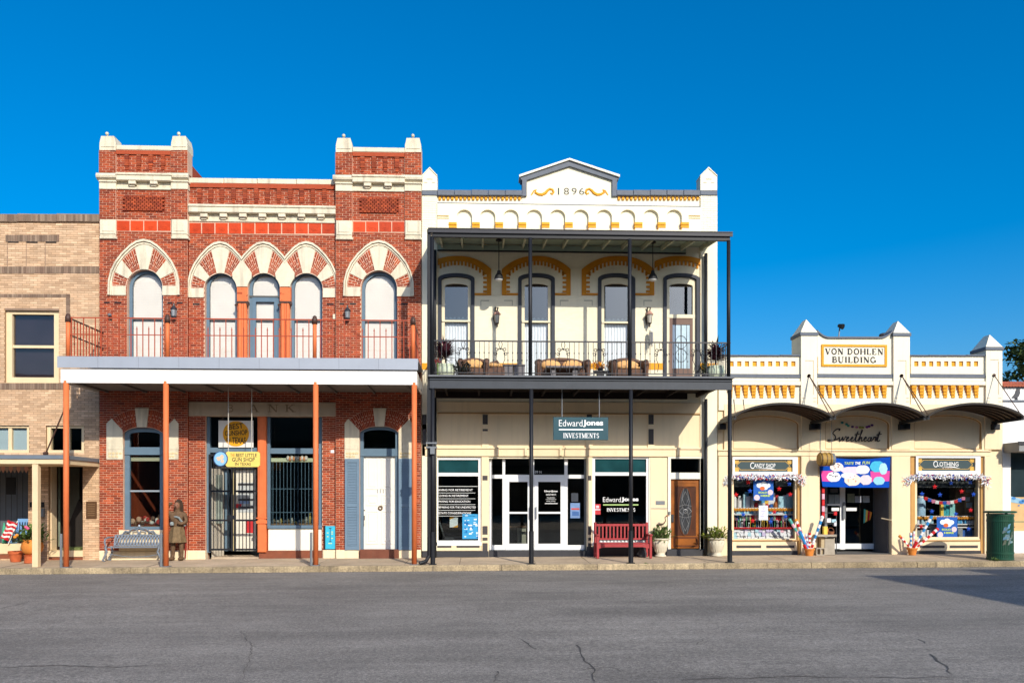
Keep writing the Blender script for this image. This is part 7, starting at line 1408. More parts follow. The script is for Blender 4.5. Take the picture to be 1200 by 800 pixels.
# entrance
dy_ = .95
for px_, dx_ in ((961, .06), (1043, -.03)):
    mb = MB(); q = X(px_); mb.box(min(q, q + dx_), max(q, q + dx_), .1, dy_ + .1, -.1, 3.4); obj('entry_side', mb, M('entry_grey', A(104, 100, 100), .7, .1, 4), vd)
mb = MB(); pbox(mb, 960.8, 534.5, 1043.2, 540, .1, dy_ + .2); obj('entry_soffit', mb, dark_grey, vd); mb = MB(); mb.box(X(960), X(1044), -.02, dy_ + 1.5, -.2, G(X(1002)) + .02); obj('entry_floor', mb, M('entry_floor', A(90, 88, 86), .8, .1), vd)
for a, b_ in ((984.5, 990.5), (1024, 1030), (966.5, 969.5)): fbox('door_stile', a, 566, b_, 643.5, dy_, dy_ + .08, white_metal if a > 970 and a < 1000 else grey_pipe, vd)
for t_, bt, a, b_ in ((636.5, 642.8, 969.6, 984.4), (636.5, 642.8, 990.6, 1023.9), (590.2, 592, 969.6, 984.4)): fbox('door_rail', a, t_, b_, bt, dy_ + .005, dy_ + .07, white_metal, vd)
for a, b_ in ((969.6, 984.4), (990.6, 1023.9)): fbox('door_pane', a - .2, 566, b_ + .2, 636.6, dy_ + .03, dy_ + .036, gls, vd); fbox('push_bar', a + (5 if a < 980 else 1), 594.6, b_ - (1 if a < 980 else 20), 598.3, dy_ - .06, dy_ - .02, white_metal, vd)
fbox('pull_handle', 988.3, 588, 991, 608, dy_ - .08, dy_ - .04, grey_pipe, vd)
for k, (a, t_, b_, bt, cc) in enumerate(((971, 579, 977.5, 590, (150, 160, 164)), (978, 579, 984, 590, (160, 170, 176)), (973, 572, 982, 577, (90, 90, 92)), (993, 578, 1001.5, 588.5, (130, 138, 120)), (1002, 581, 1010, 588.5, (170, 176, 190)), (1011, 580.5, 1019, 588.5, (170, 178, 184)))):
    nt_ = thing('door_notice', ('pale notice, left one of the pair in the narrow glass of the shop entrance', 'pale notice, right one of the pair in the narrow glass of the shop entrance', 'dark notice above the pair in the narrow glass of the shop entrance', 'greenish notice, first of three in the wide door pane', 'pale notice, middle of three in the wide door pane', 'pale notice, last of three in the wide door pane')[k], 'notice', (X(a, dy_), dy_, Z(bt, a, dy_)), 'notices taped inside the shop doors'); mb = MB(); pbox(mb, a, t_, b_, bt, dy_ + .018, dy_ + .026); obj('notice_sheet', mb, M('notice_%d' % k, A(*cc), .6, .12, 12), nt_)
bn = thing('party_banner', 'blue and pink vinyl banner with pale round sweets slung over the shop doors', 'banner', (X(1002), -.04, Z(571, 1002))); by = -.05
bq = lambda m, y_, p: MB().prism(PP(p, y_)[::-1], y_, y_ + .004)
obj('banner_sheet', bq(0, by, [(960.5, 546), (975, 536.2), (1000, 538), (1020, 537.4), (1043.5, 535.2), (1042, 571), (1002, 571), (964, 570)]), M('banner_blue', A(6, 76, 186), .7, .1, 1.5, spec=.08), bn)
obj('banner_stripe', bq(0, by - .004, [(962, 551.5), (976, 551.5), (976, 564), (963.5, 563.5)]), M('banner_pink', A(236, 70, 160), .45, .05), bn); obj('banner_stripe', bq(0, by - .004, [(1020, 552), (1042.8, 551.5), (1042, 563.5), (1021, 564)]), M('banner_pink', A(236, 70, 160), .45, .05), bn)
rdc = random.Random(8)
for k, (px, py, rx_, rz_, cc) in enumerate(((980.5, 547, 8.2, 5.4, (240, 232, 226)), (977, 558.5, 8.5, 6, (236, 238, 240)), (998, 551, 13, 4.6, (238, 214, 232)), (1011, 550, 8.5, 5.4, (238, 236, 232)), (999, 562, 10, 7.2, (246, 228, 210)), (1014.5, 562, 7.5, 6, (226, 214, 222)), (994, 557, 9, 3.6, (222, 232, 246)), (1028, 546.5, 9, 6.8, (60, 186, 226)), (1035, 549, 5, 7, (176, 226, 242)), (1030, 563, 7, 5, (150, 214, 240)))):
    x, z = PT(px, py, by - .005); mb = MB(); mb.prism([(x + rx_ * .0257 * math.cos(j * .393) * (1 + .06 * math.sin(j * 3.1 + k)), z + rz_ * .0257 * math.sin(j * .393) * (1 + .06 * math.cos(j * 2.3))) for j in range(16)], by - .0065 - k * .0006, by - .0055 - k * .0006); sw = obj('printed_sweet', mb, M('sweet_%d' % k, A(*cc), .5, .08, 14), bn)
    if k in (0, 1, 4):
        mb = MB()
        for j in range(7): a_ = rdc.uniform(0, 6.28); r_ = rdc.uniform(.1, .75); mb.prism([(x + rx_ * .0257 * r_ * math.cos(a_) + .022 * math.cos(q * 1.047), z + rz_ * .0257 * r_ * math.sin(a_) + .018 * math.sin(q * 1.047)) for q in range(6)], by - .0085 - k * .0006 - j * .0001, by - .0066 - k * .0006)
        obj('sweet_speck', mb, M('speck_%d' % k, A(*((150, 110, 100), (60, 66, 80), (0, 0, 0), (0, 0, 0), (240, 150, 130))[k]), .6, 0), sw, kind='stuff')
ptext('TASTE', 989.5, 541, 1000.5, 544, by - .0045, M('banner_lime', A(200, 220, 120), .5, 0), bn, bold=.02, shear=.2, name='lettering'); ptext('THE', 1002, 540.8, 1008.5, 544, by - .0045, letter_white, bn, bold=.03, shear=.2); ptext('FUN', 1010.5, 540.2, 1019.5, 543.6, by - .0045, M('banner_lime', A(200, 220, 120), .5, 0), bn, bold=.02, shear=.2)
t = thing('hanging_barrel_sign', 'hanging wooden barrel with a grey end beside the blue banner', 'barrel', (X(968, -.5), -.5, Z(546, 968, -.5)))
x0, x1, z0, z1 = RB(959.5, 530, 973.5, 546, -.5); cz = (z0 + z1) / 2; r_ = (z1 - z0) / 2; wb = M('barrel_wood', A(176, 140, 70), .6, .2, 9)
prof = [(x0, .86), (x0 + .1, .96), ((x0 + x1) / 2, 1.0), (x1 - .06, .96), (x1, .9)]; n_ = 16; mb = MB(); mb.tube([(a, -.5, cz) for a, _ in prof], [r_ * f for _, f in prof], 16); obj('barrel_body', mb, wb, t)
mb = MB(); mb.tube([(x1, -.5, cz), (x1 + .085, -.5, cz)], [r_ * .93, r_ * .88], 16); obj('barrel_end', mb, M('zinc_end', A(120, 124, 126), .5, .15, 12), t)
for f in (.12, .5, .85): q = x0 + (x1 - x0) * f; mb = MB(); mb.tube([(q - .015, -.5, cz), (q + .015, -.5, cz)], r_ * 1.02, 16); obj('barrel_hoop', mb, M('hoop', A(110, 84, 46), .5, .1), t)
for q in (x0 + .05, x1 + .03): mb = MB(); mb.tube([(q, -.5, cz + r_ * .8), (q, -.5, Z(486, 968, -.5) + .12)], .008, 5); obj('hanging_cable', mb, grey_pipe, t)
t = thing('roof_spot_lamp', 'small dark spot lamp on a stalk above the name board', 'lamp', (X(984), .1, Z(396, 984))); x, z = PT(984, 383.5, .1); mb = MB(); mb.tube([(x - .03, .1, Z(396, 984, .1)), (x, .1, z)], .02, 6); obj('lamp_stalk', mb, grey_pipe, t); mb = MB(); mb.tube([(x - .03, .12, z + .06), (x + .06, .0, z)], [.05, .09], 10); obj('lamp_head', mb, black, t)
t = thing('roof_flood_lamp', 'low dark flood lamp behind the coping by the second pier', 'lamp', (X(1037), .2, Z(393, 1037))); x, z = PT(1037.5, 392.5, .45); mb = MB(); mb.ball((x, .5, z), (.18, .12, .08), 12, 6); obj('lamp_head', mb, dark_grey, t)
for px in (860, 871):
    mb = MB(); mb.tube([(X(px, -.07), -.07, Z(468, px)), (X(px + 1.5, -.07), -.07, Z(484, px))], .01, 5); obj('wall_cable', mb, black_steel, vd)
# ------------------------------------------------------------------ white building with a red tiled coping at the right edge
wb_ = thing('white_corner_building', 'low white building with red tile coping and painted birds at the right edge', 'building', (X(1190), .05, 0)); WY = .05; wx0 = X(1174.9, WY); wx1 = 24.0; zt = Z(452, 1185, WY)
MW = pxhole(1184.5, 530, 1260, 622, WY); mb = MB(); mb.prism([(wx0, -.35), (wx1, -.35), (wx1, zt), (wx0, zt)], WY, WY + .3, [MW.pts()]); obj('wall', mb, M('plain_white_wall', A(250, 248, 244), .65, .03, 2, .06, 20, .06), wb_)
mb = MB(); mb.box(wx0, wx1, WY + .301, 12, zt - .5, zt - .3); obj('roof', mb, slate_paint, wb_); mb = MB(); mb.box(wx1 - .3, wx1, WY + .301, 12, -.3, zt - .5); mb.box(wx0, wx1 - .3, 11.7, 12, -.3, zt - .5); obj('side_wall', mb, white_paint, wb_)
for k in range(28):
    a = 1175 + k * 3.6; x, z = PT(a, 449.5, WY); mb = MB(); mb.tube([(x, WY - .12, z - .06), (x, WY + .2, z + .05)], .055, 8); obj('coping_tile', mb, M('red_tile', A(196, 110, 84), .8, .15, 6), wb_)
mb = MB(); x0, x1, z0, z1 = RB(1175, 468.8, 1260, 470.8, WY); mb.box(wx0, wx1, WY - .03, WY, z0, z1); mb.box(wx0, wx1, WY - .05, WY - .002, Z(453.6, 1185), Z(452.2, 1185)); obj('band', mb, slate_paint, wb_)
bird = [(0, 0), (2, -2.2), (4.2, -5.2), (5.0, -8.4), (6.4, -10.6), (8.2, -10.8), (9.6, -9.4), (9.2, -8.4), (9.6, -5.4), (8.4, -2.2), (6.6, .2), (6.8, 2.6), (6.2, 2.6), (5.8, .6), (4.8, .4), (4.8, 2.6), (4.2, 2.6), (4.0, .2), (2, .2)]
for k, px in enumerate((1186,)): mb = MB(); mb.prism(PP([(px + a, 465.6 + b_) for a, b_ in bird][::-1], WY - .03), WY - .03, WY - .002); obj('painted_bird', mb, M('bird_grey', A(84, 84, 88), .6, .05), None, 'flat dark grey bird cut-out on the white wall above the band' if k == 0 else 'second bird cut-out just out to the right', 'bird sign')
mb = MB(); mb.box(wx0 + .02, wx1, WY - .75, WY - .002, Z(530, 1190, WY), Z(517.5, 1190, -.7)); obj('entrance_hood', mb, M('hood_grey', A(150, 150, 148), .7, .06), wb_); mb = MB(); mb.box(wx0 - .02, wx1, WY - .78, WY - .751, Z(521, 1190, -.7), Z(517, 1190, -.7)); obj('hood_edge', mb, dark_grey, wb_)
mur = thing('beach_mural_panel', 'beach scene film with sand, sea and blue spots behind the glass at the right edge', 'mural', (X(1192), .2, Z(622, 1192))); my = .16
def mq(n_, p, m, dy=0): mb = MB(); mb.prism(PP(p, my - dy)[::-1], my - dy, my - dy + .006); obj(n_, mb, m, mur)
mq('mural_glass', [(1184, 530), (1262, 530), (1262, 582), (1184, 582)], M('mural_dark', A(48, 62, 66), .15, .2, 2, spec=.6)); mq('mural_sand', [(1184, 582.2), (1262, 582.2), (1262, 622), (1184, 622)], M('mural_sand', A(222, 182, 128), .6, .1, 5)); mq('mural_sea', [(1184, 581), (1200, 585), (1262, 588), (1262, 592), (1196, 590), (1184, 588)], M('mural_sea', A(150, 190, 214), .5, .2, 10), .008)
for px, py, r_ in ((1188, 583.5, 2.4), (1197, 588, 3), (1199.5, 586, 2.5), (1194, 592, 1.2)): x, z = PT(px, py, my - .01); mb = MB(); mb.prism([(x + r_ * .026 * math.cos(k * .63), z + r_ * .018 * math.sin(k * .63)) for k in range(10)], my - .015, my - .0085); obj('mural_spot', mb, M('mural_blue', A(70, 140, 206), .5, .15, 10), mur)
mb = MB(); 
for p, q in (((1185.5, 611), (1201, 611)), ((1185.5, 605), (1185.5, 613)), ((1185.5, 604.8), (1189, 604.2))): a, b_ = PT(*p, -.12), PT(*q, -.12); mb.tube([(a[0], -.12, a[1]), (b_[0], -.12, b_[1])], .015, 6)
obj('hand_rail', mb, M('rail_green', A(120, 150, 120), .5, .1), wb_)
# trees beyond the roofs at the right
tree(23.9, 9.0, 8.6, 2.0, 'tall dark tree behind the white corner building at the right edge', 6500, .30, 0, 5, 'trees behind the white corner building'); tree(31.4, 16, 10.0, 3.2, 'broad lighter tree farther back behind the tall dark one', 4200, .36, 0, 6, 'trees behind the white corner building')
# ------------------------------------------------------------------ things on the pavement and the gallery
terra = M('terracotta', A(196, 100, 58), .8, .12, 8, .2, 40, .2, (.3, .2, .14)); orange_pot = M('orange_pot', A(226, 140, 62), .75, .14, 6, .2, 40)
leafA = M('plant_leaf', (.050, .10, .022), .6, .1, 3, tone=.4, col2=(.12, .18, .04)); leafP = M('purple_leaf', (.055, .012, .022), .5, .1, 3, tone=.5, col2=(.10, .03, .045)); leafK = M('dark_leaf', (.018, .022, .018), .6, .1, 3, tone=.4)
def bush(mb, c, r, n, size, rd, up=.3):
    for k in range(n):
        d = Vector((rd.gauss(0, 1), rd.gauss(0, 1), abs(rd.gauss(0, 1)) * .9)).normalized(); p = Vector(c) + Vector((d.x * r[0], d.y * r[1], d.z * r[2])) * rd.uniform(.25, 1)
        mb.tone = rd.random(); mb.leaf(p, d + Vector((rd.gauss(0, .5), rd.gauss(0, .5), up + rd.gauss(0, .4))), (0, 0, 1), size * rd.uniform(.7, 1.4), size * rd.uniform(.35, .6))
    mb.tone = .5; return mb
def gpt(px, py, y): return X(px, y), y, G(X(px, y), y)
# pots at the left
x, y, z = gpt(18.5, 656, -.55); t = thing('terracotta_pot', 'small empty terracotta pot beside the big orange pot', 'pot', (x, y, z)); mb = MB(); mb.lathe((x, y, z), [(.13, 0), (.175, .22), (.2, .225), (.2, .31), (.185, .31), (.17, .24)], 20); obj('pot_body', mb, terra, t, sm=False)
x, y, z = gpt(38, 658, -.85); t = thing('orange_pot', 'large orange glazed pot on a stand behind the cream canopy post', 'pot', (x, y, z)); mb = MB(); mb.lathe((x, y, z + .22), [(.16, 0), (.25, .10), (.29, .24), (.26, .36), (.22, .40), (.27, .44), (.25, .44), (.2, .38)], 22); obj('pot_body', mb, orange_pot, t, sm=True); mb = MB(); mb.lathe((x, y, z), [(.21, 0), (.2, .19), (.22, .2), (.22, .22)], 18); obj('pot_stand', mb, terra, t)
rd = random.Random(2); zp = z + .62; t = thing('flowering_plant', 'leafy green plant with pink and orange flowers in the orange pot', 'plant', (x, y, zp)); mb = MB(); bush(mb, (x, y, zp - .05), (.46, .30, .52), 260, .17, rd); obj('foliage', mb, leafA, t); mb = MB()
for k in range(7): mb.tube([(x, y, zp - .06), (x + rd.uniform(-.35, .35), y + rd.uniform(-.2, .2), zp + rd.uniform(.1, .4))], .01, 4)
obj('stem', mb, leafA, t, kind='stuff')
for k, (dx, dz, m) in enumerate(((-.03, .40, M('flower_pink', A(226, 100, 140), .6, .1)), (.02, .36, M('flower_pink', A(226, 100, 140), .6, .1)), (-.33, .12, M('flower_orange', A(240, 150, 50), .6, .1)), (-.28, .17, M('flower_orange', A(240, 150, 50), .6, .1)))): mb = MB(); mb.ball((x + dx, y - .28, zp + dz), (.05, .04, .04), 8, 5); obj('flower', mb, m, t)
# rocking chair and flag on the shop sill
bl = M('sky_blue_paint', A(126, 172, 220), .55, .06, 6); zs = Z(637, 25, .1); t = thing('blue_rocking_chair', 'light blue slatted rocking chair on the shop sill behind the flag', 'chair', (X(25, .2), .2, zs)); x0, x1 = X(18, .2), X(33.5, .2); zt = Z(607.5, 25, .3)
mb = MB(); mb.box(x0 - .02, x1 + .02, .36, .40, zt - .10, zt); obj('top_rail', mb, bl, t); mb = MB(); mb.box(x0, x1, .0, .36, zs + .26, zs + .30); obj('seat', mb, bl, t)
for k in range(6): xx = x0 + (x1 - x0) * k / 5; mb = MB(); mb.bar((xx, .36, zs + .28), (xx, .38, zt - .1), .035); obj('back_slat', mb, bl, t)
for xx in (x0 - .03, x1 + .03):
    for yy in (.02, .33): mb = MB(); mb.bar((xx, yy, zs + .05), (xx, yy, zs + .46), .04); obj('leg', mb, bl, t)
    mb = MB(); mb.box(xx - .03, xx + .03, -.02, .38, zs + .46, zs + .49); obj('armrest', mb, bl, t); mb = MB(); mb.tube([(xx, -.10, zs + .07), (xx, .05, zs + .025), (xx, .3, zs + .025), (xx, .46, zs + .07)], .022, 6); obj('rocker', mb, bl, t)
t = thing('striped_flag', 'small red and white striped flag drooping from a short pole at the far left', 'flag', (X(10, -.1), -.1, zs)); fy = -.12; rows, cols = 12, 8
A_, B_, C_, D_ = PT(9, 609, fy), PT(20.5, 613, fy), PT(10, 634, fy), PT(1, 630, fy)
def bil(u, v): a = Vector(A_).lerp(Vector(B_), u); b = Vector(D_).lerp(Vector(C_), u); return a.lerp(b, v)
for s_ in range(9):
    mb = MB(); vs = []
    for i in range(9):
        for j in (0, 1): p = bil((s_ + j) / 9 if False else i / 8, (s_ + j) / 9 + .10 * math.sin(i * .8)*(0 if s_ + j in (0, 9) else 1) * .5); vs.append((p[0], fy + .035 * math.sin(i * 1.7 + s_ * .5), p[1]))
    mb.mesh(vs, [(2 * i, 2 * i + 1, 2 * i + 3, 2 * i + 2) for i in range(8)]); obj('stripe', mb, M('flag_red', A(206, 34, 44), .7, .08) if s_ % 2 == 0 else M('flag_white', A(246, 240, 236), .7, .05), t)
mb = MB(); p = PT(9, 636, fy); q = PT(20, 611, fy); mb.tube([(p[0], fy + .03, zs), (q[0], fy + .03, q[1] + .03)], .012, 6); obj('flag_pole', mb, white_paint, t)
t = thing('green_bottle', 'small green bottle on the sill behind the striped flag', 'bottle', (X(4.5, .2), .2, zs)); mb = MB(); xx, zz = PT(4.8, 613, .2); mb.lathe((xx, .2, zs), [(.05, 0), (.055, .3), (.04, .5), (.02, .55), (.02, .62)], 10); obj('bottle_body', mb, M('bottle_green', A(80, 180, 140), .3, .1), t)
# iron bench
iron_b = M('aluminium_grey', A(150, 160, 172), .45, .15, 12, .15, 40, metal=.5); t = thing('ornate_iron_bench', 'ornate silver grey cast metal bench under the left shop window', 'bench', gpt(158, 656, -.5)); x0, x1 = X(128, -.5), X(189.5, -.5); g = G(0, -.5) - .0; g = G((x0 + x1) / 2, -.5); zs = Z(640, 158, -.5); zt = Z(627, 158, -.4); xm = (x0 + x1) / 2
for k in range(6): yy = -.72 + k * .075; mb = MB(); mb.box(x0 + .05, x1 - .05, yy, yy + .05, zs - .025, zs); obj('seat_slat', mb, iron_b, t)
mb = MB(); mb.bar((x0 + .05, -.31, zs + .03), (x1 - .05, -.31, zs + .03), .035); mb.bar((x0 + .08, -.24, zt), (x1 - .08, -.24, zt), .035)
for xx in (x0 + .07, x1 - .07): mb.bar((xx, -.31, zs), (xx, -.24, zt), .04)
obj('back_frame', mb, iron_b, t); mb = MB(); n_ = 15
for k in range(n_):
    a, b_ = x0 + .09 + (x1 - x0 - .18) * k / n_, x0 + .09 + (x1 - x0 - .18) * (k + 1) / n_
    mb.bar((a, -.31, zs + .03), (b_, -.24, zt), .022); mb.bar((b_, -.31, zs + .03), (a, -.24, zt), .022)
    mb.ball(((a + b_) / 2, -.275, (zs + zt) / 2 + .015), (.03, .02, .03), 7, 5)
obj('lattice', mb, iron_b, t, kind='stuff'); mb = MB(); q = [(-.55, 0), (-.48, .02), (-.40, .12), (-.3, .1), (-.22, .17), (-.12, .2), (0, .26), (.12, .2), (.22, .17), (.3, .1), (.40, .12), (.48, .02), (.55, 0)]; mb.tube([(xm + a, -.24, zt + b_) for a, b_ in q], .022, 6)
for s_ in (-1, 1): mb.tube([(xm + s_ * (.10 + .09 * math.cos(j * .55)), -.24, zt + .07 + .06 * math.sin(j * .55)) for j in range(11)], .014, 5); mb.tube([(xm + s_ * (.33 + .07 * math.cos(j * .55)), -.24, zt + .04 + .045 * math.sin(j * .55)) for j in range(11)], .012, 5); mb.bar((xm + s_ * .02, -.24, zt), (xm + s_ * .05, -.24, zt + .2), .015)
mb.ball((xm, -.24, zt + .27), .04, 8, 6); obj('crest', mb, iron_b, t)
for s_, xx in ((-1, x0), (1, x1)):
    for yy in (-.72, -.34): mb = MB(); mb.tube([(xx + s_ * .02, yy, zs), (xx - s_ * .03, yy, zs - .14), (xx + s_ * .04, yy, g + .12), (xx + s_ * .09, yy, g + .02), (xx + s_ * .03, yy, g + .015)], [.035, .032, .028, .03, .02], 7); obj('leg', mb, iron_b, t)
    mb = MB(); mb.tube([(xx, -.27, zs + .26), (xx + s_ * .03, -.45, zs + .27), (xx + s_ * .05, -.66, zs + .22), (xx + s_ * .03, -.72, zs + .12), (xx, -.70, zs)], .025, 7); obj('armrest', mb, iron_b, t)
mb = MB(); mb.tube([(x0 + (x1 - x0) * k / 10, -.5, g + .20 - .09 * math.sin(math.pi * k / 10)) for k in range(11)], .012, 5); obj('stretcher', mb, iron_b, t)
# carved wooden figure
wood = M('carved_wood', A(112, 86, 62, .8), .75, .3, 14, .6, 40, .3, (.05, .03, .02)); x, y, z = gpt(208, 655, -.42); t = thing('carved_wooden_figure', 'dark carved wooden statue shading its brow beside the orange post', 'statue', (x, y, z)); H = 1.78
def skin(name, vs, es, rr, m, par, root=0, lv=1):
    me = bpy.data.meshes.new(name); me.from_pydata(vs, es, []); o = bpy.data.objects.new(name, me); C.objects.link(o); o.modifiers.new('s', 'SKIN')
    for k, r_ in enumerate(rr): me.skin_vertices[0].data[k].radius = (r_, r_ * .9) if not isinstance(r_, tuple) else r_
    me.skin_vertices[0].data[root].use_root = True
    if lv: mo = o.modifiers.new('u', 'SUBSURF'); mo.levels = lv; mo.render_levels = lv
    bpy.context.view_layer.update(); nm = bpy.data.meshes.new_from_object(o.evaluated_get(bpy.context.evaluated_depsgraph_get())); bpy.data.objects.remove(o); nm.name = name
    a = nm.attributes.new('tone', 'FLOAT', 'FACE'); a.data.foreach_set('value', [.5] * len(nm.polygons)); o2 = obj(name, nm, m, par); return smooth(o2)
P_ = lambda a, b_, c: (x + a, y + b_, z + c)
V_ = [P_(0, 0, .88), P_(0, 0, 1.08), P_(0, 0, 1.30), P_(0, -.01, 1.40), P_(0, -.02, 1.50), P_(0, -.03, 1.62), P_(0, -.02, 1.70),
      P_(-.20, 0, 1.34), P_(-.30, -.06, 1.46), P_(-.17, -.15, 1.63), P_(-.08, -.17, 1.65), P_(.20, 0, 1.34), P_(.28, -.04, 1.12), P_(.16, -.17, 1.06), P_(.05, -.2, 1.10),
      P_(-.11, 0, .84), P_(-.12, -.02, .46), P_(-.13, 0, .10), P_(-.14, -.14, .04), P_(.11, 0, .84), P_(.12, -.03, .46), P_(.12, 0, .10), P_(.14, -.14, .04)]
E_ = [(0, 1), (1, 2), (2, 3), (3, 4), (4, 5), (5, 6), (2, 7), (7, 8), (8, 9), (9, 10), (2, 11), (11, 12), (12, 13), (13, 14), (0, 15), (15, 16), (16, 17), (17, 18), (0, 19), (19, 20), (20, 21), (21, 22)]
skin('figure_body', V_, E_, [.16, .145, .17, .075, .095, .105, .06, .085, .06, .05, .04, .085, .062, .05, .04, .11, .085, .065, .05, .11, .085, .065, .05], wood, t)
mb = MB(); mb.lathe((x, y, z + .52), [(.25, 0), (.235, .10), (.2, .3), (.17, .42), (.165, .46)], 14, .06, 7); obj('carved_tunic', mb, M('carved_tunic', A(126, 104, 74, .8), .8, .3, 12, .6, 40), t)
mb = MB(); mb.lathe((x, y + .10, z + 1.26), [(.12, 0), (.13, .15), (.125, .34), (.09, .46), (.03, .51)], 12, .08, 6); obj('carved_hair', mb, M('carved_dark', A(70, 52, 40, .8), .8, .2, 14, .5, 50), t)
mb = MB(); mb.ball((x, y - .06, z + 1.575), (.078, .085, .105), 14, 10); obj('carved_face', mb, M('carved_face', A(150, 106, 84, .8), .7, .2, 20, .3, 60), t, sm=True)
mb = MB(); mb.ball((x, y - .142, z + 1.56), (.014, .03, .03), 6, 5); mb.ball((x - .035, y - .132, z + 1.59), (.016, .012, .01), 6, 4); mb.ball((x + .035, y - .132, z + 1.59), (.016, .012, .01), 6, 4); mb.box(x - .03, x + .03, y - .142, y - .12, z + 1.52, z + 1.53); obj('face_detail', mb, M('carved_dark', (.03, .02, .015)), t)
mb = MB(); mb.tube([P_(-.2, .02, 1.30), P_(.1, -.17, 1.24), P_(.22, -.02, 1.0)], .03, 6); mb.lathe((x - .1, y - .16, z + 1.02), [(.05, 0), (.06, .06), (.03, .1)], 8); obj('strap_and_pouch', mb, M('carved_blue_grey', A(150, 160, 160, .8), .7, .2, 20), t)
mb = MB(); mb.tube([P_(.20, .06, .05), P_(.23, .04, .5), P_(.24, -.02, 1.0)], .022, 6); obj('carved_staff', mb, M('red_staff', A(150, 50, 40), .7, .2, 20), t)
for s_ in (-1, 1): mb = MB(); mb.ball(P_(s_ * .135, -.09, .055), (.085, .16, .055), 10, 6); obj('boot', mb, wood, t)
# red bench
red_w = M('red_bench_paint', A(176, 66, 68), .5, .08, 5, .08, 40, .15, (.2, .06, .05)); x, y, z = gpt(729, 654, -.62); t = thing('red_slatted_bench', 'red painted wooden bench with a slatted back before the office window', 'bench', (x, y, z)); x0, x1 = X(697.5, -.62), X(761.5, -.62); zt = Z(613.5, 729, -.4); zs = z + .44
for k in range(5): yy = -.86 + k * .105; mb = MB(); mb.cbox(x0 + .03, x1 - .03, yy, yy + .085, zs - .025, zs, .006); obj('seat_slat', mb, red_w, t)
for zz, th in ((zt - .035, .07), (zs + .10, .05)): mb = MB(); mb.cbox(x0 + .07, x1 - .07, -.385, -.345, zz - th / 2, zz + th / 2, .006); obj('back_rail', mb, red_w, t)
for k in range(13): xx = x0 + .10 + (x1 - x0 - .2) * (k + .5) / 13; mb = MB(); mb.box(xx - .022, xx + .022, -.375, -.355, zs + .126, zt - .071); obj('back_slat', mb, red_w, t)
for xx in (x0 + .035, x1 - .035):
    mb = MB(); mb.cbox(xx - .035, xx + .035, -.39, -.32, z, zt + .045, .008); obj('leg', mb, red_w, t); mb = MB(); mb.cbox(xx - .035, xx + .035, -.93, -.86, z, zs + .22, .008); obj('leg', mb, red_w, t); mb = MB(); mb.cbox(xx - .045, xx + .045, -.97, -.391, zs + .221, zs + .26, .008); obj('armrest', mb, red_w, t)
mb = MB(); mb.prism([(x0 + .071, zs - .026), (x1 - .071, zs - .026), (x1 - .071, zs - .15), (x1 - .25, zs - .11), (x0 + .25, zs - .11), (x0 + .071, zs - .15)][::-1], -.90, -.87); obj('apron', mb, red_w, t)
t = thing('dark_bag', 'small dark grey bag on the ground under the right end of the red bench', 'bag', (X(753, -.45), -.45, G(X(753)))); mb = MB(); xx, zz = X(753, -.45), G(X(753)); mb.lathe((xx, -.45, zz), [(.12, 0), (.13, .10), (.08, .24), (.03, .27)], 10); obj('bag_body', mb, dark_grey, t)
# urns
urn_m = M('stone_urn', A(224, 214, 190), .8, .1, 6, .3, 40, .3, (.3, .27, .2))
def urn(px, y, label, seed, yl=False):
    x, _, z = gpt(px, 653, y); t = thing('stone_urn', label, 'planter', (x, y, z), 'pale stone urns by the oak door'); mb = MB(); mb.lathe((x, y, z), [(.17, 0), (.17, .04), (.12, .07), (.15, .14), (.215, .30), (.235, .46), (.20, .49), (.265, .515), (.265, .55), (.235, .55), (.2, .48)], 24, 0); obj('urn_body', mb, urn_m, t, sm=True)
    mb = MB()
    for k in range(16): a = k * .3927; mb.bar((x + .16 * math.cos(a), y + .16 * math.sin(a), z + .15), (x + .235 * math.cos(a), y + .235 * math.sin(a), z + .44), .016)
    obj('fluting', mb, urn_m, t, kind='stuff')
    p = thing('shrub', ('bright green shrub in the left urn below the metal bird', 'yellow green shrub in the right urn by the black post')[seed - 1], 'shrub', (x, y, z + .52), 'shrubs in the stone urns'); mb = MB(); bush(mb, (x, y, z + .5), (.38 if not yl else .44, .3, .36), 230, .13, random.Random(seed)); obj('foliage', mb, leafA if not yl else M('yellow_leaf', (.09, .13, .025), .6, .1, 3, tone=.4, col2=(.22, .24, .03)), p); return x, z
ux, uz = urn(774, -.36, 'pale stone urn between the red bench and the oak door', 1); urn(840, -.36, 'pale stone urn right of the oak door by the black post', 2, True)
t = thing('metal_bird', 'thin rusty metal heron figure rising from the left urn', 'sculpture', (ux, -.4, uz + .6)); rust = M('rusty_metal', A(96, 78, 62), .6, .2, 20, metal=.4); B = lambda a, b_: (ux + a, -.42, uz + .55 + b_)
mb = MB(); mb.tube([B(-.14, .40), B(-.06, .40), B(.02, .41), B(.10, .44)], [.008, .03, .035, .012], 6); mb.tube([B(.08, .43), B(.14, .52), B(.12, .62), B(.17, .66)], [.02, .014, .014, .02], 6); obj('bird_body', mb, rust, t); mb = MB(); mb.ball(B(.19, .67), (.03, .02, .025), 8, 5); mb.tube([B(.2, .67), B(.28, .66)], [.012, .002], 5); obj('bird_head', mb, M('copper', A(190, 120, 80), .5, .1), t)
for s_ in (0, .06): mb = MB(); mb.tube([B(.0 + s_, .40), B(.04 + s_, .2), B(.0 + s_, -.02)], .008, 5); obj('leg', mb, rust, t)
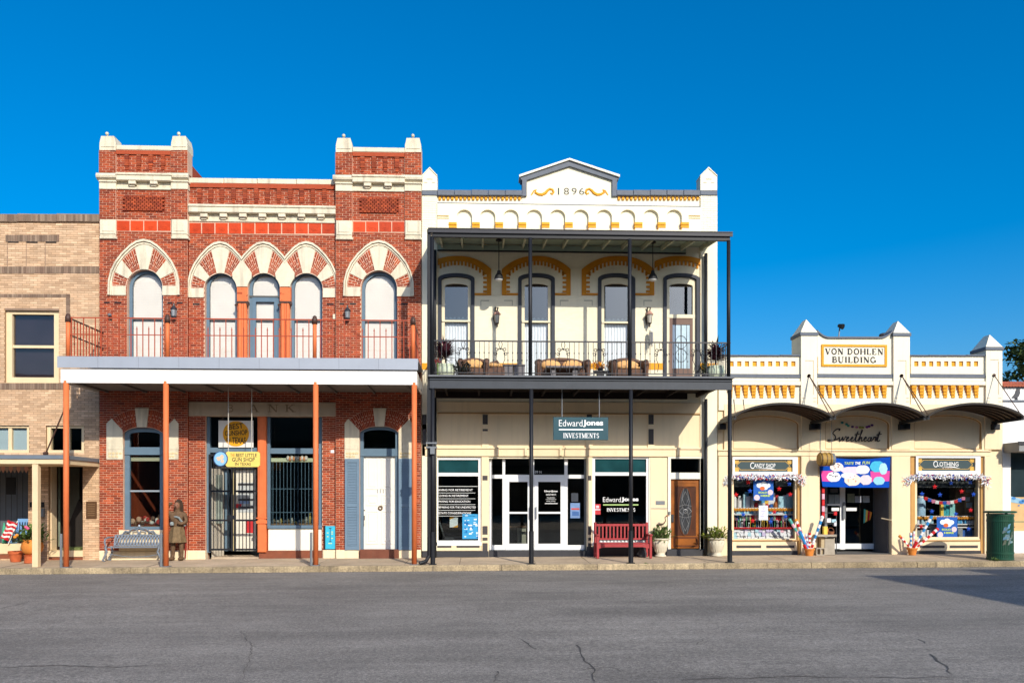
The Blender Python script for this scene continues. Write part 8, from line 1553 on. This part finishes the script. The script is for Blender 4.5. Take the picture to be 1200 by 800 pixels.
# pendant lamps and wall sconces of the gallery
for px, lab in ((584.6, 'black bell pendant lamp hanging in the left half of the upper gallery'), (765, 'black bell pendant lamp hanging in the right half of the upper gallery')):
    y = -1.0; x, zb_ = PT(px, 327, y); zc = zh + .02 + (rz0 + .2 - zh - .02) * .43; t = thing('pendant_lamp', lab, 'lamp', (x, y, zb_), 'black pendant lamps under the gallery roof'); mb = MB(); mb.lathe((x, y, zb_), [(.135, 0), (.13, .03), (.11, .10), (.06, .17), (.045, .24), (.02, .26)], 18); obj('lamp_shade', mb, black, t, sm=False)
    mb = MB(); mb.tube([(x, y, zb_ + .25), (x, y, zc)], .012, 6); obj('lamp_rod', mb, black, t); mb = MB(); mb.lathe((x, y, zc - .06), [(.09, 0), (.09, .03), (.04, .06)], 12); obj('lamp_canopy', mb, black, t); mb = MB(); mb.lathe((x, y, zb_ - .005), [(.12, .0), (.10, -.03), (.05, -.055), (.01, -.06)], 14); obj('lamp_diffuser', mb, M('milk_glass', A(240, 240, 236), .4, .02), t)
for k, px in enumerate((582.5, 761.3)):
    y = EY - .16; x, zc = PT(px, 372, y); t = thing('wall_sconce', ('pink capped lantern sconce on the white wall between the two left windows', 'pink capped lantern sconce on the white wall left of the balcony door')[k], 'sconce', (x, EY, zc), 'lantern sconces on the white gallery wall'); pk = M('faded_copper', A(190, 146, 130), .6, .15, 12); gd_ = M('dark_scrollwork', A(84, 74, 70), .6, .2, 20)
    mb = MB(); mb.lathe((x, y, zc + .08), [(.11, 0), (.12, .02), (.06, .09), (.03, .12)], 8); obj('sconce_cap', mb, pk, t); mb = MB(); mb.lathe((x, y, zc - .16), [(.06, 0), (.085, .23)], 8); obj('sconce_glass', mb, M('lantern_pane', A(196, 190, 176), .2, .2, 12, spec=.6), t)
    for a in range(4): q = .78 + a * 1.571; mb = MB(); mb.bar((x + .06 * math.cos(q), y + .06 * math.sin(q), zc - .17), (x + .088 * math.cos(q), y + .088 * math.sin(q), zc + .08), .014); obj('sconce_bar', mb, gd_, t)
    mb = MB(); mb.lathe((x, y, zc - .30), [(.004, 0), (.03, .05), (.02, .08), (.065, .13)], 8); obj('sconce_finial', mb, gd_, t); mb = MB(); mb.tube([(x, y, zc + .2), (x + .03, y + .02, zc + .30), (x - .05, y + .08, zc + .32), (x - .05, EY, zc + .2)], .022, 6); mb.tube([(x - .05, EY - .01, zc - .2), (x - .08, EY - .03, zc), (x - .05, EY - .01, zc + .25)], [.015, .05, .02], 6); obj('sconce_scroll', mb, gd_, t)
t = thing('wind_chime', 'pale grey wind chime hanging below the right lantern sconce', 'wind chime', (X(763, EY - .2), EY - .2, Z(402, 763))); x, zc = PT(763, 388, EY - .2); mb = MB(); mb.lathe((x, EY - .2, zc - .03), [(.05, 0), (.06, .04), (.02, .09)], 10); obj('chime_top', mb, white_paint, t)
for k in range(5): a = k * 1.2566; mb = MB(); mb.tube([(x + .045 * math.cos(a), EY - .2 + .045 * math.sin(a), zc - .03), (x + .05 * math.cos(a), EY - .2 + .05 * math.sin(a), zc - .36 - .03 * k)], .018, 6); obj('chime_tube', mb, M('chime_grey', A(150, 150, 152), .4, .1, metal=.4), t)
# gallery furniture (stands on the deck)
wick = M('brown_wicker', A(112, 84, 70), .75, .18, 20, .8, 90); tan_c = M('tan_cushion', A(226, 176, 116), .85, .08, 8, .1, 50); zd = zdk
def wicker_seat(px0, px1, y, name, label, cat, nc, arched=True, zt_py=419.5):
    x0, x1 = X(px0, y), X(px1, y); xm, w_ = (x0 + x1) / 2, (x1 - x0) / 2; zt = Z(zt_py, (px0 + px1) / 2, y + .3); t = thing(name, label, cat, (xm, y, zd)); n_ = 20
    prof = [(xm + w_ * math.cos(math.pi * k / n_), zd + .38 + (zt - zd - .38) * math.sin(math.pi * k / n_) ** .55) for k in range(n_ + 1)]; inn = [(xm + (p[0] - xm) * .86, zd + .38 + (p[1] - zd - .38) * .80) for p in prof]
    mb = MB(); mb.prism((prof + inn[::-1])[::-1] if False else prof + inn[::-1], y + .26, y + .40); obj('back_roll', mb, wick, t); mb = MB(); mb.prism(inn + [(xm - w_ * .86, zd + .2), (xm + w_ * .86, zd + .2)], y + .30, y + .36); obj('backrest', mb, wick, t)
    for s_ in (-1, 1):
        xx = xm + s_ * (w_ - .07); mb = MB(); mb.cbox(xx - .07, xx + .07, y - .38, y + .255, zd + .06, zd + .46, .02); obj('side_panel', mb, wick, t); mb = MB(); mb.tube([(xx, y + .30, zd + .58), (xx, y, zd + .52), (xx, y - .34, zd + .50), (xx, y - .42, zd + .42), (xx, y - .40, zd + .1)], [.085, .08, .085, .075, .05], 10); obj('armrest', mb, wick, t)
        for yy in (y - .34, y + .3): mb = MB(); mb.tube([(xx, yy, zd), (xx, yy, zd + .08)], .03, 7); obj('leg', mb, wick, t)
    mb = MB(); mb.cbox(xm - w_ + .141, xm + w_ - .141, y - .36, y + .255, zd + .12, zd + .30, .02); obj('seat', mb, wick, t)
    for k in range(nc):
        a, b_ = xm - w_ + .15 + (2 * w_ - .3) * k / nc, xm - w_ + .15 + (2 * w_ - .3) * (k + 1) / nc; c = (a + b_) / 2; mb = MB(); mb.ball((c, y - .05, zd + .36), ((b_ - a) / 2, .31, .085), 14, 8); obj('seat_cushion', mb, tan_c, t, sm=True); mb = MB(); mb.ball((c, y + .2, zd + .49), ((b_ - a) / 2 * .96, .10, .155), 14, 8); obj('back_cushion', mb, tan_c, t, sm=True)
    return t
wicker_seat(537, 573, -1.25, 'wicker_armchair', 'brown wicker armchair with a big tan cushion beside the purple plant', 'armchair', 1)
wicker_seat(627.5, 690, -1.2, 'wicker_sofa', 'brown wicker sofa with arched back and two tan cushions in the gallery middle', 'sofa', 2)
wicker_seat(715, 757, -1.25, 'wicker_armchair', 'brown wicker armchair with tan cushions half behind the third gallery post', 'armchair', 1)
t = thing('wicker_chaise', 'low wicker footstool with a tan cushion before the left armchair', 'footstool', (X(578, -1.3), -1.3, zd)); x0, x1 = X(566, -1.3), X(591, -1.3); mb = MB(); mb.cbox(x0, x1, -1.6, -1.05, zd + .1, zd + .34, .03); obj('stool_body', mb, wick, t); mb = MB(); mb.ball(((x0 + x1) / 2, -1.32, zd + .40), ((x1 - x0) / 2, .28, .09), 14, 8); obj('seat_cushion', mb, tan_c, t, sm=True); mb = MB(); mb.tube([(x1 - .1, -1.35, zd + .36), (x1 - .22, -1.38, zd + .5), (x0 + .2, -1.36, zd + .47)], [.05, .07, .04], 8); obj('rolled_throw', mb, wick, t)
gw = M('grey_wicker', A(120, 116, 118), .75, .15, 20, .7, 90)
for a, b_, lab in ((589.5, 601, 'grey wicker cube table, left of the pair right of the footstool'), (601.8, 614.5, 'grey wicker cube table, right of the pair before the second post')): x0, x1 = X(a, -1.2), X(b_, -1.2); t = thing('cube_table', lab, 'table', ((x0 + x1) / 2, -1.2, zd), 'grey wicker cubes on the gallery'); mb = MB(); mb.cbox(x0, x1, -1.45, -1.0, zd, zd + .40, .02); obj('table_base', mb, gw, t); mb = MB(); mb.cbox(x0 - .01, x1 + .01, -1.47, -.98, zd + .401, zd + .44, .01); obj('tabletop', mb, gw, t)
t = thing('dark_coffee_table', 'long dark coffee table in front of the wicker sofa', 'table', (X(659, -1.75), -1.75, zd)); x0, x1 = X(640, -1.8), X(682, -1.8); mb = MB(); mb.cbox(x0, x1, -1.95, -1.6, zd + .27, zd + .33, .015); obj('tabletop', mb, gw, t)
for xx in (x0 + .2, x1 - .2): mb = MB(); mb.cbox(xx - .07, xx + .07, -1.85, -1.7, zd, zd + .269, .015); obj('leg', mb, gw, t)
t = thing('black_side_table', 'small black open side table between the sofa and the right armchair', 'table', (X(703.5, -1.2), -1.2, zd)); x0, x1 = X(694, -1.2), X(713, -1.2); mb = MB(); mb.box(x0, x1, -1.4, -1.0, zd + .25, zd + .29); obj('tabletop', mb, dark_grey, t); mb = MB(); mb.box((x0 + x1) / 2 - .1, (x0 + x1) / 2 + .1, -1.3, -1.1, zd, zd + .249); obj('table_base', mb, dark_grey, t)
for xx in (x0 + .02, x1 - .02): mb = MB(); mb.box(xx - .02, xx + .02, -1.4, -1.0, zd, zd + .249); obj('leg', mb, dark_grey, t)
t = thing('white_lantern', 'white candle lantern standing between sofa and black side table', 'lantern', (X(691, -1.5), -1.5, zd)); x = X(691.5, -1.5); mb = MB(); mb.cbox(x - .08, x + .08, -1.58, -1.42, zd, zd + .3, .01); obj('lantern_body', mb, white_paint, t)
t = thing('yellow_flower_pot', 'orange yellow flowering plant on the black side table', 'plant', (X(703.5, -1.2), -1.2, zd + .29)); x = X(703.5, -1.2); mb = MB(); mb.lathe((x, -1.2, zd + .29), [(.07, 0), (.09, .1)], 12); obj('pot', mb, dark_grey, t); mb = MB(); bush(mb, (x, -1.2, zd + .36), (.3, .15, .24), 90, .1, random.Random(3)); obj('flower_head', mb, M('marigold', A(240, 160, 30), .7, .15, 9, tone=.3), t)
ribp = M('pale_ribbed_pot', A(206, 216, 190), .6, .06, 6)
def dracaena(px, y, zp_py, label, plab, seed, top_py, spread):
    x = X(px, y); t = thing('ribbed_pot', plab, 'pot', (x, y, zd), 'pale ribbed pots at the gallery ends'); mb = MB(); mb.lathe((x, y, zd), [(.20, 0), (.25, .12), (.26, .24), (.22, .34), (.24, .37), (.22, .37)], 32, .05, 12); obj('pot_body', mb, ribp, t, sm=True)
    rd = random.Random(seed); zt = Z(top_py, px, y); p = thing('purple_dracaena', label, 'plant', (x, y, zd + .36), 'purple leaved plants at the gallery ends'); mb = MB()
    for s_ in range(3):
        bx, h_ = x + rd.uniform(-.08, .08), (zt - zd - .36) * (.95 if s_ == 0 else rd.uniform(.5, .75))
        for k in range(75):
            a, el = rd.uniform(0, 6.28), rd.uniform(-.1, 1.0); zz = zd + .4 + h_ * rd.uniform(.25, .8); mb.tone = rd.random(); mb.leaf((bx, y, zz), (math.cos(a) * spread, math.sin(a) * .6, el), (0, 0, 1), rd.uniform(.26, .46), .055)
    obj('foliage', mb, leafP, p); mb = MB(); mb.tube([(x, y, zd + .3), (x + .02, y, zd + .36 + (zt - zd - .36) * .7)], .02, 6); obj('stem', mb, bark, p); return x
dracaena(522, -1.75, 0, 'spiky purple leaved plant in the pot at the left gallery end', 'pale ribbed pot at the left gallery end', 4, 400, 1.0); dracaena(838.5, -1.75, 0, 'spiky purple leaved plant in the pot at the right gallery end', 'pale ribbed pot at the right gallery end', 5, 403, .8)
t = thing('red_flower', 'red flowering plant just inside the left gallery post', 'plant', (X(512.5, -1.9), -1.9, zd)); x = X(512.8, -1.9); mb = MB(); mb.tube([(x, -1.9, zd), (x, -1.9, zd + .4)], .02, 6); obj('stem', mb, leafA, t); mb = MB(); bush(mb, (x, -1.9, zd + .38), (.09, .09, .12), 40, .07, random.Random(5)); obj('flower_head', mb, M('flower_red', A(206, 70, 36), .7, .1, 9, tone=.3), t)
t = thing('black_fern', 'low black wire and fern tangle in front of the left armchair', 'plant', (X(541, -1.8), -1.8, zd)); x = X(541, -1.8); mb = MB(); bush(mb, (x, -1.8, zd + .05), (.3, .2, .38), 120, .14, random.Random(9)); obj('foliage', mb, leafK, t)
t = thing('small_dark_pot', 'small dark fern pot left of the right purple plant', 'plant', (X(826, -1.7), -1.7, zd)); x = X(826.5, -1.7); mb = MB(); mb.lathe((x, -1.7, zd), [(.09, 0), (.12, .2)], 12); obj('pot', mb, dark_grey, t); mb = MB(); bush(mb, (x, -1.7, zd + .18), (.2, .15, .28), 80, .12, random.Random(10)); obj('foliage', mb, M('grey_green_leaf', (.10, .12, .08), .6, .1, tone=.4), t)
# striped sticks in pots by the candy shop
def striped(px0, py0, px1, py1, y, r, ma, mb_, label, n_=9, cap=None):
    a, b_ = PT(px0, py0, y), PT(px1, py1, y); p, q = Vector((a[0], y, a[1])), Vector((b_[0], y - .05, b_[1])); t = thing('striped_stick', label, 'stick', tuple(p), 'striped party sticks in the two pots')
    for k in range(n_):
        u, v = k / n_, (k + 1) / n_; m = MB(); m.tube([p.lerp(q, u), p.lerp(q, v)], [r * (.55 + .45 * u), r * (.55 + .45 * v)], 9); obj('stripe', m, ma if k % 2 else mb_, t)
    if cap: m = MB(); m.ball(tuple(q), r * 1.15, 9, 6); obj('stick_end', m, cap, t)
sb = M('stick_blue', A(50, 140, 206), .4, .1)
def clay_pot(px, y, lab):
    x, _, z = gpt(px, 649, y); t = thing('clay_pot', lab, 'pot', (x, y, z), 'clay pots holding striped sticks'); m = MB(); m.lathe((x, y, z), [(.10, 0), (.135, .17), (.155, .175), (.155, .22), (.14, .22), (.12, .18)], 18); obj('pot_body', m, orange_pot, t); return x
y = -.42; clay_pot(948.5, y, 'clay pot with red and blue striped sticks left of the shop doors'); clay_pot(1069, y, 'clay pot with red and blue striped sticks under the right shop window')
teal_c = M('stick_teal', A(90, 180, 170), .4, .1)
for a in ((946.5, 644, 925, 609, .045, teal_c, CANDY[3], 'long pale teal and pink stick leaning far left from the left pot', 8, teal_c), (947.5, 643, 932, 609.5, .045, red_p, white_p, 'red and white stick leaning left from the left pot', 9, M('flower_orange')), (947, 645, 936, 622, .06, sb, sb, 'short thick blue stick leaning left in the left pot', 4, None), (950.5, 643, 962.5, 606, .05, sb, white_p, 'tall blue and white stick leaning right from the left pot', 9, white_p), (948.5, 644, 948, 624, .04, red_p, white_p, 'upright red and white stick in the left pot', 8, None), (947.6, 644, 943.5, 625, .038, M('stick_purple', A(140, 110, 160), .5, .1), white_p, 'upright purple and white stick in the left pot', 7, None), (950, 645, 953, 634, .05, red_p, white_p, 'short thick red and white stick at the right of the left pot', 3, None), (946, 645, 941.5, 638, .05, red_p, red_p, 'short thick red stick at the left rim of the left pot', 2, None)):
    striped(a[0], a[1], a[2], a[3], y, *a[4:])
for a in ((1067, 642, 1053.5, 628, .04, red_p, white_p, 'short red and white stick leaning left from the right pot', 6, M('flower_orange')), (1067.8, 642, 1066, 624, .04, sb, white_p, 'upright blue and white stick in the right pot', 7, None), (1070.5, 642, 1070, 622, .035, CANDY[3], white_p, 'upright pink and white stick in the right pot', 7, None), (1071, 642, 1091, 604, .05, sb, white_p, 'tall blue and white stick leaning right from the right pot', 10, None), (1072, 643, 1097, 620, .05, red_p, white_p, 'red and white stick leaning low to the right from the right pot', 9, red_p), (1070, 643, 1073, 634, .06, red_p, red_p, 'short thick red stick in the middle of the right pot', 2, None)):
    striped(a[0], a[1], a[2], a[3], y, *a[4:])
# concrete block table with sweets
cb_ = M('concrete_block', A(176, 166, 150), .95, .12, 8, .5, 60); y = -.30; x, _, z = gpt(972, 650, y); t = thing('block_table', 'stone slab table on concrete blocks left of the shop doors', 'table', (x, y, z)); x0, x1, z0, z1 = RB(966.5, 630, 978.5, 650, y); mb = MB(); mb.cbox(x0, x1, y, y + .25, z, z1, .015); obj('block', mb, cb_, t); x0, x1, _, z1 = RB(956, 641.5, 966.3, 650, y); mb = MB(); P4 = lambda a, b_, c, d: [(a, c), (b_, c), (b_, d), (a, d)]; w_ = (x1 - x0); mb.prism(P4(x0, x1, z, z1), y - .05, y + .15, [P4(x0 + w_ * .10, x0 + w_ * .44, z + .03, z1 - .03), P4(x0 + w_ * .56, x0 + w_ * .9, z + .03, z1 - .03)]); obj('block', mb, cb_, t)
x0, x1, z0, z1 = RB(957, 626, 979.5, 628.6, y - .05); mb = MB(); mb.cbox(x0, x1, y - .12, y + .3, z0, z1, .01); obj('slab_top', mb, cb_, t); ztb = z1
x0, x1, z0, z1 = RB(962.5, 628.7, 967.5, 641, y); mb = MB(); mb.cbox(x0, x1, y + .02, y + .2, z, z0 + .31, .01); obj('block', mb, M('block_tan', A(196, 176, 140), .9, .1, 8), t)
t = thing('yellow_box', 'yellow carton standing on the stone slab table', 'box', (X(968, y), y, ztb)); x0, x1 = X(965.5, y), X(970, y); mb = MB(); mb.cbox(x0, x1, y, y + .1, ztb, ztb + .24, .006); obj('carton_body', mb, CANDY[4], t)
t = thing('sweet_basket', 'small brown basket on the right of the stone slab table', 'basket', (X(974, y), y, ztb)); x = X(974.3, y); mb = MB(); mb.lathe((x, y + .05, ztb), [(.08, 0), (.11, .09), (.10, .09), (.08, .03)], 14); obj('basket_body', mb, M('basket_brown', A(156, 100, 70), .8, .2, 20), t); mb = MB(); mb.tube([(x + .1 * math.cos(a * .314), y + .05, ztb + .08 + .12 * math.sin(a * .314)) for a in range(11)], .008, 5); obj('basket_handle', mb, M('basket_brown'), t)
t = thing('wire_rack', 'dark wire rack of sweets behind the stone slab table', 'rack', (X(972, .3), .3, G(X(972)))); yy = .2; x0, x1, z0, z1 = RB(964.5, 598, 980, 626, yy); gfl = G(x0) + .02
for xx in (x0, x1): mb = MB(); mb.tube([(xx, yy, gfl), (xx, yy, z1)], .014, 6); obj('rack_post', mb, dark_grey, t)
for k in range(3): zz = z0 + (z1 - z0) * k / 2.2; mb = MB(); mb.box(x0, x1, yy - .08, yy + .12, zz - .01, zz + .01); obj('rack_shelf', mb, dark_grey, t)
for k, (a, t_, b_, bt, m) in enumerate(((967.5, 607, 972.5, 612, white_p), (973.5, 608, 978.5, 612, CANDY[6]), (976, 599, 979.5, 603.5, red_p), (966, 619, 970, 624, CANDY[7]), (976, 610, 979, 616, CANDY[1]))):
    x0_, x1_, z0_, z1_ = RB(a, t_, b_, bt, yy); mb = MB(); mb.cbox(x0_, x1_, yy - .09, yy - .0805 + .08, z0_, z1_, .01); obj('packet', mb, m, None, ('white packet on the dark wire rack', 'pale packet on the dark wire rack', 'red and white sweet bag hung on the dark wire rack', 'brown packet low on the dark wire rack', 'round white packet at the right of the dark wire rack')[k], 'packet', 'packets on the wire rack')
t = thing('red_candy_strip', 'strip of red and white candy packs hanging at the left jamb of the shop doors', 'candy strip', (X(965, .05), .05, Z(605, 965)))
for k in range(5): mb = MB(); pbox(mb, 963.4, 571 + k * 7.2, 966.6, 577.6 + k * 7.2, .06, .09, .008); obj('pack', mb, red_p if k % 2 == 0 else CANDY[3], t)
t = thing('wind_sock', 'small rainbow wind sock inside the right of the shop doors', 'wind sock', (X(1017, .9), .9, Z(612, 1017, .9)));
for k, m in enumerate((teal_c, CANDY[4], red_p, M('flower_orange'))): q = PP([(1012.5 + k * 2.4, 596 + k * 1.0), (1014.8 + k * 2.4, 597 + k), (1014 + k * 2.0, 611 - k), (1012 + k * 2.2, 613 - k)], .9); mb = MB(); mb.prism(q[::-1], .9, .906); obj('ribbon', mb, m, t)
mb = MB(); hx = X(1033, .2); zz = Z(607, 1033, .2); mb.tube([(hx, .2, zz), (X(1045.5, -.13), -.14, zz - .06), (X(1045.5, -.13), -.12, zz - .16)], .02, 6); obj('grab_rail', mb, vd_cream, vd)
# litter bin
gn = M('bin_green', A(34, 80, 60), .5, .15, 5, .1, 40, .2, (.02, .03, .02)); y = -2.0; x = X(1172, y); z = G(x, y); Hb = Z(598, 1172, y) - z; t = thing('litter_bin', 'tall dark green slatted litter bin with a flat lid by the kerb', 'bin', (x, y, z)); r_ = .325
mb = MB(); mb.lathe((x, y, z), [(r_ - .02, .02), (r_ - .02, Hb - .12)], 36); obj('bin_body', mb, gn, t)
for zz in (.04, .20, Hb - .28, Hb - .12): mb = MB(); mb.lathe((x, y, z + zz), [(r_ - .021, -.035), (r_ + .022, -.03), (r_ + .022, .03), (r_ - .021, .035)], 36); obj('bin_hoop', mb, gn, t)
sl_ = MB().box(-.021, .021, -.012, .012, .06, Hb - .14).build('bin_slat')
for k in range(40): a = k * 6.2832 / 40; o = obj('bin_slat', sl_, gn, t); o.location = (r_ * math.cos(a), r_ * math.sin(a), 0); o.rotation_euler.z = a + math.pi / 2
mb = MB(); mb.lathe((x, y, z + Hb - .07), [(r_ + .03, 0), (r_ + .09, .015), (r_ + .09, .05), (r_ + .04, .065), (.05, .07)], 36); obj('bin_lid', mb, gn, t)
for k in range(3): a = k * 2.094 + .4; mb = MB(); mb.bar((x + r_ * .9 * math.cos(a), y + r_ * .9 * math.sin(a), z + Hb - .13), (x + r_ * .9 * math.cos(a), y + r_ * .9 * math.sin(a), z + Hb - .05), .03); obj('lid_strut', mb, gn, t)
rd = random.Random(12); mb = MB()
for k in range(22):
    a = -1.571 + rd.uniform(-.35, .35) + .1; zz = z + Hb * (.35 + .35 * rd.random()); rr = r_ + .0135 + .0005 * k; p = Vector((x + rr * math.cos(a), y + rr * math.sin(a), zz)); tx = Vector((-math.sin(a), math.cos(a), 0)); s1, s2 = rd.uniform(.02, .05), rd.uniform(.03, .09); up = Vector((tx.x * .3, tx.y * .3, 1)).normalized()
    mb.tone = rd.random(); mb.face([p - tx * s1 - up * s2, p + tx * s1 - up * s2 * .6, p + tx * s1 * .8 + up * s2, p - tx * s1 + up * s2 * .7])
obj('bin_sticker', mb, M('sticker_blue', A(70, 120, 150), .5, .3, 12, tone=.5, col2=A(120, 130, 110)), t, kind='stuff')
t = thing('kerb_weed', 'tuft of weeds in the kerb joint beside the green bin', 'weed', (X(1166, -2.3), -2.3, G(X(1166), -2.3))); x = X(1166, -2.38); mb = MB(); bush(mb, (x, -2.36, G(x, -2.38)), (.16, .05, .07), 60, .06, random.Random(1)); obj('foliage', mb, leafA, t)
t = thing('kerb_weed', 'small weed in the kerb below the third black post', 'weed', (X(757, -2.3), -2.3, G(X(757), -2.3))); x = X(757, -2.38); mb = MB(); bush(mb, (x, -2.40, G(x, -2.4) - .05), (.08, .04, .07), 34, .05, random.Random(2)); obj('foliage', mb, leafA, t)
